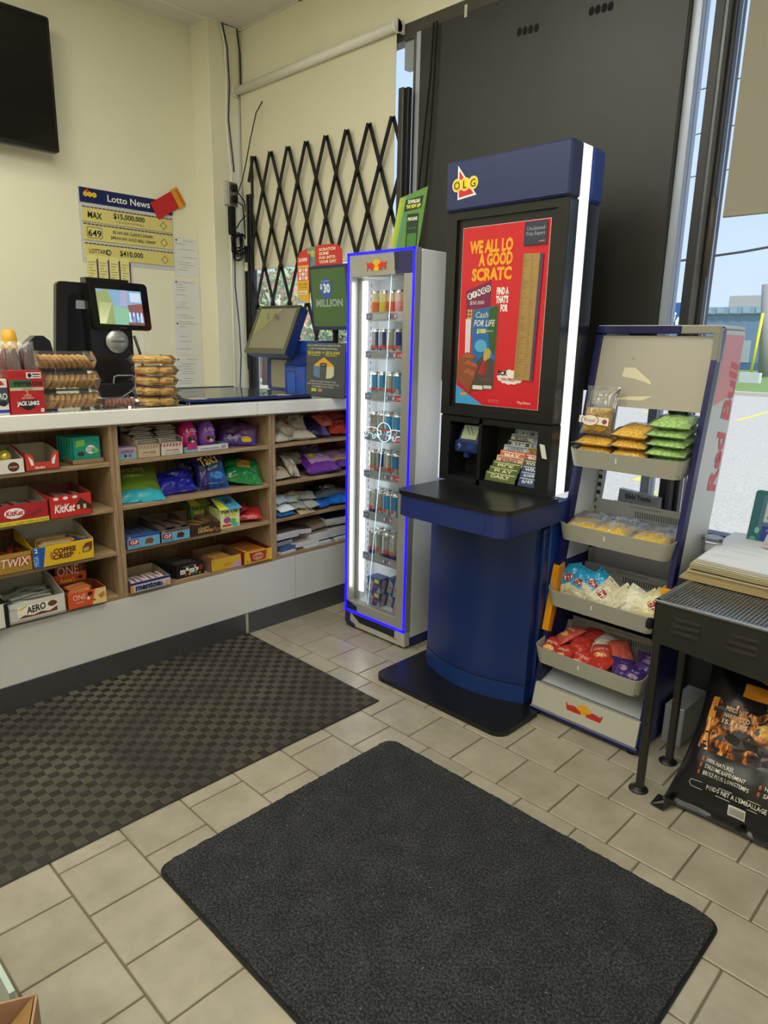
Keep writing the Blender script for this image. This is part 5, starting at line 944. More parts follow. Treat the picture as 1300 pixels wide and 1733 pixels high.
b = MB(); b.prism([(2.40, 1.325), (2.50, 1.325), (2.50, 1.40)], -3.13, -2.96, BLD, 'x'); b.build('paper_chute', t)
b = MB(); b.tube([(-3.27, 2.53, 1.36), (-3.27, 2.50, 1.48)], .03, BLD, 10); b.build('neck', t)
o0 = Vector((-3.435, 2.352, 1.383)); ux = X*.95+Y*.02; vz = (Vector((-3.432, 2.465, 1.638))-o0).normalized(); L2 = .285; b = MB(frame(o0, ux, vz)); b.prism(rrect(0, .37, 0, L2, .008), -.055, 0, BLD, 'z'); b.build('monitor_housing', t)
b = MB(frame(o0, ux, vz)); b.prism(rrect(.0, .37, 0, L2, .006), 0.0002, .004, P('#55533f', .2), 'z'); b.rect(.028, .345, .03, L2-.018, .0045, P('#817c69', .10)); 
b.poly([(.028, L2-.018), (.235, L2-.018), (.10, .15), (.028, .12)], .0048, P('#8c8c66', .1)); b.rect(.028, .345, L2-.016, L2-.004, .0048, P('#3a3a30', .2))
b.poly([(.235, L2-.02), (.24, L2-.02), (.105, .15), (.10, .15)], .0052, P('#4a4a3a', .3)); b.poly([(.15, L2-.03), (.153, L2-.032), (.225, .19), (.22, .19)], .0052, P('#4a4a3a', .3)); b.txt('DSA', .19, .205, .022, '#34342c', z=.0056, rot=-.5); b.txt('0ad', .11, .215, .020, '#34342c', z=.0056, rot=-.9); b.build('screen', t)
t = thing('jackpot_screen', 'green jackpot display screen in a navy frame beside the cooler', 'display screen', (-2.80, 2.45, T0))
b = MB(frame((-2.935, 2.452, 1.513), X, (Z-Y*.10))); b.prism(rrect(0, .29, 0, .318, .006), -.03, 0, P('#1a2350', .3), 'z'); b.build('screen_housing', t)
b = MB(frame((-2.935, 2.452, 1.513), X, (Z-Y*.10))); G_ = P('#3d5a30', .12, emit=.22); b.rect(.012, .278, .018, .303, .0006, G_); b.ell(.125, .205, .048, .052, .001, P('#2a4a86', .3, emit=.3)); b.txt('$', .090, .205, .024, '#e8f0f8', z=.0022, bold=.03); b.txt('30', .132, .187, .040, '#e8f0f8', w=.052, z=.0022, bold=.05)
b.txt('MILLION', .145, .118, .034, '#93a89a', w=.205, z=.0022, bold=.04); b.txt('EST. JACKPOT', .125, .238, .007, '#c0d0e0', z=.0022); b.build('display', t)
b = MB(); b.box(-2.80, -2.78, 2.47, 2.49, T0, 1.52, HB); b.box(-2.86, -2.72, 2.44, 2.54, T0, T0+.008, HB); b.build('stand', t)
b = MB(FY(-3.035, 2.437, 1.835)); b.prism([(0, .0), (.34, -.006), (.335, .065), (.31, .088), (.24, .098), (.15, .098), (.06, .088), (0, .070)], -.004, 0, P('#c42f2c', .4), 'z')
for i, s in enumerate(('SCRATCH', 'SOME', 'FUN INTO', 'YOUR DAY')): b.txt(s, .165, .068-.020*i, .013, '#efd9b4', al='l', bold=.04, w=[.125, .075, .125, .135][i])
b.rect(.07, .135, .0, .092, .001, P('#6a8a78', .4)); b.ell(.09, .03, .02, .018, .0015, P('#4a7ab0', .4)); b.ell(.115, .06, .015, .018, .0015, P('#b8b04a', .4)); b.txt('PLAY', .10, .06, .012, '#e0e0a0', z=.003)
tag(b.build('scratch_sign'), 'red scratch ticket sign with cream words above the green screen', 'sign')
b = MB(FY(-3.040, 2.430, 1.650)); b.prism([(0, 0), (.095, 0), (.098, .245), (.0, .235)], -.003, 0, P('#cc3a34', .4), 'z'); b.rect(.0, .095, .0, .115, .0006, P('#dba82c', .4)); b.txt('$1000', .048, .21, .016, '#f2e6dc', w=.07, bold=.04); b.rect(.005, .092, .178, .19, .0006, P('#e0b83a', .4))
for i in range(3):
    for j in range(3): b.rect(.012+.026*i, .034+.026*i, .118+.020*j, .135+.020*j, .001, P('#e8a89a' if (i+j) % 2 else '#e9e2d8', .4))
b.txt('PLAY HERE', .048, .09, .010, '#3a2a10', w=.07); b.txt('TO WIN', .048, .075, .010, '#3a2a10', w=.06); b.rect(.01, .08, .045, .062, .001, P('#efe6d0', .4)); b.txt('WINDFALL', .046, .048, .009, '#201810', w=.06, z=.002); b.poly([(0, 0), (.095, 0), (.03, .02), (0, .035)], .001, P('#9aa4a8', .4))
tag(b.build('ticket_strip'), 'tall red and yellow hanging ticket strip left of the green screen', 'ticket')
b = MB(frame((-2.945, 2.405, T0), X+Y*.02, Z+Y*.03)); b.prism(rrect(0, .30, 0, .28, .006), -.006, 0, P('#46494c', .35), 'z')
b.txt('PLAY LOTTERY FOR YOUR CHANCE TO WIN', .135, .262, .008, '#c8c8c8', w=.25, bold=.02); b.txt('A TRIP TO ANYWHERE IN THE WORLD', .135, .246, .008, '#c8c8c8', w=.22, bold=.02); b.txt('$50,000 + $50,000', .135, .222, .015, '#c6c23c', w=.25, bold=.03)
b.rect(.02, .11, .214, .217, .001, P('#c6c23c', .4)); b.rect(.15, .24, .214, .217, .001, P('#c6c23c', .4)); hx = [(.06, .155), (.14, .205), (.22, .155), (.22, .115), (.14, .090), (.06, .115)]; b.poly([(.06, .165), (.14, .207), (.22, .165), (.19, .150), (.09, .150)], .0008, P('#d8a02c', .4)); b.poly([(.06, .160), (.11, .160), (.11, .10), (.07, .105), (.06, .118)], .0012, P('#5a7a9a', .4)); b.rect(.11, .165, .098, .175, .0014, P('#4c4f52', .4)); b.rect(.118, .158, .158, .178, .0018, P('#1c1c1e', .4)); b.poly([(.165, .16), (.22, .16), (.22, .115), (.20, .102), (.16, .098)], .0016, P('#c9c4a0', .4)); b.txt('OPEN', .138, .163, .008, '#c8c8c8', z=.003)
b.txt('OPEN FOR EVERY DRAW UNTIL', .135, .078, .007, '#c0c0c0', w=.21, bold=.02); b.txt('JUNE 7 AND GET IN FOR YOUR CHANCE TO WIN', .135, .064, .007, '#c0c0c0', w=.25, bold=.02); b.txt('THE SUMMER BONUS CONTEST', .135, .051, .007, '#c0c0c0', w=.17, bold=.02); b.rect(.045, .085, .028, .044, .001, P('#b8c23a', .4)); b.rect(.10, .13, .028, .044, .001, P('#b87a4a', .4))
tag(b.build('lottery_poster'), 'dark grey contest poster standing on the counter by the cooler', 'poster')
b = MB(); b.box(-2.92, -2.70, 2.408, 2.46, T0, T0+.012, P('#3a3c3e', .3), .003); tag(b.build('poster_stand'), 'low dark base behind the grey contest poster', 'stand')
# ------------------------------------------------------------------ drinks cooler
FXL, FXR, FY0, FZ = -2.508, -2.084, 2.305, 1.853
SIL = P('#a3a29c', .30, .35); SID = P('#e0e1e2', .3)
t = thing('drinks_cooler', 'slim energy drink cooler with a glowing blue door edge', 'cooler', (-2.296, 2.40, 0))
b = MB(); b.box(FXL+.005, FXL+.02, 2.352, 2.515, .09, 1.85, SID, .003); b.box(FXR-.018, FXR-.003, 2.352, 2.515, .05, 1.85, SID, .003); b.box(FXL+.02, FXR-.018, 2.500, 2.515, .09, 1.85, SID); b.box(FXL+.02, FXR-.018, 2.352, 2.50, 1.75, 1.85, SID); b.box(FXL+.02, FXR-.018, 2.352, 2.50, .10, .145, P('#cfd2d2', .3)); b.build('cabinet', t)
b = MB(); b.box(FXL+.012, FXR-.008, 2.345, 2.352, .095, 1.845, P('#0c0c0e', .6)); 
g_ = MB(); g_.box(FXL+.02, -2.455, 2.352, 2.36, .15, 1.745, SIL); g_.build('left_liner', t)
b = MB(); b.prism([(FXL+.02, .15), (FXR-.018, .15), (FXR-.018, 1.745), (FXL+.02, 1.745)], 2.495, 2.499, P('#b9bec0', .35), 'y'); b.build('back_liner', t)
b = MB(); D0, D1 = FY0, 2.345
for a in ((FXL, -2.482, .09, FZ), (-2.150, FXR, .09, FZ), (-2.482, -2.150, 1.745, FZ), (-2.482, -2.150, .09, .150)): b.box(a[0], a[1], D0, D1, a[2], a[3], SIL, .002)
door = b.build('door', t)
b = MB(); NB = P('#1508ff', .3, emit=2.2); q = .011
b.box(FXL, FXL+q, D0-.004, D0, .088, FZ, NB); b.box(FXR-q, FXR, D0-.004, D0, .088, FZ, NB); b.box(FXL, FXR, D0-.004, D0, FZ-q, FZ, NB); b.box(FXL, FXR, D0-.004, D0, .088, .088+q, NB); b.build('blue_light_edge', door)
b = MB(); b.box(-2.482, -2.150, 2.318, 2.321, .150, 1.745, clear('#dfe8ea', .015, .0, 'cooler_glass', .10)); b.build('door_glass', door)
b = MB(FY(0, D0-.0006, 0)); b.poly([(-2.497, .101), (-2.42, .101), (-2.42, .128), (-2.497, .150)], 0, P('#141c4a', .25)); b.poly([(-2.212, FZ-.012), (-2.096, FZ-.012), (-2.096, 1.748), (-2.200, 1.748)], 0, P('#1d2058', .15)); b.rect(-2.205, -2.18, 1.765, FZ-.02, .0003, P('#141540', .2)); b.build('door_decals', door)
b = MB(FY(0, D0-.001, 0)); bulls(b, -2.318, 1.792, .122, P('#d8281c', .35), P('#e8b414', .35)); b.build('bull_emblem', door)
b = MB(); b.box(-2.452, -2.424, 2.348, 2.356, .20, 1.73, P('#f4fbff', .3, emit=7.0)); b.build('led_strip', t)
b = MB(); 
for k in range(48): b.box(-2.420, -2.416, 2.37, 2.374, .2+.032*k, .216+.032*k, P('#565a5c', .5))
b.build('shelf_slots', t, kind='stuff')
LW = P('#bfeaff', .3, emit=1.6)
b = MB(FY(0, 2.3172, 0)); cx, cz, R0 = -2.262, 1.045, .038
def arc(cx, cz, r, a0, a1, n=18): return [(cx+r*cos(a0+(a1-a0)*i/n), cz+r*sin(a0+(a1-a0)*i/n), 0) for i in range(n+1)]
b.tube(arc(cx, cz, .045, 0, 2*pi, 26), .0013, LW, 5)
for s in (-1, 1):
    pts = [(cx+s*(.014+p[0]*.115)*1.0, cz-.035+p[1]*.062, 0) for p in BULL[::-1]]; pts = [(cx+s*(.135-p[0]*.118), cz-.036+p[1]*.060, 0) for p in BULL]; b.tube(pts+[pts[0]], .0011, LW, 4)
b.tube([(-2.235, 1.745, 0), (-2.268, 1.09, 0)], .0012, LW, 4); b.tube([(-2.272, .998, 0), (-2.352, .155, 0)], .0012, LW, 4); b.build('light_line_emblem', door)
b = MB(); b.box(FXL, FXR, 2.305, 2.345, .012, .088, P('#b9b8ae', .35, .2), .004); base = b.build('base_cover', t)
b = MB(FY(0, 2.3044, 0)); b.poly([(-2.46, .084), (-2.15, .084), (-2.15, .045), (-2.40, .045)], 0, P('#15161a', .5)); b.poly([(FXL+.001, .086), (-2.468, .086), (-2.468, .04), (-2.43, .028), (-2.43, .013), (-2.49, .013), (FXL+.001, .03)], .0004, P('#1a2146', .3)); b.txt('Red Bull', -2.155, .036, .010, '#a83030', w=.05); b.build('base_print', base)
b = MB(); b.box(FXL+.02, FXR-.01, 2.352, 2.51, .012, .09, P('#3a3d44', .5)); b.build('compressor_box', t)
b = MB(); b.box(FXR-.018, FXR-.004, 2.36, 2.51, .008, .05, P('#2b2c7a', .4)); b.build('side_skirt', t)
for x in (FXL+.04, FXR-.04):
    for y in (2.33, 2.49): b = MB(); b.lathe([(.014, 0), (.014, .012)], HB, (x, y, 0), 12); b.build('foot', t)
shz = [1.556, 1.384, 1.188, .997, .811, .601, .386]
AC = clear('#e6eef0', .25, .1, 'price_rail', .3)
for k, z in enumerate(shz):
    b = MB(); b.box(-2.424, -2.105, 2.352, 2.49, z, z+.004, P('#c4cacc', .3)); s = b.build('cooler_shelf', t)
    b = MB(); b.box(-2.424, -2.105, 2.3445, 2.3475, z-.006, z+.036, AC); b.build('price_rail', s)
    b = MB(FY(-2.424, 2.3440, z)); b.rect(.002, .04, .002, .028, 0, P('#3c466e', .4)); b.txt('2/$7', .02, .008, .014, '#c8d0e8', z=.0006); b.rect(.05, .14, .002, .028, 0, P('#7d8489' if k else '#9aa0a0', .4)); b.rect(.14, .20, .002, .028, 0, P('#6a7080', .4)); [b.ell(.15+.014*i, .015, .005, .009, .0003, P(['#c8cdd8', '#3a4a9a', '#b04a4a'][i % 3], .4)) for i in range(4)]
    if 0 < k < 5: b.rect(.205, .25, .002, .030, .0003, P('#b8283c', .4)); b.txt('2.99', .228, .008, .012, '#f0e8e8', z=.001)
    b.build('price_tag', s)
_cans = {}
def canmesh(kind, h, r):
    k = (kind, h)
    if k in _cans: return _cans[k]
    pal = {'orange': ('#c86a3c', '#d8c8a8'), 'yellow': ('#c8b83a', '#d8d0a0'), 'coral': ('#cc5a3c', '#d8c0a8'), 'pink': ('#d890a0', '#e0c8c8'), 'gold': ('#e0b020', '#e0d0a0'), 'blue': ('#1c2c8c', '#a8b0b8'), 'sky': ('#2a8ac8', '#a8bcc8'), 'silver': ('#8f9490', '#b8bcb4'), 'cyan': ('#1f78b8', '#b0c4cc'), 'bluebot': ('#1c2c8c', '#b4babc')}[kind]
    A = P(pal[0], .22, .5); B = P(pal[1], .22, .6); S = P('#c4c8ca', .2, .8); RD = P('#b8402c', .3, .2); b = MB(); n = 18
    prof = [(r*.80, 0), (r*.95, h*.03), (r, h*.08), (r, h*.30), (r, h*.42), (r, h*.60), (r, h*.75), (r, h*.90), (r*.9, h*.96), (r*.80, h*.985), (r*.78, h)]
    def mf(j, i):
        q = (i*4//n) % 2; front = i in (12, 13, 14, 15)
        if j >= 7: return S
        if kind in ('orange', 'yellow', 'coral', 'pink', 'gold'): return A if j < 5 else B
        if j == 3 and front: return RD
        if kind == 'bluebot': return A if j < 3 else (B if j < 6 or not front else S)
        return (A if q else B) if j >= 4 else (B if q else A)
    b.lathe(prof, S, (0, 0, 0), n, 'z', mf)
    me = bpy.data.meshes.new('can'); me.from_pydata([tuple(p) for p in b.v], [], b.f)
    for m in b.mats: me.materials.append(m)
    me.polygons.foreach_set('material_index', b.mi); me.polygons.foreach_set('use_smooth', b.sm); _cans[k] = me; return me
rows = [(['orange', 'yellow', 'coral', 'pink', 'gold'], .128), (['blue', 'blue', 'silver', 'blue', 'blue'], .128), (['sky', 'sky', 'silver', 'sky', 'sky'], .126), (['silver', 'silver', 'sky', 'sky', 'blue'], .128), (['silver', 'blue', 'silver', 'cyan', 'blue'], .128), (['bluebot', 'silver', 'sky', 'cyan', 'blue'], .14), (['bluebot', 'silver', 'bluebot', 'bluebot', 'silver'], .15)]
ordn = ['leftmost', 'second from left', 'middle', 'second from right', 'rightmost']; shn = ['top', 'second', 'third', 'fourth', 'fifth', 'sixth', 'lowest']
coln = {'orange': 'orange', 'yellow': 'yellow green', 'coral': 'coral red', 'pink': 'pale pink', 'gold': 'golden yellow', 'blue': 'blue and silver', 'sky': 'light blue and silver', 'silver': 'silver grey', 'cyan': 'bright blue', 'bluebot': 'silver and navy'}
for k, (cols, h) in enumerate(rows):
    for j, c_ in enumerate(cols):
        o = bpy.data.objects.new('drink_can', canmesh(c_, h, .0235)); sc.collection.objects.link(o); o.location = (-2.388+.050*j, 2.378, shz[k]+.004); o.rotation_euler.z = R4.uniform(-.5, .5)
        tag(o, '%s can, %s on the %s cooler shelf' % (coln[c_], ordn[j], shn[k]), 'drink can', 'cans in the cooler')
        o2 = o.copy(); sc.collection.objects.link(o2); o2.location.y += .056; o2['label'] = '%s can behind the %s one on the %s cooler shelf' % (coln[c_], ordn[j], shn[k])
for k, (x, y, z, lb) in enumerate(((-2.345, 2.385, .1455, 'lower blue four pack of cans at the left of the cooler floor'), (-2.345, 2.385, .2205, 'upper blue four pack of cans stacked at the left of the cooler floor'), (-2.250, 2.43, .1455, 'blue four pack behind and right of the stacked pair'), (-2.250, 2.43, .2205, 'upper blue four pack behind and right of the stacked pair'), (-2.148, 2.365, .1455, 'lower silver and blue pack at the right of the cooler floor'), (-2.148, 2.365, .2405, 'upper blue pack at the right of the cooler floor'))):
    hh = .075 if k < 4 else .094; b = MB(); b.box(x-.045, x+.045, y-.035, y+.035, z, z+hh, P('#223a7c', .35), .002); b.T = FY(x-.045, y-.0356, z); b.poly([(0, 0), (.03, 0), (.045, hh*.6), (.02, hh)], 0, P('#9aa2ac', .3, .3)); b.poly([(.06, 0), (.09, 0), (.09, hh*.5)], 0, P('#9aa2ac', .3, .3)); b.rect(.05, .082, hh*.68, hh*.92, .0003, P('#d8cc3a', .4)); b.txt('4 PACK', .066, hh*.74, .008, '#222222', z=.0008); b.txt('Red Bull', .045, hh*.32, .012, '#c8342c', w=.06, bold=.02, z=.001)
    b.T = frame((x+.0456, y-.035, z), Y, Z); b.poly([(0, 0), (.03, 0), (.045, hh*.8), (.02, hh)], 0, P('#9aa2ac', .3, .3)); b.txt('Red Bull', .035, hh*.35, .010, '#c8342c', w=.055, bold=.02)
    tag(b.build('can_pack'), lb, 'can pack')
b = MB(frame((-2.335, 2.402, FZ-.001), (X*.98+Y*.02), (Z*.98+Y*.06))); b.prism([(0, 0), (.170, 0), (.205, .262), (.048, .232)], -.003, 0, P('#5c8a3a', .4), 'z')
for a, c_ in ((.0, '#a9b83a'), (.018, '#8fae3a'), (.036, '#4a8a7a')): b.poly([(a, 0), (a+.018, 0), (a+.066, .234), (a+.046, .230)], .0006, P(c_, .4))
b.poly([(.075, .170), (.175, .178), (.185, .228), (.082, .218)], .0008, P('#22301c', .4)); b.txt('DOWNLOAD', .132, .202, .014, '#e8ecdc', w=.07, bold=.04, z=.0016); b.txt('THE NEW APP', .130, .182, .014, '#d8dc4a', w=.085, bold=.04, z=.0016); b.poly(rrect(.095, .165, .012, .158, .008), .0008, P('#1f3420', .4)); b.poly(rrect(.103, .157, .02, .075, .004), .0012, P('#3f7a30', .4)); b.txt('PROLINE', .130, .13, .013, '#e0e4d8', w=.055, bold=.04, z=.0016); [b.ell(.108+.014*i, .098, .004, .004, .0012, P('#5a705a', .4)) for i in range(4)]
tag(b.build('app_leaflet'), 'green app leaflet standing on top of the cooler', 'leaflet')

# ------------------------------------------------------------------ lottery kiosk
KB = P('#18181a', .28); KN = P('#1c2f6c', .34); KN2 = P('#1b3f92', .32)
KX0, KX1 = -1.912, -1.365
t = thing('lottery_kiosk', 'tall navy and black lottery kiosk with a red poster', 'kiosk', (-1.64, 2.35, 0))
b = MB(); b.box(KX0-.006, KX1+.004, 2.290, 2.370, 1.965, 2.150, P('#26315f', .34), .008); b.build('header_front', t)
b = MB(); b.box(KX0-.006, KX1+.004, 2.440, 2.530, 1.965, 2.150, KN2, .010); b.build('header_back', t)
LE = P('#f3f6f8', .3, emit=.9)
for x0, x1 in ((KX0+.004, KX0+.02), (KX1-.02, KX1-.001)): b = MB(); b.box(x0, x1, 2.372, 2.438, .885, 2.148, LE, .002); b.build('light_strip', t)
b = MB(); b.box(KX0, KX1-.001, 2.318, 2.371, 1.165, 1.964, KB, .002); b.box(KX0, KX1-.001, 2.439, 2.525, .885, 1.964, P('#23272e', .18), .004); b.box(KX0+.021, KX1-.021, 2.371, 2.439, 1.160, 1.964, HB); 
b.box(KX0, -1.866, 2.305, 2.318, 1.165, 1.964, KB); b.box(-1.410, KX1-.001, 2.305, 2.318, 1.165, 1.964, KB); b.box(-1.866, -1.410, 2.305, 2.318, 1.934, 1.964, KB); b.box(-1.866, -1.410, 2.305, 2.318, 1.165, 1.197, KB); b.build('upper_housing', t)
b = MB(FX(KX1-.0006, 2.306, 1.166)); b.rect(.004, .062, .002, .79, 0, P('#39424e', .16)); b.build('side_trim', t)
# niche housing below the seam
b = MB(); b.box(KX0+.004, KX1-.004, 2.313, 2.371, 1.1575, 1.1655, HB); b.box(KX0+.022, KX1-.022, 2.371, 2.438, 1.1575, 1.1655, HB); b.build('seam', t)
b = MB(); b.box(KX0+.003, KX0+.021, 2.308, 2.371, .882, 1.158, KB); b.box(KX0+.021, -1.860, 2.308, 2.438, .882, 1.158, KB); b.box(-1.708, -1.692, 2.308, 2.438, .882, 1.158, KB); b.box(-1.426, KX1-.021, 2.308, 2.438, .882, 1.158, KB); b.box(KX1-.021, KX1-.001, 2.308, 2.371, .882, 1.158, KB); b.box(-1.860, -1.426, 2.308, 2.438, 1.136, 1.158, KB); b.box(-1.860, -1.426, 2.308, 2.438, .882, .905, KB); b.box(-1.860, -1.426, 2.425, 2.438, .905, 1.136, P('#202024', .3)); b.build('niche_housing', t)
b = MB(FX(KX1-.0006, 2.309, .885)); b.rect(.002, .060, .002, .272, 0, P('#2d3138', .2)); b.build('side_trim', t)
RD = P('#cf2230', .22)
b = MB(FY(-1.840, 2.3172, 1.214)); W_, H_ = .398, .688; b.rect(-.0015, W_+.0015, -.0015, H_+.0015, -.0006, P('#dcdcdc', .3)); b.rect(0, W_, 0, H_, 0, RD); OY = '#f2a824'
for s, u, v, w_ in (('WE ALL LO', .036, .592, .205), ('A GOOD', .083, .543, .160), ('SCRATC', .052, .488, .190)): b.txt(s, u, v, .042, OY, w=w_, al='l', bold=.05, z=.0012)
for s, u, v, w_ in (('FIND A', .178, .432, .056), ("THAT'S", .176, .400, .058), ('FOR', .200, .368, .034)): b.txt(s, u, v, .024, '#f4ece8', w=w_, al='l', bold=.05, z=.0012)
b.poly([(.028, .450), (.150, .485), (.156, .30), (.034, .27)], .0006, P('#7a2450', .3)); b.poly([(.032, .34), (.060, .345), (.060, .17), (.036, .17)], .0009, P('#d8cfd4', .3))
for i, s in enumerate('BINGO'): b.ell(.048+.022*i, .428+.0065*i, .013, .013, .0012, P('#e9e6e4', .3)); b.txt(s, .048+.022*i, .421+.0065*i, .015, '#2a1a20', bold=.04, z=.0018)
b.txt('$50.000', .085, .396, .014, '#e8d0dc', w=.07, z=.0014); [b.ell(.045+.014*i, .372-.014*j, .006, .006, .0014, P('#e0a050', .3)) for i in range(7) for j in range(3)]
b.poly([(.063, .375), (.192, .392), (.188, .068), (.076, .052)], .0018, P('#8a5a3a', .3)); b.poly([(.066, .372), (.189, .389), (.185, .07), (.079, .055)], .0022, P('#2468b0', .3)); b.poly([(.150, .380), (.189, .389), (.186, .20), (.16, .22), (.145, .30)], .0026, P('#2e5a34', .3)); b.poly([(.079, .055), (.185, .07), (.186, .18), (.13, .20), (.082, .16)], .0026, P('#4a4a44', .3)); b.ell(.115, .235, .03, .025, .0028, P('#5aa8d0', .3)); b.ell(.150, .205, .018, .022, .003, P('#b8a04a', .3)); b.poly([(.105, .125), (.135, .185), (.15, .17), (.145, .12)], .003, P('#a82a2c', .3)); b.ell(.142, .19, .010, .014, .0034, P('#c49a6a', .3))
b.txt('Cash', .112, .345, .022, '#e8dc6a', it=.2, z=.0034); b.txt('FOR LIFE', .126, .312, .023, '#f0ece0', w=.100, it=.2, z=.0034, bold=.01); b.txt('$1000', .115, .285, .016, '#e8d83a', w=.045, z=.0034, bold=.04); b.txt('A WEEK FOR LIFE', .155, .29, .006, '#e8e8e8', w=.035, z=.0034); b.rect(.085, .135, .062, .078, .0034, P('#dcdcd8', .4)); b.rect(.14, .18, .067, .080, .0034, P('#c8c8c4', .4)); b.txt('1 2 8 0 0', .145, .098, .012, '#b83a34', w=.06, z=.0034)
SK = P('#8c4a30', .5); SK2 = P('#a45c3e', .5)
b.poly([(.0, .10), (.0, .17), (.02, .195), (.05, .21), (.085, .20), (.098, .19), (.085, .18), (.065, .175), (.10, .165), (.112, .148), (.10, .14), (.098, .125), (.09, .10), (.075, .07), (.07, .045), (.03, .075)], .0040, SK); b.poly([(.02, .19), (.05, .205), (.088, .197), (.08, .187), (.05, .186)], .0044, SK2); b.poly([(.03, .165), (.06, .178), (.104, .162), (.10, .150), (.06, .158)], .0044, SK2); b.poly([(.03, .13), (.06, .145), (.094, .130), (.088, .112), (.06, .12)], .0044, SK2)
b.poly([(0, 0), (.142, 0), (.0, .075)], .0046, P('#3f9ad8', .3)); b.poly([(.026, .036), (.036, .054), (.05, .036)], .005, RD); [b.ell(.03+.011*i, .040, .006, .006, .0054, P('#d8a42c', .3)) for i in range(3)]
cl_ = [(.235+.060*cos(a)*(1+.08*(i % 2))+.03, .118+.026*sin(a)*(1+.14*(i % 2))) for i, a in enumerate([2*pi*k/26 for k in range(26)])]; b.poly(cl_, .0008, P('#ece4e4', .3)); b.txt('SCR', .205, .124, .017, '#18181a', w=.045, bold=.05, z=.0016, al='l'); b.txt('ON FIRST', .222, .103, .011, '#b82a34', w=.07, bold=.03, z=.0016, al='l'); b.txt('Play.Smart', .335, .018, .010, '#f0dada', w=.06, z=.001); b.txt('Please play responsibly', .19, .022, .004, '#e0a8ac', z=.001); b.txt('Must be 18 or older', .19, .015, .004, '#e0a8ac', z=.001)
b.build('red_poster', t)
b = MB(FY(-1.550, 2.3125, 1.815)); b.rect(0, .098, 0, .083, 0, P('#343a4c', .3)); b.txt('Unclaimed', .050, .052, .013, '#a8acb8', w=.076, z=.0008); b.txt('Prize Report', .050, .034, .013, '#a8acb8', w=.080, z=.0008); b.rect(.065, .09, .010, .014, .0004, P('#b07a4a', .4)); b.build('notice_plate', t)
b = MB(FY(-1.556, 2.3120, 1.326)); b.poly([(.0, 0), (.085, -.004), (.095, .458), (.010, .462)], 0, P('#a8864c', .45)); b.poly([(.072, -.004), (.085, -.004), (.095, .458), (.081, .459)], .0004, P('#4a3f5a', .4)); r_ = random.Random(7)
for i in range(75): v = .008+.0060*i; b.rect(.006, .012+.03*r_.random(), v, v+.0016, .0004, P('#6f5630', .6)); b.rect(.046, .05+.016*r_.random(), v, v+.0016, .0004, P('#7a6038', .6))
b.build('prize_report_slip', t)
b = MB(FY(KX0, 2.2893, 1.965)); b.poly([(.052, .166), (.056, .040), (.148, .050)], .0, P('#f2f2f2', .3)); b.poly([(.060, .146), (.062, .048), (.134, .056)], .0006, P('#d2242c', .3))
for i in range(3): b.ell(.052+.039*i, .094, .0245, .0245, .0010+.0003*i, P('#f4f0d8', .3)); b.ell(.052+.039*i, .094, .0225, .0225, .0012+.0003*i, P('#ecd024', .3)); b.txt('OLG'[i], .052+.039*i, .080, .027, '#22242a', z=.003)
b.build('lottery_emblem', t)
# ticket checker in the left niche
b = MB(); b.box(-1.845, -1.722, 2.325, 2.40, 1.005, 1.055, P('#1b2c5c', .3), .006); b.T = frame((-1.835, 2.338, 1.052), X, (Z+Y*.45)); b.prism(rrect(0, .105, 0, .082, .006), -.03, 0, P('#1b2750', .3), 'z'); b.rect(.010, .090, .012, .072, .0005, P('#8f9c7a', .15, emit=.25)); [b.poly([(.02+.02*i, .07), (.024+.02*i, .07), (.054+.02*i, .03), (.05+.02*i, .03)], .0008, P('#454c40', .3)) for i in range(2)]
b.T = FY(-1.845, 2.3245, 1.005); b.rect(.065, .10, .018, .04, 0, P('#24407c', .3)); [b.tube([(.02+.004*i, .012+.005*i, 0), (.032+.002*i, .022+.005*i, 0), (.018+.004*i, .034+.002*i, 0)], .001, P('#9fb0d0', .4), 4) for i in range(3)]; b.build('ticket_checker', t)
b = MB(); b.box(-1.80, -1.775, 2.335, 2.36, .985, 1.005, KN); b.build('checker_neck', t)
b = MB(); b.box(-1.862, -1.425, 2.3105, 2.3135, .903, 1.138, clear('#202022', .06, .05, 'niche_glass', .1)); 
# shelf, body, foot
so_ = rrect(KX0+.035, KX1+.032, 1.985, 2.34, .05, 5, (0, 0, 1, 1))
b = MB(); b.prism(so_, .864, .881, P('#141416', .3), 'z'); b.build('shelf_top', t)
si_ = rrect(KX0+.042, KX1+.026, 1.991, 2.44, .048, 5, (0, 0, 1, 1))
b = MB(); b.prism(si_, .778, .8635, KN, 'z'); b.build('shelf_apron', t)
b = MB(FY(0, 1.9902, 0)); LN = P('#0e1836', .5)
for p in (((-1.815, .862), (-1.805, .84), (-1.805, .80), (-1.79, .779)), ((-1.425, .862), (-1.422, .81), (-1.432, .79), (-1.445, .779)), ((-1.815, .778), (-1.43, .778))): b.tube([(a, c, 0) for a, c in p], .0012, LN, 4)
b.build('apron_seams', t)
b = MB(frame((0, 0, .8814), X, Y)); b.rect(-1.70, -1.58, 2.292, 2.295, 0, P('#4a4a4c', .3)); b.build('slot_line', t)
def arcpts(ya, yc, x0, x1, n=40): return [(x0+(x1-x0)*i/n, ya-(ya-yc)*(1-((i/n)*2-1)**2)) for i in range(n+1)]
o_ = arcpts(2.262, 2.185, KX0+.01, KX1-.006); ob2 = o_+[(KX1-.006, 2.45), (KX0+.01, 2.45)]
b = MB(); b.prism(ob2, .105, .779, P('#152c66', .33), 'z', smooth=False); b.build('body', t)
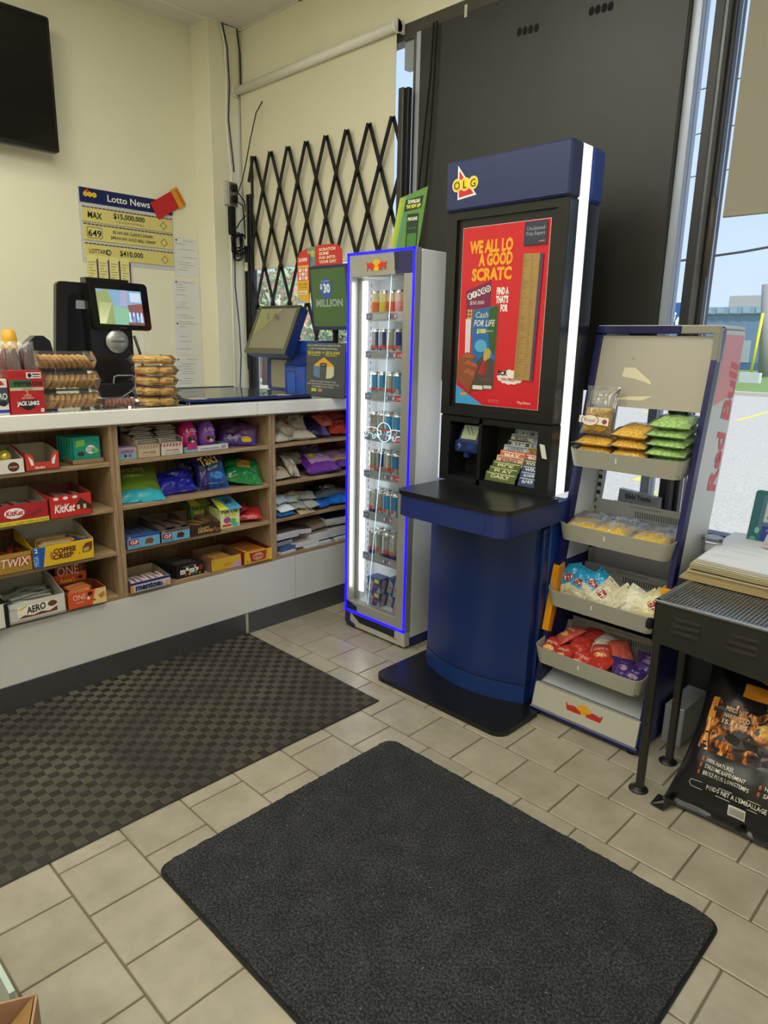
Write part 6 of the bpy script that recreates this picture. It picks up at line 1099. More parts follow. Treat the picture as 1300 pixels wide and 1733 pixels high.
for i_, (z0, z1, g) in enumerate(((.022, .098, .004),)): b = MB(); b.prism([(x, y-g) for x, y in o_]+[(KX1-.004, 2.45), (KX0+.01, 2.45)], z0, z1, P('#1b3672', .3), 'z'); b.build('plinth', t)
b = MB(); b.prism(o_[:]+[(KX1-.008, 2.44), (KX0+.012, 2.44)], .098, .105, LN, 'z'); b.build('plinth_joint', t)
b = MB(); b.box(KX1-.008, KX1+.010, 2.300, 2.335, .03, .762, P('#142a64', .35), .005); b.box(KX1-.008, KX1+.002, 2.335, 2.35, .03, .775, LN); b.box(KX1-.008, KX1+.007, 2.35, 2.525, .03, .862, KN2, .006); b.build('side_cover', t)
b = MB(); b.prism([(-1.295, 2.245), (-1.355, 2.248), (-1.355, 2.36)]+rrect(-1.985, -1.295, 1.995, 2.36, .055, 5, (0, 0, 1, 1))[1:], .0005, .022, P('#101013', .38), 'z'); b.build('foot_plate', t)
# brochures in the right niche
BC = [('#53602c', '#cfd0a8', 'DAILY', 0), ('#4c5a2c', '#c8c890', 'PLAY', 0), ('#4a5c30', '#d0cf9a', 'PICK', 0), ('#cfa88c', '#7a3a30', 'KENO', 0), ('#c86a44', '#f0e0d0', 'MAX', 0), ('#b8c0c8', '#28407a', 'LOTTO', 0), ('#2f3a2c', '#e8e8e4', 'PROLINE', 0), ('#e6e6e4', '#18181a', 'PROLINE+', 0), ('#6aa0c0', '#f0f0f0', 'PLAY', 0)]
BD = [('#2a3a66', '#c8d0e0', '6/49', 0), ('#30426e', '#c8d0e0', '6/49', 0), ('#2c3c60', '#d0d8e0', 'WIN', 0), ('#3a4a3a', '#d0d0b0', 'POOLS', 0), ('#b04a3a', '#f0e0d0', 'BINGO', 0), ('#b89a5a', '#402a1a', 'ENCORE', 0), ('#c8ccd8', '#3a4a8a', 'RULES', 0), ('#d8dce0', '#4a5a9a', 'GUIDE', 0), ('#4a7ab8', '#f0f0f0', 'BLUE', 0)]
for col_, (LST, x0, nm_) in enumerate(((BC, -1.600, 'left'), (BD, -1.512, 'right'))):
    for k, (c1, c2, s, _) in enumerate(LST):
        z = .908+.0222*k; y = 2.322+.0088*k; xo = x0-.075+.009*k if col_ == 0 else x0-.0+0*k; w_ = .082+(.0 if col_ == 0 else 0)
        if col_ == 0: xo = -1.675+.0105*k; w_ = .148-.0065*k-.0
        b = MB(frame((xo, y, z), X, (Z+Y*.30))); b.prism([(0, 0), (w_, 0), (w_, .040), (0, .040)], -.0015, 0, P(c1, .4), 'z'); b.rect(.004, w_-.004, .004, .037, .0004, P(c1, .35)); b.txt(s, w_/2, .014, .014, c2, w=w_*.62, bold=.03, z=.0010); b.rect(.006, w_-.006, .031, .034, .0006, P(c2, .4))
        tag(b.build('brochure'), '%s brochure, number %d up from the bottom of the %s column in the kiosk niche' % ({'#': ''}.get(c1, s.lower() if s.isalpha() else 'lottery'), k+1, nm_) if 0 else ('%s row of the %s column of lottery brochures in the kiosk' % (['lowest', 'second lowest', 'third lowest', 'fourth lowest', 'middle', 'fourth highest', 'third highest', 'second highest', 'highest'][k], nm_)), 'brochure', 'brochures in the kiosk')
b = MB(frame((-1.398, 2.303, 1.035), (X*.9-Z*.1), (Z-X*.28))); b.prism([(0, 0), (.022, .0), (.022, .055), (0, .055)], -.002, 0, P('#d8d6d0', .6), 'z'); tag(b.build('paper_slip'), 'small white paper slip stuck beside the kiosk niche', 'paper slip')
# ------------------------------------------------------------------ leaning snack rack
RL, RR = -1.345, -.883
def fy(z): return 2.268+z*.187
NB2 = P('#101150', .3); RW = P('#cfd2d4', .3); RG = P('#a19f93', .28)
t = thing('snack_rack', 'silver and navy leaning snack rack with four trays and a white head board', 'rack', (-1.11, 2.42, 0))
def sidepoly(dy0, dy1): return [(fy(.04)+dy0, .04), (fy(1.515)+dy0, 1.515), (fy(1.515)+dy1, 1.515), (fy(.04)+dy1, .04)]
for x0, x1, sx in ((RL, RL+.018, -1), (RR-.018, RR, 1)):
    b = MB(); b.prism([(fy(.04)-.0, .03), (fy(1.50), 1.50), (fy(1.50)+.018, 1.518), (fy(1.5)+.045, 1.522), (fy(.04)+.045, .03)], x0-.001, x1+.001, NB2, 'x'); b.build('front_strip', t)
    b = MB(); b.prism([(fy(.62)+.046, .62), (fy(1.5)+.046, 1.52), (2.782, 1.52), (2.79, 1.508), (2.735, 1.10), (2.672, .74), (2.672, .62)], x0, x1, RW, 'x'); b.build('side_panel', t)
    b = MB(); b.prism([(fy(.03)+.046, .03), (fy(.62)+.046, .6195), (2.672, .6195), (2.54, .03)], x0, x1, P('#191a5c', .3), 'x'); b.build('lower_side_panel', t)
for x0, x1 in ((RL-.006, RL+.022), (RR-.030, RR+.004)):
    b = MB(); b.prism([(fy(.33)-.006, .34), (fy(.60)-.006, .60), (fy(.60)+.03, .612), (fy(.56)+.05, .58), (fy(.33)+.02, .33)] if x0 < -1.2 else [(fy(.50)-.006, .50), (fy(.62)-.006, .62), (fy(.62)+.04, .625), (fy(.6)+.07, .57), (fy(.5)+.05, .50)], x0, x1, P('#e0940c', .35), 'x'); b.build('orange_clip', t)
b = MB(); b.box(RL, RR, fy(1.5)+.0, 2.785, 1.5205, 1.536, P('#b9b7ae', .3), .005); b.box(RL, -1.02, fy(1.5)-.004, fy(1.5)+.03, 1.506, 1.533, NB2, .003); b.box(-1.02, RR, fy(1.5)-.004, fy(1.5)+.03, 1.506, 1.533, P('#8d8a80', .3), .003); b.box(RR-.020, RR+.002, fy(1.44)-.004, fy(1.44)+.022, 1.41, 1.51, P('#8d8a80', .3), .002); b.build('top_rail', t)
HV = Vector((0, .187, 1)).normalized()
b = MB(frame((RL+.02, fy(1.225)+.016, 1.225), X, HV)); HBM = P('#a8a294', .32, noise_=.02, nscale=4); b.prism([(0, .012), (.425, .012), (.425, .278), (0, .278)], -.006, 0, HBM, 'z'); TP = P('#d8cfb0', .3)
b.poly([(.105, .125), (.110, .158), (.150, .160), (.215, .115), (.225, .100), (.16, .118)], .0006, TP); b.poly([(.09, .04), (.15, .052), (.235, .058), (.20, .040), (.12, .038)], .0006, TP); b.poly([(.13, .192), (.14, .195), (.14, .19)], .0006, P('#6a655a', .5)); b.build('head_board', t)
for x in (RL+.024, RR-.036):
    b = MB(); b.prism([(2.60, .30), (2.60, .62), (2.655, 1.20), (2.672, 1.20), (2.62, .62), (2.62, .30)], x, x+.014, P('#c8ccd0', .3, .4), 'x')
    for k in range(18): z = .64+.032*k; y = 2.60+(z-.62)*.095; b.box(x-.0005, x+.0145, y-.002, y+.002, z, z+.016, P('#202226', .5))
    b.build('slotted_upright', t)
b = MB(); b.box(RL+.019, RR-.019, 2.63, 2.640, .40, .70, P('#c2c4dc', .35)); b.build('back_panel', t)
b = MB(); b.box(RL+.019, RR-.019, 2.56, 2.57, .05, .34, P('#1a1b52', .4)); b.build('lower_back_panel', t)
# base box with emblem
b = MB(); b.box(RL+.0, RR-.0, fy(0)-.012, fy(0)+.30, .012, .034, NB2, .006); b.build('base_rail', t)
b = MB(); b.prism([(fy(.035)-.014, .035), (fy(.12)-.010, .128), (fy(.12)+.004, .128), (fy(.035)+.004, .035)], RL+.012, RR-.012, P('#b3b0a4', .3), 'x'); bp = b.build('base_front', t)
b = MB(frame((-1.11, fy(.08)-.0128, .082), X, Vector((0, .045, 1)))); bulls(b, .0, 0, .150, P('#b82c20', .35), P('#e0a41c', .35)); b.build('bull_emblem', bp)
b = MB(); b.prism([(fy(.12)+.004, .122), (2.56, .205), (2.56, .198), (fy(.12)+.004, .115)], RL+.02, RR-.02, P('#c9cdd6', .3), 'x'); b.build('bottom_shelf', t)
b = MB(); b.prism([(fy(.12)+.0, .128), (fy(.12)+.05, .125), (fy(.12)+.05, .120), (fy(.12)+.0, .12)], RL+.02, RR-.02, P('#86888c', .35), 'x'); b.build('shelf_lip', t)
for x in (RL+.03, RR-.03):
    for y in (2.28, 2.50): b = MB(); b.lathe([(.016, 0), (.018, .004), (.012, .013)], HB, (x, y, 0), 14); b.build('foot', t)
for s, z0 in (('Red Bull', .935),):
    b = MB(frame((RR+.0012, 2.640, .945), Vector((0, .165, 1)).normalized(), Vector((0, -1, .165)).normalized())); 
    b.txt(s, .0, -.048, .078, P('#d42c34', .35), w=.47, al='l', bold=.035, z=.0); 
    lt = b.build('side_lettering', t)
b = MB(); b.T = IDENT; b.add([(RR+.0008, fy(1.26)+.055, 1.26), (RR+.0008, 2.757, 1.30), (RR+.0008, 2.782, 1.505), (RR+.0008, fy(1.5)+.05, 1.505)], [(0, 1, 2, 3)], P('#e08a90', .35)); b.build('red_side_decal', t)
# trays
def tray3(z, yF, xl, xr, dep, rise, label_top):
    """tilted tray: front lip top at z, y=yF; back is dep behind and rise higher"""
    h = .068; yb = yF+dep; n = 4; r = .03
    def ring(zo, ins, rr):
        o = rrect(xl+ins, xr-ins, 0+ins*.8, dep-ins*.4, rr, n); return [(x, yF+y, z+zo+rise*(y/dep)) for x, y in o]
    A = ring(0, 0, r); B_ = ring(-h, .012, r); C_ = ring(-h+.003, .015, r); D = ring(0, .003, r); N = len(A)
    b = MB(); vs = A+B_+C_+D; q = lambda a, c, flip: [tuple([(a*N+i), (a*N+(i+1) % N), (c*N+(i+1) % N), (c*N+i)][::(1 if flip else -1)]) for i in range(N)]
    b.add(vs, q(0, 1, False)+q(2, 3, False)+q(3, 0, False)+[tuple(range(2*N, 3*N)), tuple(range(N, 2*N))[::-1]], RG, False); b.build('tray', t)
    # raised back wall
    k = Vector((0, 0, 0)); b = MB(); b.box(xl+.03, xr-.03, yb-.006, yb-.002, z+rise-.05, z+rise+.022, P('#9b9d9e', .3)); 
    for i in range(22): b.box(xl+.20+.0095*i, xl+.205+.0095*i, yb-.0068, yb-.006, z+rise-.03, z+rise-.005, P('#56585a', .4))
    b.T = FY(xl+.15, yb-.0068, z+rise+.004); b.txt('New! Feel Great and Stay Alert', .09, .004, .008, '#33363a', w=.13); b.build('tray_back', t)
    b = MB(frame((xl+.2, yF-.0015, z-.045), X, Vector((0, -.16, 1)))); b.rect(0, .006, .01, .03, 0, P('#e6e6e2', .3)); b.build('tray_decal', t)
    return z-h+.003
TZ = [(1.070, 2.412, -1.352, -.905, .235, .035), (.782, 2.366, -1.345, -.893, .255, .045), (.522, 2.308, -1.34, -.893, .255, .045), (.298, 2.245, -1.338, -.895, .255, .045)]
fl_ = [tray3(*a, 0) for a in TZ]
def tclamp(i):
    z, yF, xl, xr, dep, rise = TZ[i]
    def f(p):
        t_ = (p.y-yF)/dep; zr = z+rise*t_; x, y, zz = p
        y = min(max(y, yF+.014), yF+dep-.012) if zz < zr+.004 else min(y, yF+dep-.012)
        if zz < zr+.004: x = min(max(x, xl+.016), xr-.016)
        t_ = (y-yF)/dep; return Vector((x, y, max(zz, z-.068+.0045+rise*t_)))
    return f
# goods on the rack
FILM = clear('#f4f6f8', .04, .08, 'crinkly_film', .22)
def puffmat(h, s=95):
    m, n, b = nodes_mat('puffs'); tc_ = n.nodes.new('ShaderNodeTexCoord'); v = n.nodes.new('ShaderNodeTexVoronoi'); v.inputs['Scale'].default_value = s; r = n.nodes.new('ShaderNodeValToRGB'); c = hexc(h)
    r.color_ramp.elements[0].color = tuple(x*1.12 for x in c[:3])+(1,); r.color_ramp.elements[1].color = tuple(x*.62 for x in c[:3])+(1,); r.color_ramp.elements[1].position = .75
    n.links.new(tc_.outputs['Object'], v.inputs['Vector']); n.links.new(v.outputs['Distance'], r.inputs[0]); n.links.new(r.outputs[0], b.inputs['Base Color']); b.inputs['Roughness'].default_value = .25
    u = n.nodes.new('ShaderNodeBump'); u.inputs['Strength'].default_value = .8; u.inputs['Distance'].default_value = .004; u.invert = True; n.links.new(v.outputs['Distance'], u.inputs['Height']); n.links.new(u.outputs[0], b.inputs['Normal']); return m
YP, GP = puffmat('#ffc838'), puffmat('#bce484', 70)
def pack(lb, c, yaw, w_, h_, t_, m, seed, group=None, tilt=0, film=True, cat='snack pack'):
    t = thing('puff_pack', lb, cat, (c[0], c[1], c[2]-t_/2), group)
    u = Vector((cos(yaw), sin(yaw), 0)); v = Vector((-sin(yaw), cos(yaw), tilt))
    bag('puffs', '', '', c, u, v, w_*.90, h_*.86, t_, m, amp=.004, seed=seed, n=(16, 12), parent=t, pw=5, cl=tclamp(0))
    if film: bag('film', '', '', (c[0], c[1], c[2]+.001), u, v, w_, h_, t_*1.14, FILM, amp=.005, seed=seed+1, n=(10, 10), parent=t, pw=5, cl=tclamp(0))
    return t
zf = fl_[0]
for k in range(3):
    pack('amber puff pack in the left pile of the top tray, %s layer' % ('lowest', 'middle', 'top')[k], (-1.262, 2.505, zf+.030+.036*k), .04*(k-1), .165, .19, .041, YP, 100+3*k, 'amber packs left pile', tilt=.15)
for k in range(4):
    pack('amber puff pack in the second pile of the top tray, %s layer' % ('lowest', 'second', 'third', 'top')[k], (-1.118, 2.505, zf+.030+.0385*k), -.04*(k-1), .155, .19, .043, YP, 120+3*k, 'amber packs second pile', tilt=.15)
for k in range(6):
    pack('pale green puff pack in the right pile of the top tray, %s layer' % ('lowest', 'second lowest', 'third lowest', 'third highest', 'second highest', 'top')[k], (-.985+.004*(k % 2), 2.505, zf+.026+.0335*k), .05*(k % 3-1), .158, .19, .038, GP, 140+3*k, 'green packs', tilt=.15)
t2 = thing('puff_bag', 'tall clear bag of amber puffs with a paper label standing on the left pile', 'snack bag', (-1.262, 2.45, zf+.13))
bag('puffs', '', '', (-1.262, 2.462, zf+.178), (1, .1, 0), (0, .25, 1), .115, .095, .05, YP, amp=.004, seed=170, n=(14, 12), parent=t2, pw=5)
bag('film', '', '', (-1.262, 2.470, zf+.215), (1, .1, 0), (.02, .25, 1), .13, .185, .054, clear('#f4f6f8', .09, .10, 'crinkly_film', .4), amp=.008, seed=171, n=(10, 14), parent=t2, pw=5)
b = MB(frame((-1.32, 2.418, zf+.160), X, Vector((0, .2, 1)))); b.prism([(.0, .01), (.12, .004), (.12, .032), (0, .036)], 0, .0006, P('#e6ded0', .4), 'z'); b.ell(.045, .02, .036, .022, .001, P('#7a2a34', .4)); b.ell(.045, .02, .033, .0195, .0014, P('#e9e2d6', .4)); b.txt('Royal', .045, .014, .014, '#8a2a34', w=.045, z=.002); b.ell(.105, .018, .010, .009, .001, P('#8a2a34', .4)); b.build('label_band', t2)
zf = fl_[1]
for k, (x, yw, lb) in enumerate(((-1.265, .25, 'left clear pack of small yellow pasta on the second tray'), (-1.135, -.1, 'middle clear pack of small yellow pasta on the second tray'), (-.99, -.12, 'right clear pack of small yellow pasta on the second tray'))):
    t2 = thing('pasta_pack', lb, 'snack pack', (x, 2.47, zf+.02)); c = (x, 2.475, zf+.052+.004*(k == 1)); u = (cos(yw), sin(yw), 0); v = (-sin(yw), cos(yw), .16)
    bag('pasta', '', '', (c[0], c[1]-.035, c[2]-.002), u, v, .15, .15, .046, puffmat('#f0c440', 150), amp=.003, seed=180+k, n=(14, 12), parent=t2, pw=5, cl=tclamp(1))
    bag('film', '', '', (c[0], c[1]+.004, c[2]+.006), u, v, .175, .215, .052, clear('#f8fafc', .16, .10, 'white_film', .45), amp=.012, seed=190+k, n=(16, 16), parent=t2, pw=5, cl=tclamp(1))
zf = fl_[2]
BLUE, CRM2 = '#2a9ccc', '#cfc6a8'
def dcol(base): return lambda u, v, s: base
spots = [(-1.295, 2.43, .085, .35, BLUE, 'bright blue pasta snack bag standing leftmost on the third tray'), (-1.245, 2.42, .080, -.25, BLUE, 'second bright blue snack bag from the left on the third tray'), (-1.19, 2.43, .088, -.6, BLUE, 'blue and clear snack bag with a pointed corner, third from the left'), (-1.135, 2.40, .065, -.55, CRM2, 'clear cream snack bag with a red oval in the middle of the third tray'), (-1.08, 2.40, .058, -.75, CRM2, 'clear cream snack bag lying right of the middle'), (-1.03, 2.41, .058, -.35, '#d9d3bc', 'crumpled silver clear snack bag on the third tray'), (-.985, 2.42, .060, -.8, '#d4cba4', 'clear snack bag second from the right on the third tray'), (-.945, 2.42, .066, -.5, '#d9cf9c', 'clear cream snack bag with a red oval at the right end of the third tray')]
for k, (x, y, dz, yw, c_, lb) in enumerate(spots):
    bag('snack_bag', lb, 'snack bag', (x, y-.01+.0*k, zf+dz*.9+.012), (cos(yw), .45*sin(yw), sin(yw)*.9), (-sin(yw)*.8, .55, .8*cos(yw)), .092, .135, .042, (lambda u, v, s, c_=c_: c_ if (c_ != BLUE or v > -.35) else '#d8cfae'), amp=.008, seed=200+k, rough=.18, cl=tclamp(2), shapes=([('e', 0, -.002, .026, .015, '#a02430')] if k in (0, 1, 2, 3, 7) else []), texts=([('Dyl', 0, -.010, .016, '#f2ece0', .034)] if k in (0, 1, 2, 3, 7) else []))
zf = fl_[3]
RS, PU = '#c03a30', '#3f2a6a'
spots = [(-1.300, 2.315, .045, .1, RS, 'salmon red chip packet at the far left of the lowest tray'), (-1.235, 2.30, .040, -.1, RS, 'red chip packet with a yellow crisp, second from the left'), (-1.265, 2.40, .085, -.6, '#c6584a', 'light red chip packet with a yellow crisp at the back left'), (-1.21, 2.44, .085, -.5, '#b0352c', 'dark red chip packet tilted at the back left'), (-1.20, 2.37, .065, .05, '#bb3c30', 'red chip packet with upright flap left of the white one'), (-1.135, 2.43, .075, -.2, '#cfccc4', 'white and silver snack packet in the lowest tray'), (-1.155, 2.30, .038, -.25, RS, 'red chip packet at the front centre of the lowest tray'), (-1.085, 2.31, .042, -.3, '#b23428', 'red chip packet overlapping the front centre one'), (-1.11, 2.37, .060, .3, '#c04a3c', 'red chip packet in the middle of the heap'), (-1.055, 2.42, .075, .7, '#cf6256', 'light red chip packet leaning at the right of the white one'), (-1.0, 2.33, .048, .5, PU, 'deep purple chip packet pointing up right in the lowest tray'), (-.955, 2.31, .036, .1, PU, 'deep purple chip packet at the front right of the lowest tray'), (-.945, 2.41, .062, .3, '#4a3072', 'purple chip packet at the back right of the lowest tray')]
for k, (x, y, dz, yw, c_, lb) in enumerate(spots):
    fl2 = c_ in (RS, '#c6584a', '#c04a3c'); pu = c_ in (PU, '#4a3072')
    bag('chip_packet', lb, 'snack packet', (x, y, zf+dz), (cos(yw), sin(yw), .2*sin(k)), (-sin(yw), cos(yw), .45), .088, .125, .036, c_, amp=.006, seed=230+k, rough=.3, cl=tclamp(3), shapes=([('e', .0, -.018, .024, .013, '#e0b878')] if fl2 else ([('e', 0, 0, .02, .012, '#9a80a0')] if pu else [])), texts=([('CASSAVA', 0, .008, .011, '#e8c8b8', .055)] if fl2 else ([('TARO', 0, .018, .009, '#b8a8d0', .03)] if pu else [])))
b = MB(); b.box(-.872, -.80, 2.44, 2.66, .0005, .155, P('#aab0b8', .35, .2), .003); tag(b.build('metal_box'), 'plain silver grey box on the floor right of the snack rack', 'box')
# tract holder on the sill
t = thing('tract_holder', 'pale holder with tract leaflets on the window sill behind the rack', 'leaflet holder', (-1.215, 2.78, .70))
b = MB(FY(-1.305, 2.775, .705)); b.prism([(0, 0), (.185, 0), (.185, .150), (.01, .165)], -.03, 0, P('#c9ccd0', .3), 'z'); b.txt('Bible Tracts', .095, .128, .020, '#26344a', w=.11, bold=.02); b.build('holder_back', t)
b = MB(FY(-1.31, 2.765, .703)); b.prism([(0, 0), (.19, 0), (.19, .105), (0, .115)], -.004, 0, P('#b8c0e0', .3), 'z'); b.rect(.088, .092, 0, .11, .0004, P('#8a92b8', .4)); b.txt('A Hope', .145, .06, .013, '#3a4468', w=.05); b.txt('x', .04, .08, .012, '#3a4468'); b.build('holder_front', t)
# brochures at the right window edge
t = thing('brochure_holder', 'teal and blue health brochures in a clear holder at the right window edge', 'leaflet holder', (-.70, 2.76, .70))
b = MB(frame((-.775, 2.765, .70), X, Vector((.05, .05, 1)))); b.prism(rrect(0, .22, 0, .25, .01), -.02, 0, P('#2f6a72', .3), 'z'); b.rect(.03, .2, .10, .235, .0006, P('#54788a', .4)); b.rect(.045, .2, .135, .215, .001, P('#c0c8cc', .4)); [b.txt(s, .055, .19-.022*i, .012, '#28303a', al='l', z=.0016) for i, s in enumerate(('A Awareness', 'K Messages', 'F Finding'))]; b.rect(.045, .22, .05, .12, .0014, P('#2b3f96', .4)); b.txt('OF BREAST HEALTH', .06, .10, .010, '#d8dcec', al='l', z=.002); b.ell(.11, .07, .02, .012, .002, P('#c07a4a', .4)); b.rect(.06, .14, .03, .06, .0018, P('#3a70b8', .4)); b.ell(.02, .06, .012, .016, .0008, P('#5fa8a0', .4)); b.ell(.03, .10, .008, .012, .0008, P('#7ac0b0', .4)); b.build('brochure', t)
b = MB(frame((-.72, 2.745, .70), X, Vector((0, .12, 1)))); b.prism([(0, 0), (.16, 0), (.16, .075), (.02, .095)], -.002, 0, P('#bfc4c8', .3), 'z'); b.txt('information', .08, .04, .010, '#4a4e54'); b.build('grey_leaflet', t)

# ------------------------------------------------------------------ grill stand
GM = P('#3b3a36', .34, .55, noise_=.06, nscale=8); GX0, GX1, GY0, GY1 = -.812, -.16, 2.078, 2.51
t = thing('grill_stand', 'dark metal charcoal grill on thin legs holding newspapers', 'grill', (-.5, 2.3, 0))
b = MB(); b.prism([(GX0, .542), (GX0, .678), (GX1, .678), (GX1, .542), (-.45, .520)], GY0, GY0+.003, GM, 'y'); 
for k, (x0, z0) in enumerate(((-.755, .598), (-.59, .598), (-.42, .598), (-.27, .598))):
    for j in range(3):
        zz = z0+.022*j-.008; b.T = IDENT; r_ = rrect(x0+.004*j, x0+.088, zz, zz+.010, .0045, 3)
        b.prism(r_, GY0-.0045, GY0, P('#4a4842', .3, .6), 'y')
b.build('front_panel', t)
b = MB(); b.box(GX0, GX0+.003, GY0, GY1, .545, .678, GM); b.box(GX1-.003, GX1, GY0, GY1, .545, .678, GM); b.box(GX0, GX1, GY1-.003, GY1, .545, .678, GM); b.build('side_panels', t)
b = MB(); b.box(GX0-.003, GX1+.003, GY0-.006, GY0+.014, .676, .684, P('#8c8d8c', .3, .7), .001); b.box(GX0-.003, GX0+.014, GY0, GY1, .676, .684, P('#8c8d8c', .3, .7), .001); b.box(GX0, GX1, GY1-.012, GY1, .676, .684, P('#8c8d8c', .3, .7), .001); b.build('top_rim', t)
b = MB(); WRE = P('#c9cac6', .25, .8); n_ = 0
x = GX0+.018
while x < GX1-.01: b.box(x, x+.0017, GY0+.014, GY1-.012, .6805, .6825, WRE); x += .0115
y = GY0+.020
while y < GY1-.012: b.box(GX0+.012, GX1-.01, y, y+.0017, .679, .6808, WRE); y += .0115
b.build('wire_mesh', t, kind='stuff')
b = MB(); b.box(GX0+.004, GX1-.004, GY0+.004, GY1-.004, .56, .563, P('#1b1a19', .7)); b.build('coal_pan', t)
for x, y in ((GX0+.004, GY0+.002), (GX0+.008, GY0+.235), (GX1-.03, GY0+.002), (GX1-.03, GY1-.03)):
    b = MB(); b.box(x, x+.024, y, y+.022, .004, .545, GM, .002); g_ = b.build('leg', t)
    b = MB(); b.lathe([(.032, 0), (.032, .004), (.024, .008), (.014, .014)], P('#17171a', .4), (x+.010, y+.008, 0), 20); b.build('foot_disc', g_)
b = MB(); b.lathe([(.006, -.02), (.017, -.018), (.019, -.012), (.019, -.004), (.012, 0), (.004, .002), (.004, .02)], HB, (GX0-.008, GY0+.02, .590), 10, 'x'); b.build('side_knob', t)
# newspapers on the grill
NP = P('#c9c5ba', .8); 
for k in range(12):
    b = MB(); sg = R4.uniform(-.006, .006); z0 = .6855+.0058*k; nx, ny = 8, 8; X0, X1, Y0_, Y1_ = -.842+.004*k+sg, -.20, 2.345+sg*.8-.0*k, 2.86; vs = []
    c_ = P('#a8936a' if k < 5 else ('#b3a684' if k < 9 else ('#bfbab0' if k < 11 else '#dbdbdc')), .8)
    def h_(u, v): return (.010*sin(3.1*u)*(k/11)+.012*(1-v)*(k/11)*max(0, 1-3*u) if k > 5 else 0)
    for j in range(ny+1):
        for i in range(nx+1): u, v = i/nx, j/ny; vs.append((X0+(X1-X0)*u-.05*v*(1 if 1 else 0), Y0_+(Y1_-Y0_)*v, z0+h_(u, v)))
    nn = len(vs); vs += [(p[0], p[1], p[2]+.0054) for p in vs]; f_ = []
    for j in range(ny):
        for i in range(nx): a = j*(nx+1)+i; f_ += [(a, a+nx+1, a+nx+2, a+1), (nn+a, nn+a+1, nn+a+nx+2, nn+a+nx+1)]
    for i in range(nx): f_ += [(i, i+1, nn+i+1, nn+i)]; a = ny*(nx+1)+i; f_ += [(a+1, a, nn+a, nn+a+1)]
    for j in range(ny): a = j*(nx+1); f_ += [(a+nx+1, a, nn+a, nn+a+nx+1)]; a += nx; f_ += [(a, a+nx+1, nn+a+nx+1, nn+a)]
    b.add(vs, f_, c_, False)
    if k == 11:
        b.T = lambda x, y, z: Vector((x, y, z0+.0061+h_((x-X0)/(X1-X0), (y-Y0_)/(Y1_-Y0_))))
        r_ = random.Random(5)
        for i in range(26): a = r_.uniform(-.78, -.3); c = r_.uniform(2.42, 2.8); b.add([(a, c, 0), (a+r_.uniform(.04, .14), c, 0), (a+.1, c+.003, 0), (a, c+.003, 0)], [(0, 1, 2, 3)], P('#a9a9ae', .8))
    tag(b.build('newspaper'), 'white topmost newspaper sheet of the pile on the grill' if k == 11 else '%s newspaper from the bottom of the pile on the grill' % ORDW[k], 'newspaper', 'newspapers on the grill')
b = MB(frame((-.69, 2.66, .766), (X*.97-Y*.22), (Y*.97+X*.22))); b.box(0, .20, 0, .075, 0, .008, P('#c3b6b6', .3), .002); b.T = frame((-.69, 2.66, .7746), (X*.97-Y*.22), (Y*.97+X*.22)); [b.txt('MINUTE RICE', .08, .045-.018*i, .012, '#b03a48', w=.12, bold=.04) for i in range(2)]; b.ell(.165, .035, .02, .025, .0004, P('#e0dcf0', .3)); tag(b.build('candy_packet'), 'pale packet with pink letters lying on top of the newspapers', 'packet')
t = thing('plastic_cup', 'clear rounded plastic piece between the rack and the newspapers', 'plastic cup', (-.845, 2.52, .69)); b = MB(); b.lathe([(.028, 0), (.036, .07), (.038, .085)], clear('#e8eef2', .12, .05, 'cup_plastic', .35), (-.838, 2.60, .70), 20); b.build('cup', t)

# ------------------------------------------------------------------ charcoal bag
BK = P('#141417', .28); BFN = Vector((0, .58, .81)).normalized()
bw, bh, bt = .52, .54, .16; C0 = Vector((-.452, 2.235, .235))
t = thing('charcoal_bag', 'black charcoal bag with flames leaning under the grill', 'charcoal bag', (-.455, 2.2, .0))
sf = bagsurf(bw, bh, bt, .010, 300, 1, 3.2); fr_ = frame(C0, X+Z*.0, BFN)
def onb(p): p.T = lambda x, y, z: fr_(*sf(x, y, .0015+z)); return p
def ycol(u, v, s): return BK
bag('sack', '', '', C0, X, BFN, bw, bh, bt, BK, amp=.010, seed=300, n=(26, 28), parent=t, pw=3.2)
def flame_mat():
    m, n, b = nodes_mat('flame_print'); tc_ = n.nodes.new('ShaderNodeTexCoord'); mp = n.nodes.new('ShaderNodeMapping'); mp.inputs['Scale'].default_value = (9, 4, 4); mp.inputs['Rotation'].default_value = (0, .6, 0)
    x = n.nodes.new('ShaderNodeTexNoise'); x.inputs['Scale'].default_value = 2.2; x.inputs['Detail'].default_value = 4; x.inputs['Distortion'].default_value = 2.2; r = n.nodes.new('ShaderNodeValToRGB')
    cs = [(.30, '#17110f'), (.45, '#3a2018'), (.52, '#a85a1e'), (.58, '#e6a04a'), (.66, '#f0cf9a'), (.72, '#8a4a22'), (.85, '#2a1812')]
    r.color_ramp.elements[0].position = cs[0][0]; r.color_ramp.elements[0].color = hexc(cs[0][1]); r.color_ramp.elements[1].position = cs[-1][0]; r.color_ramp.elements[1].color = hexc(cs[-1][1])
    for p_, h_ in cs[1:-1]: e_ = r.color_ramp.elements.new(p_); e_.color = hexc(h_)
    n.links.new(tc_.outputs['Object'], mp.inputs[0]); n.links.new(mp.outputs[0], x.inputs[0]); n.links.new(x.outputs[0], r.inputs[0]); n.links.new(r.outputs[0], b.inputs['Base Color']); b.inputs['Roughness'].default_value = .3; return m
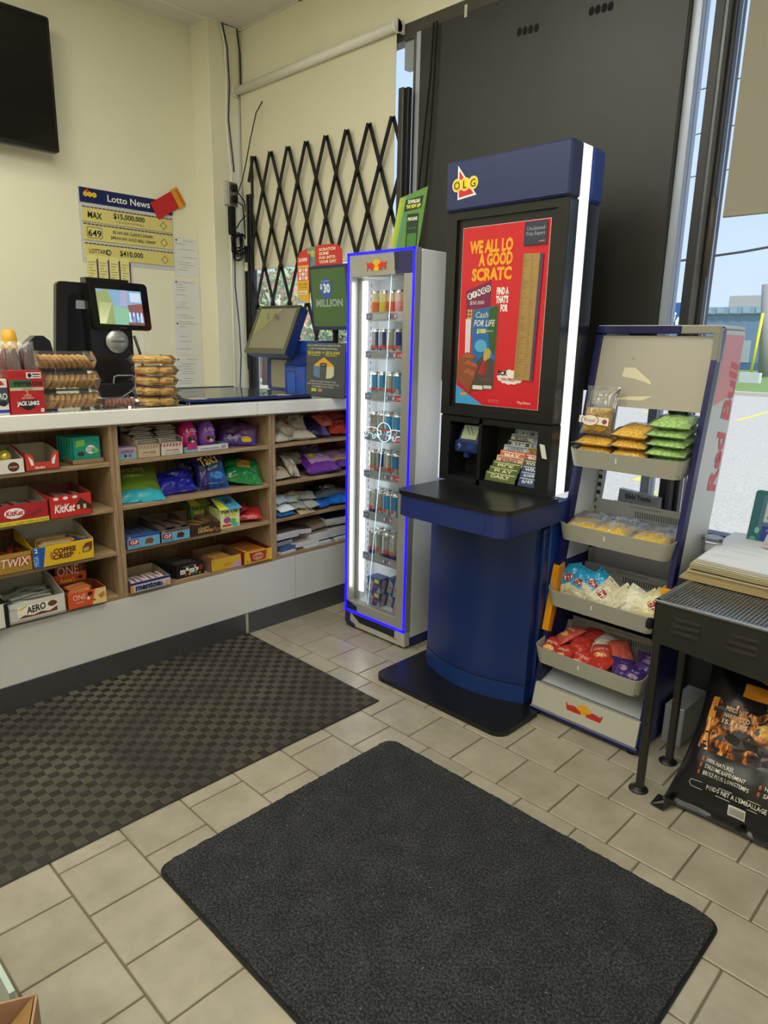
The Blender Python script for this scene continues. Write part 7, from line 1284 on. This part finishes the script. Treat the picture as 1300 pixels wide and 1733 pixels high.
def patch(p, u0, u1, v0, v1, m, n=8, z=0, jag=0):
    vs = [(u0+(u1-u0)*i/n+(jag*(.5-v0) if 0 else 0), v0+(v1-v0)*j/n+(jag*sin(i*2.3)*(1 if j == n else 0)), z) for j in range(n+1) for i in range(n+1)]
    p.add(vs, [(j*(n+1)+i, j*(n+1)+i+1, (j+1)*(n+1)+i+1, (j+1)*(n+1)+i) for j in range(n) for i in range(n)], m)
p = onb(MB()); OR = P('#d98a1e', .3); patch(p, -.215, .215, -.075, .085, flame_mat(), 14, 0, .012)
for (u, v, a, c_, cc) in ((-.08, -.01, .05, .03, '#1a1516'), (.02, -.03, .045, .03, '#211a1b'), (.10, .0, .05, .035, '#1b1618'), (.07, -.045, .03, .018, '#4a2c34'), (.0, .04, .04, .022, '#d8b23a')):
    p.add([(u, v, .002)]+[(u+a*cos(t_)*(1+.25*sin(3*t_+u*40)), v+c_*sin(t_)*(1+.2*cos(2*t_)), .002) for t_ in [2*pi*k/11 for k in range(11)]], [(0, 1+k, 1+(k+1) % 11) for k in range(11)], P(cc, .3))
patch(p, -.12, .215, .125, .170, OR, 8, 0); patch(p, -.215, -.19, .03, .10, OR, 3, .001)
for (u, v, a, c_) in ((-.06, .205, .035, .02), (.03, .215, .04, .02)): p.add([(u, v, .001)]+[(u+a*cos(t_), v+c_*sin(t_), .001) for t_ in [2*pi*k/12 for k in range(12)]], [(0, 1+k, 1+(k+1) % 12) for k in range(12)], OR)
p.txt('CHARBON', .03, .133, .034, '#15110e', w=.19, bold=.04, it=.1, z=.0016); p.txt('GOUTE', .02, .098, .020, '#e8e4dc', w=.12, it=.2, z=.0026); 
for i, s in enumerate(('POIDS NET A', 'HARDWOOD', '15.4 LBS')): p.txt(s, -.115, .065-.022*i, .014, '#e0c8a8', w=.085, bold=.02, z=.004)
WH = '#d9d4cc'
for i, s in enumerate(('100% NATUREL', "S'ALLUME RAPIDEMENT", 'BRULE PLUS LONGTEMPS')): p.txt(s, -.165, -.110-.0205*i, .0125, WH, al='l', w=[.09, .13, .145][i], bold=.01, z=.001); patch(p, -.182, -.175, -.110-.0205*i, -.098-.0205*i, P('#b0522a', .4), 1, .001)
for i, s in enumerate(('HAUTE TEMPERATURE', 'SAVEUR DE BOIS')): p.txt(s, .02, -.128-.0205*i, .0125, WH, al='l', w=[.15, .12][i], bold=.01, z=.001); patch(p, .003, .010, -.128-.0205*i, -.116-.0205*i, P('#b0522a', .4), 1, .001)
p.txt("POIDS NET A L'EMBALLAGE 15,4 LBS - 7 KG", .0, -.188, .0125, WH, w=.28, bold=.01, z=.001)
p.tube([(-.195, -.176, .0), (-.10, -.172, 0), (0, -.170, 0), (.1, -.170, 0), (.2, -.170, 0)], .0008, P(WH, .4), 4); p.tube([(-.195, -.176, 0), (-.2, -.186, 0), (-.19, -.196, 0), (-.1, -.196, 0), (0, -.195, 0), (.1, -.194, 0), (.2, -.194, 0)], .0008, P(WH, .4), 4)
patch(p, -.065, -.015, -.232, -.203, P('#e8e6e0', .4), 4, 0)
for i in range(13): patch(p, -.061+.0034*i, -.0595+.0034*i, -.228, -.208, INK, 1, .0012)
p.build('print', t)
b = MB(); b.add([(-.735, 2.035, .006), (-.69, 2.03, .006), (-.67, 2.075, .02), (-.725, 2.07, .03), (-.70, 2.06, .038)], [(0, 1, 2, 3), (0, 3, 4), (1, 4, 2)], BK); b.build('torn_corner', t)

# ------------------------------------------------------------------ lower left corner
t = thing('cardboard_box', 'open brown cardboard box at the bottom left corner of the picture', 'box', (-1.17, .08, 0)); CBM = P('#a37c5e', .8, noise_=.05, nscale=30)
cn = Vector((-1.130, .292, 0)); d1 = Vector((-.037, -.049, 0)).normalized(); d2 = Vector((.075, -.004, 0)).normalized(); d2 = Vector((.89, -.45, 0)).normalized(); d1 = Vector((-.45, -.89, 0)).normalized()
def wall_(a, c, z0, z1, th, nm_):
    b = MB(); a = Vector(a); c = Vector(c); b.bar((a.x, a.y, (z0+z1)/2), (c.x, c.y, (z0+z1)/2), z1-z0, th, CBM, side=(Z.cross(c-a)).normalized()); b.build(nm_, t)
L1, L2_ = .26, .30; hz = .30
wall_(cn, cn+d1*L1, .001, hz, .004, 'side_wall'); wall_(cn, cn+d2*L2_, .001, hz, .004, 'side_wall'); wall_(cn+d1*L1, cn+d1*L1+d2*L2_, .001, hz, .004, 'side_wall'); wall_(cn+d2*L2_, cn+d2*L2_+d1*L1, .001, hz, .004, 'side_wall')
b = MB(); a, c = cn, cn+d1*L1+d2*L2_; b.add([tuple(v+Z*.004) for v in (cn, cn+d1*L1, cn+d1*L1+d2*L2_, cn+d2*L2_)], [(0, 1, 2, 3)], CBM); b.build('bottom', t)
b = MB(); o = cn+Z*hz; b.add([tuple(o+d1*.004), tuple(o+d2*L2_*.9+d1*.004), tuple(o+d2*L2_*.8+d1*.11-Z*.08), tuple(o+d2*.05+d1*.10-Z*.08)], [(0, 1, 2, 3), (3, 2, 1, 0)], P('#8a6a3a', .8)); b.build('flap', t)
b = MB(); b.box(-1.50, -1.185, .262, .272, .0005, .28, P('#a9b8ac', .25)); tag(b.build('plastic_sheet'), 'pale greenish plastic sheet standing left of the cardboard box', 'sheet')
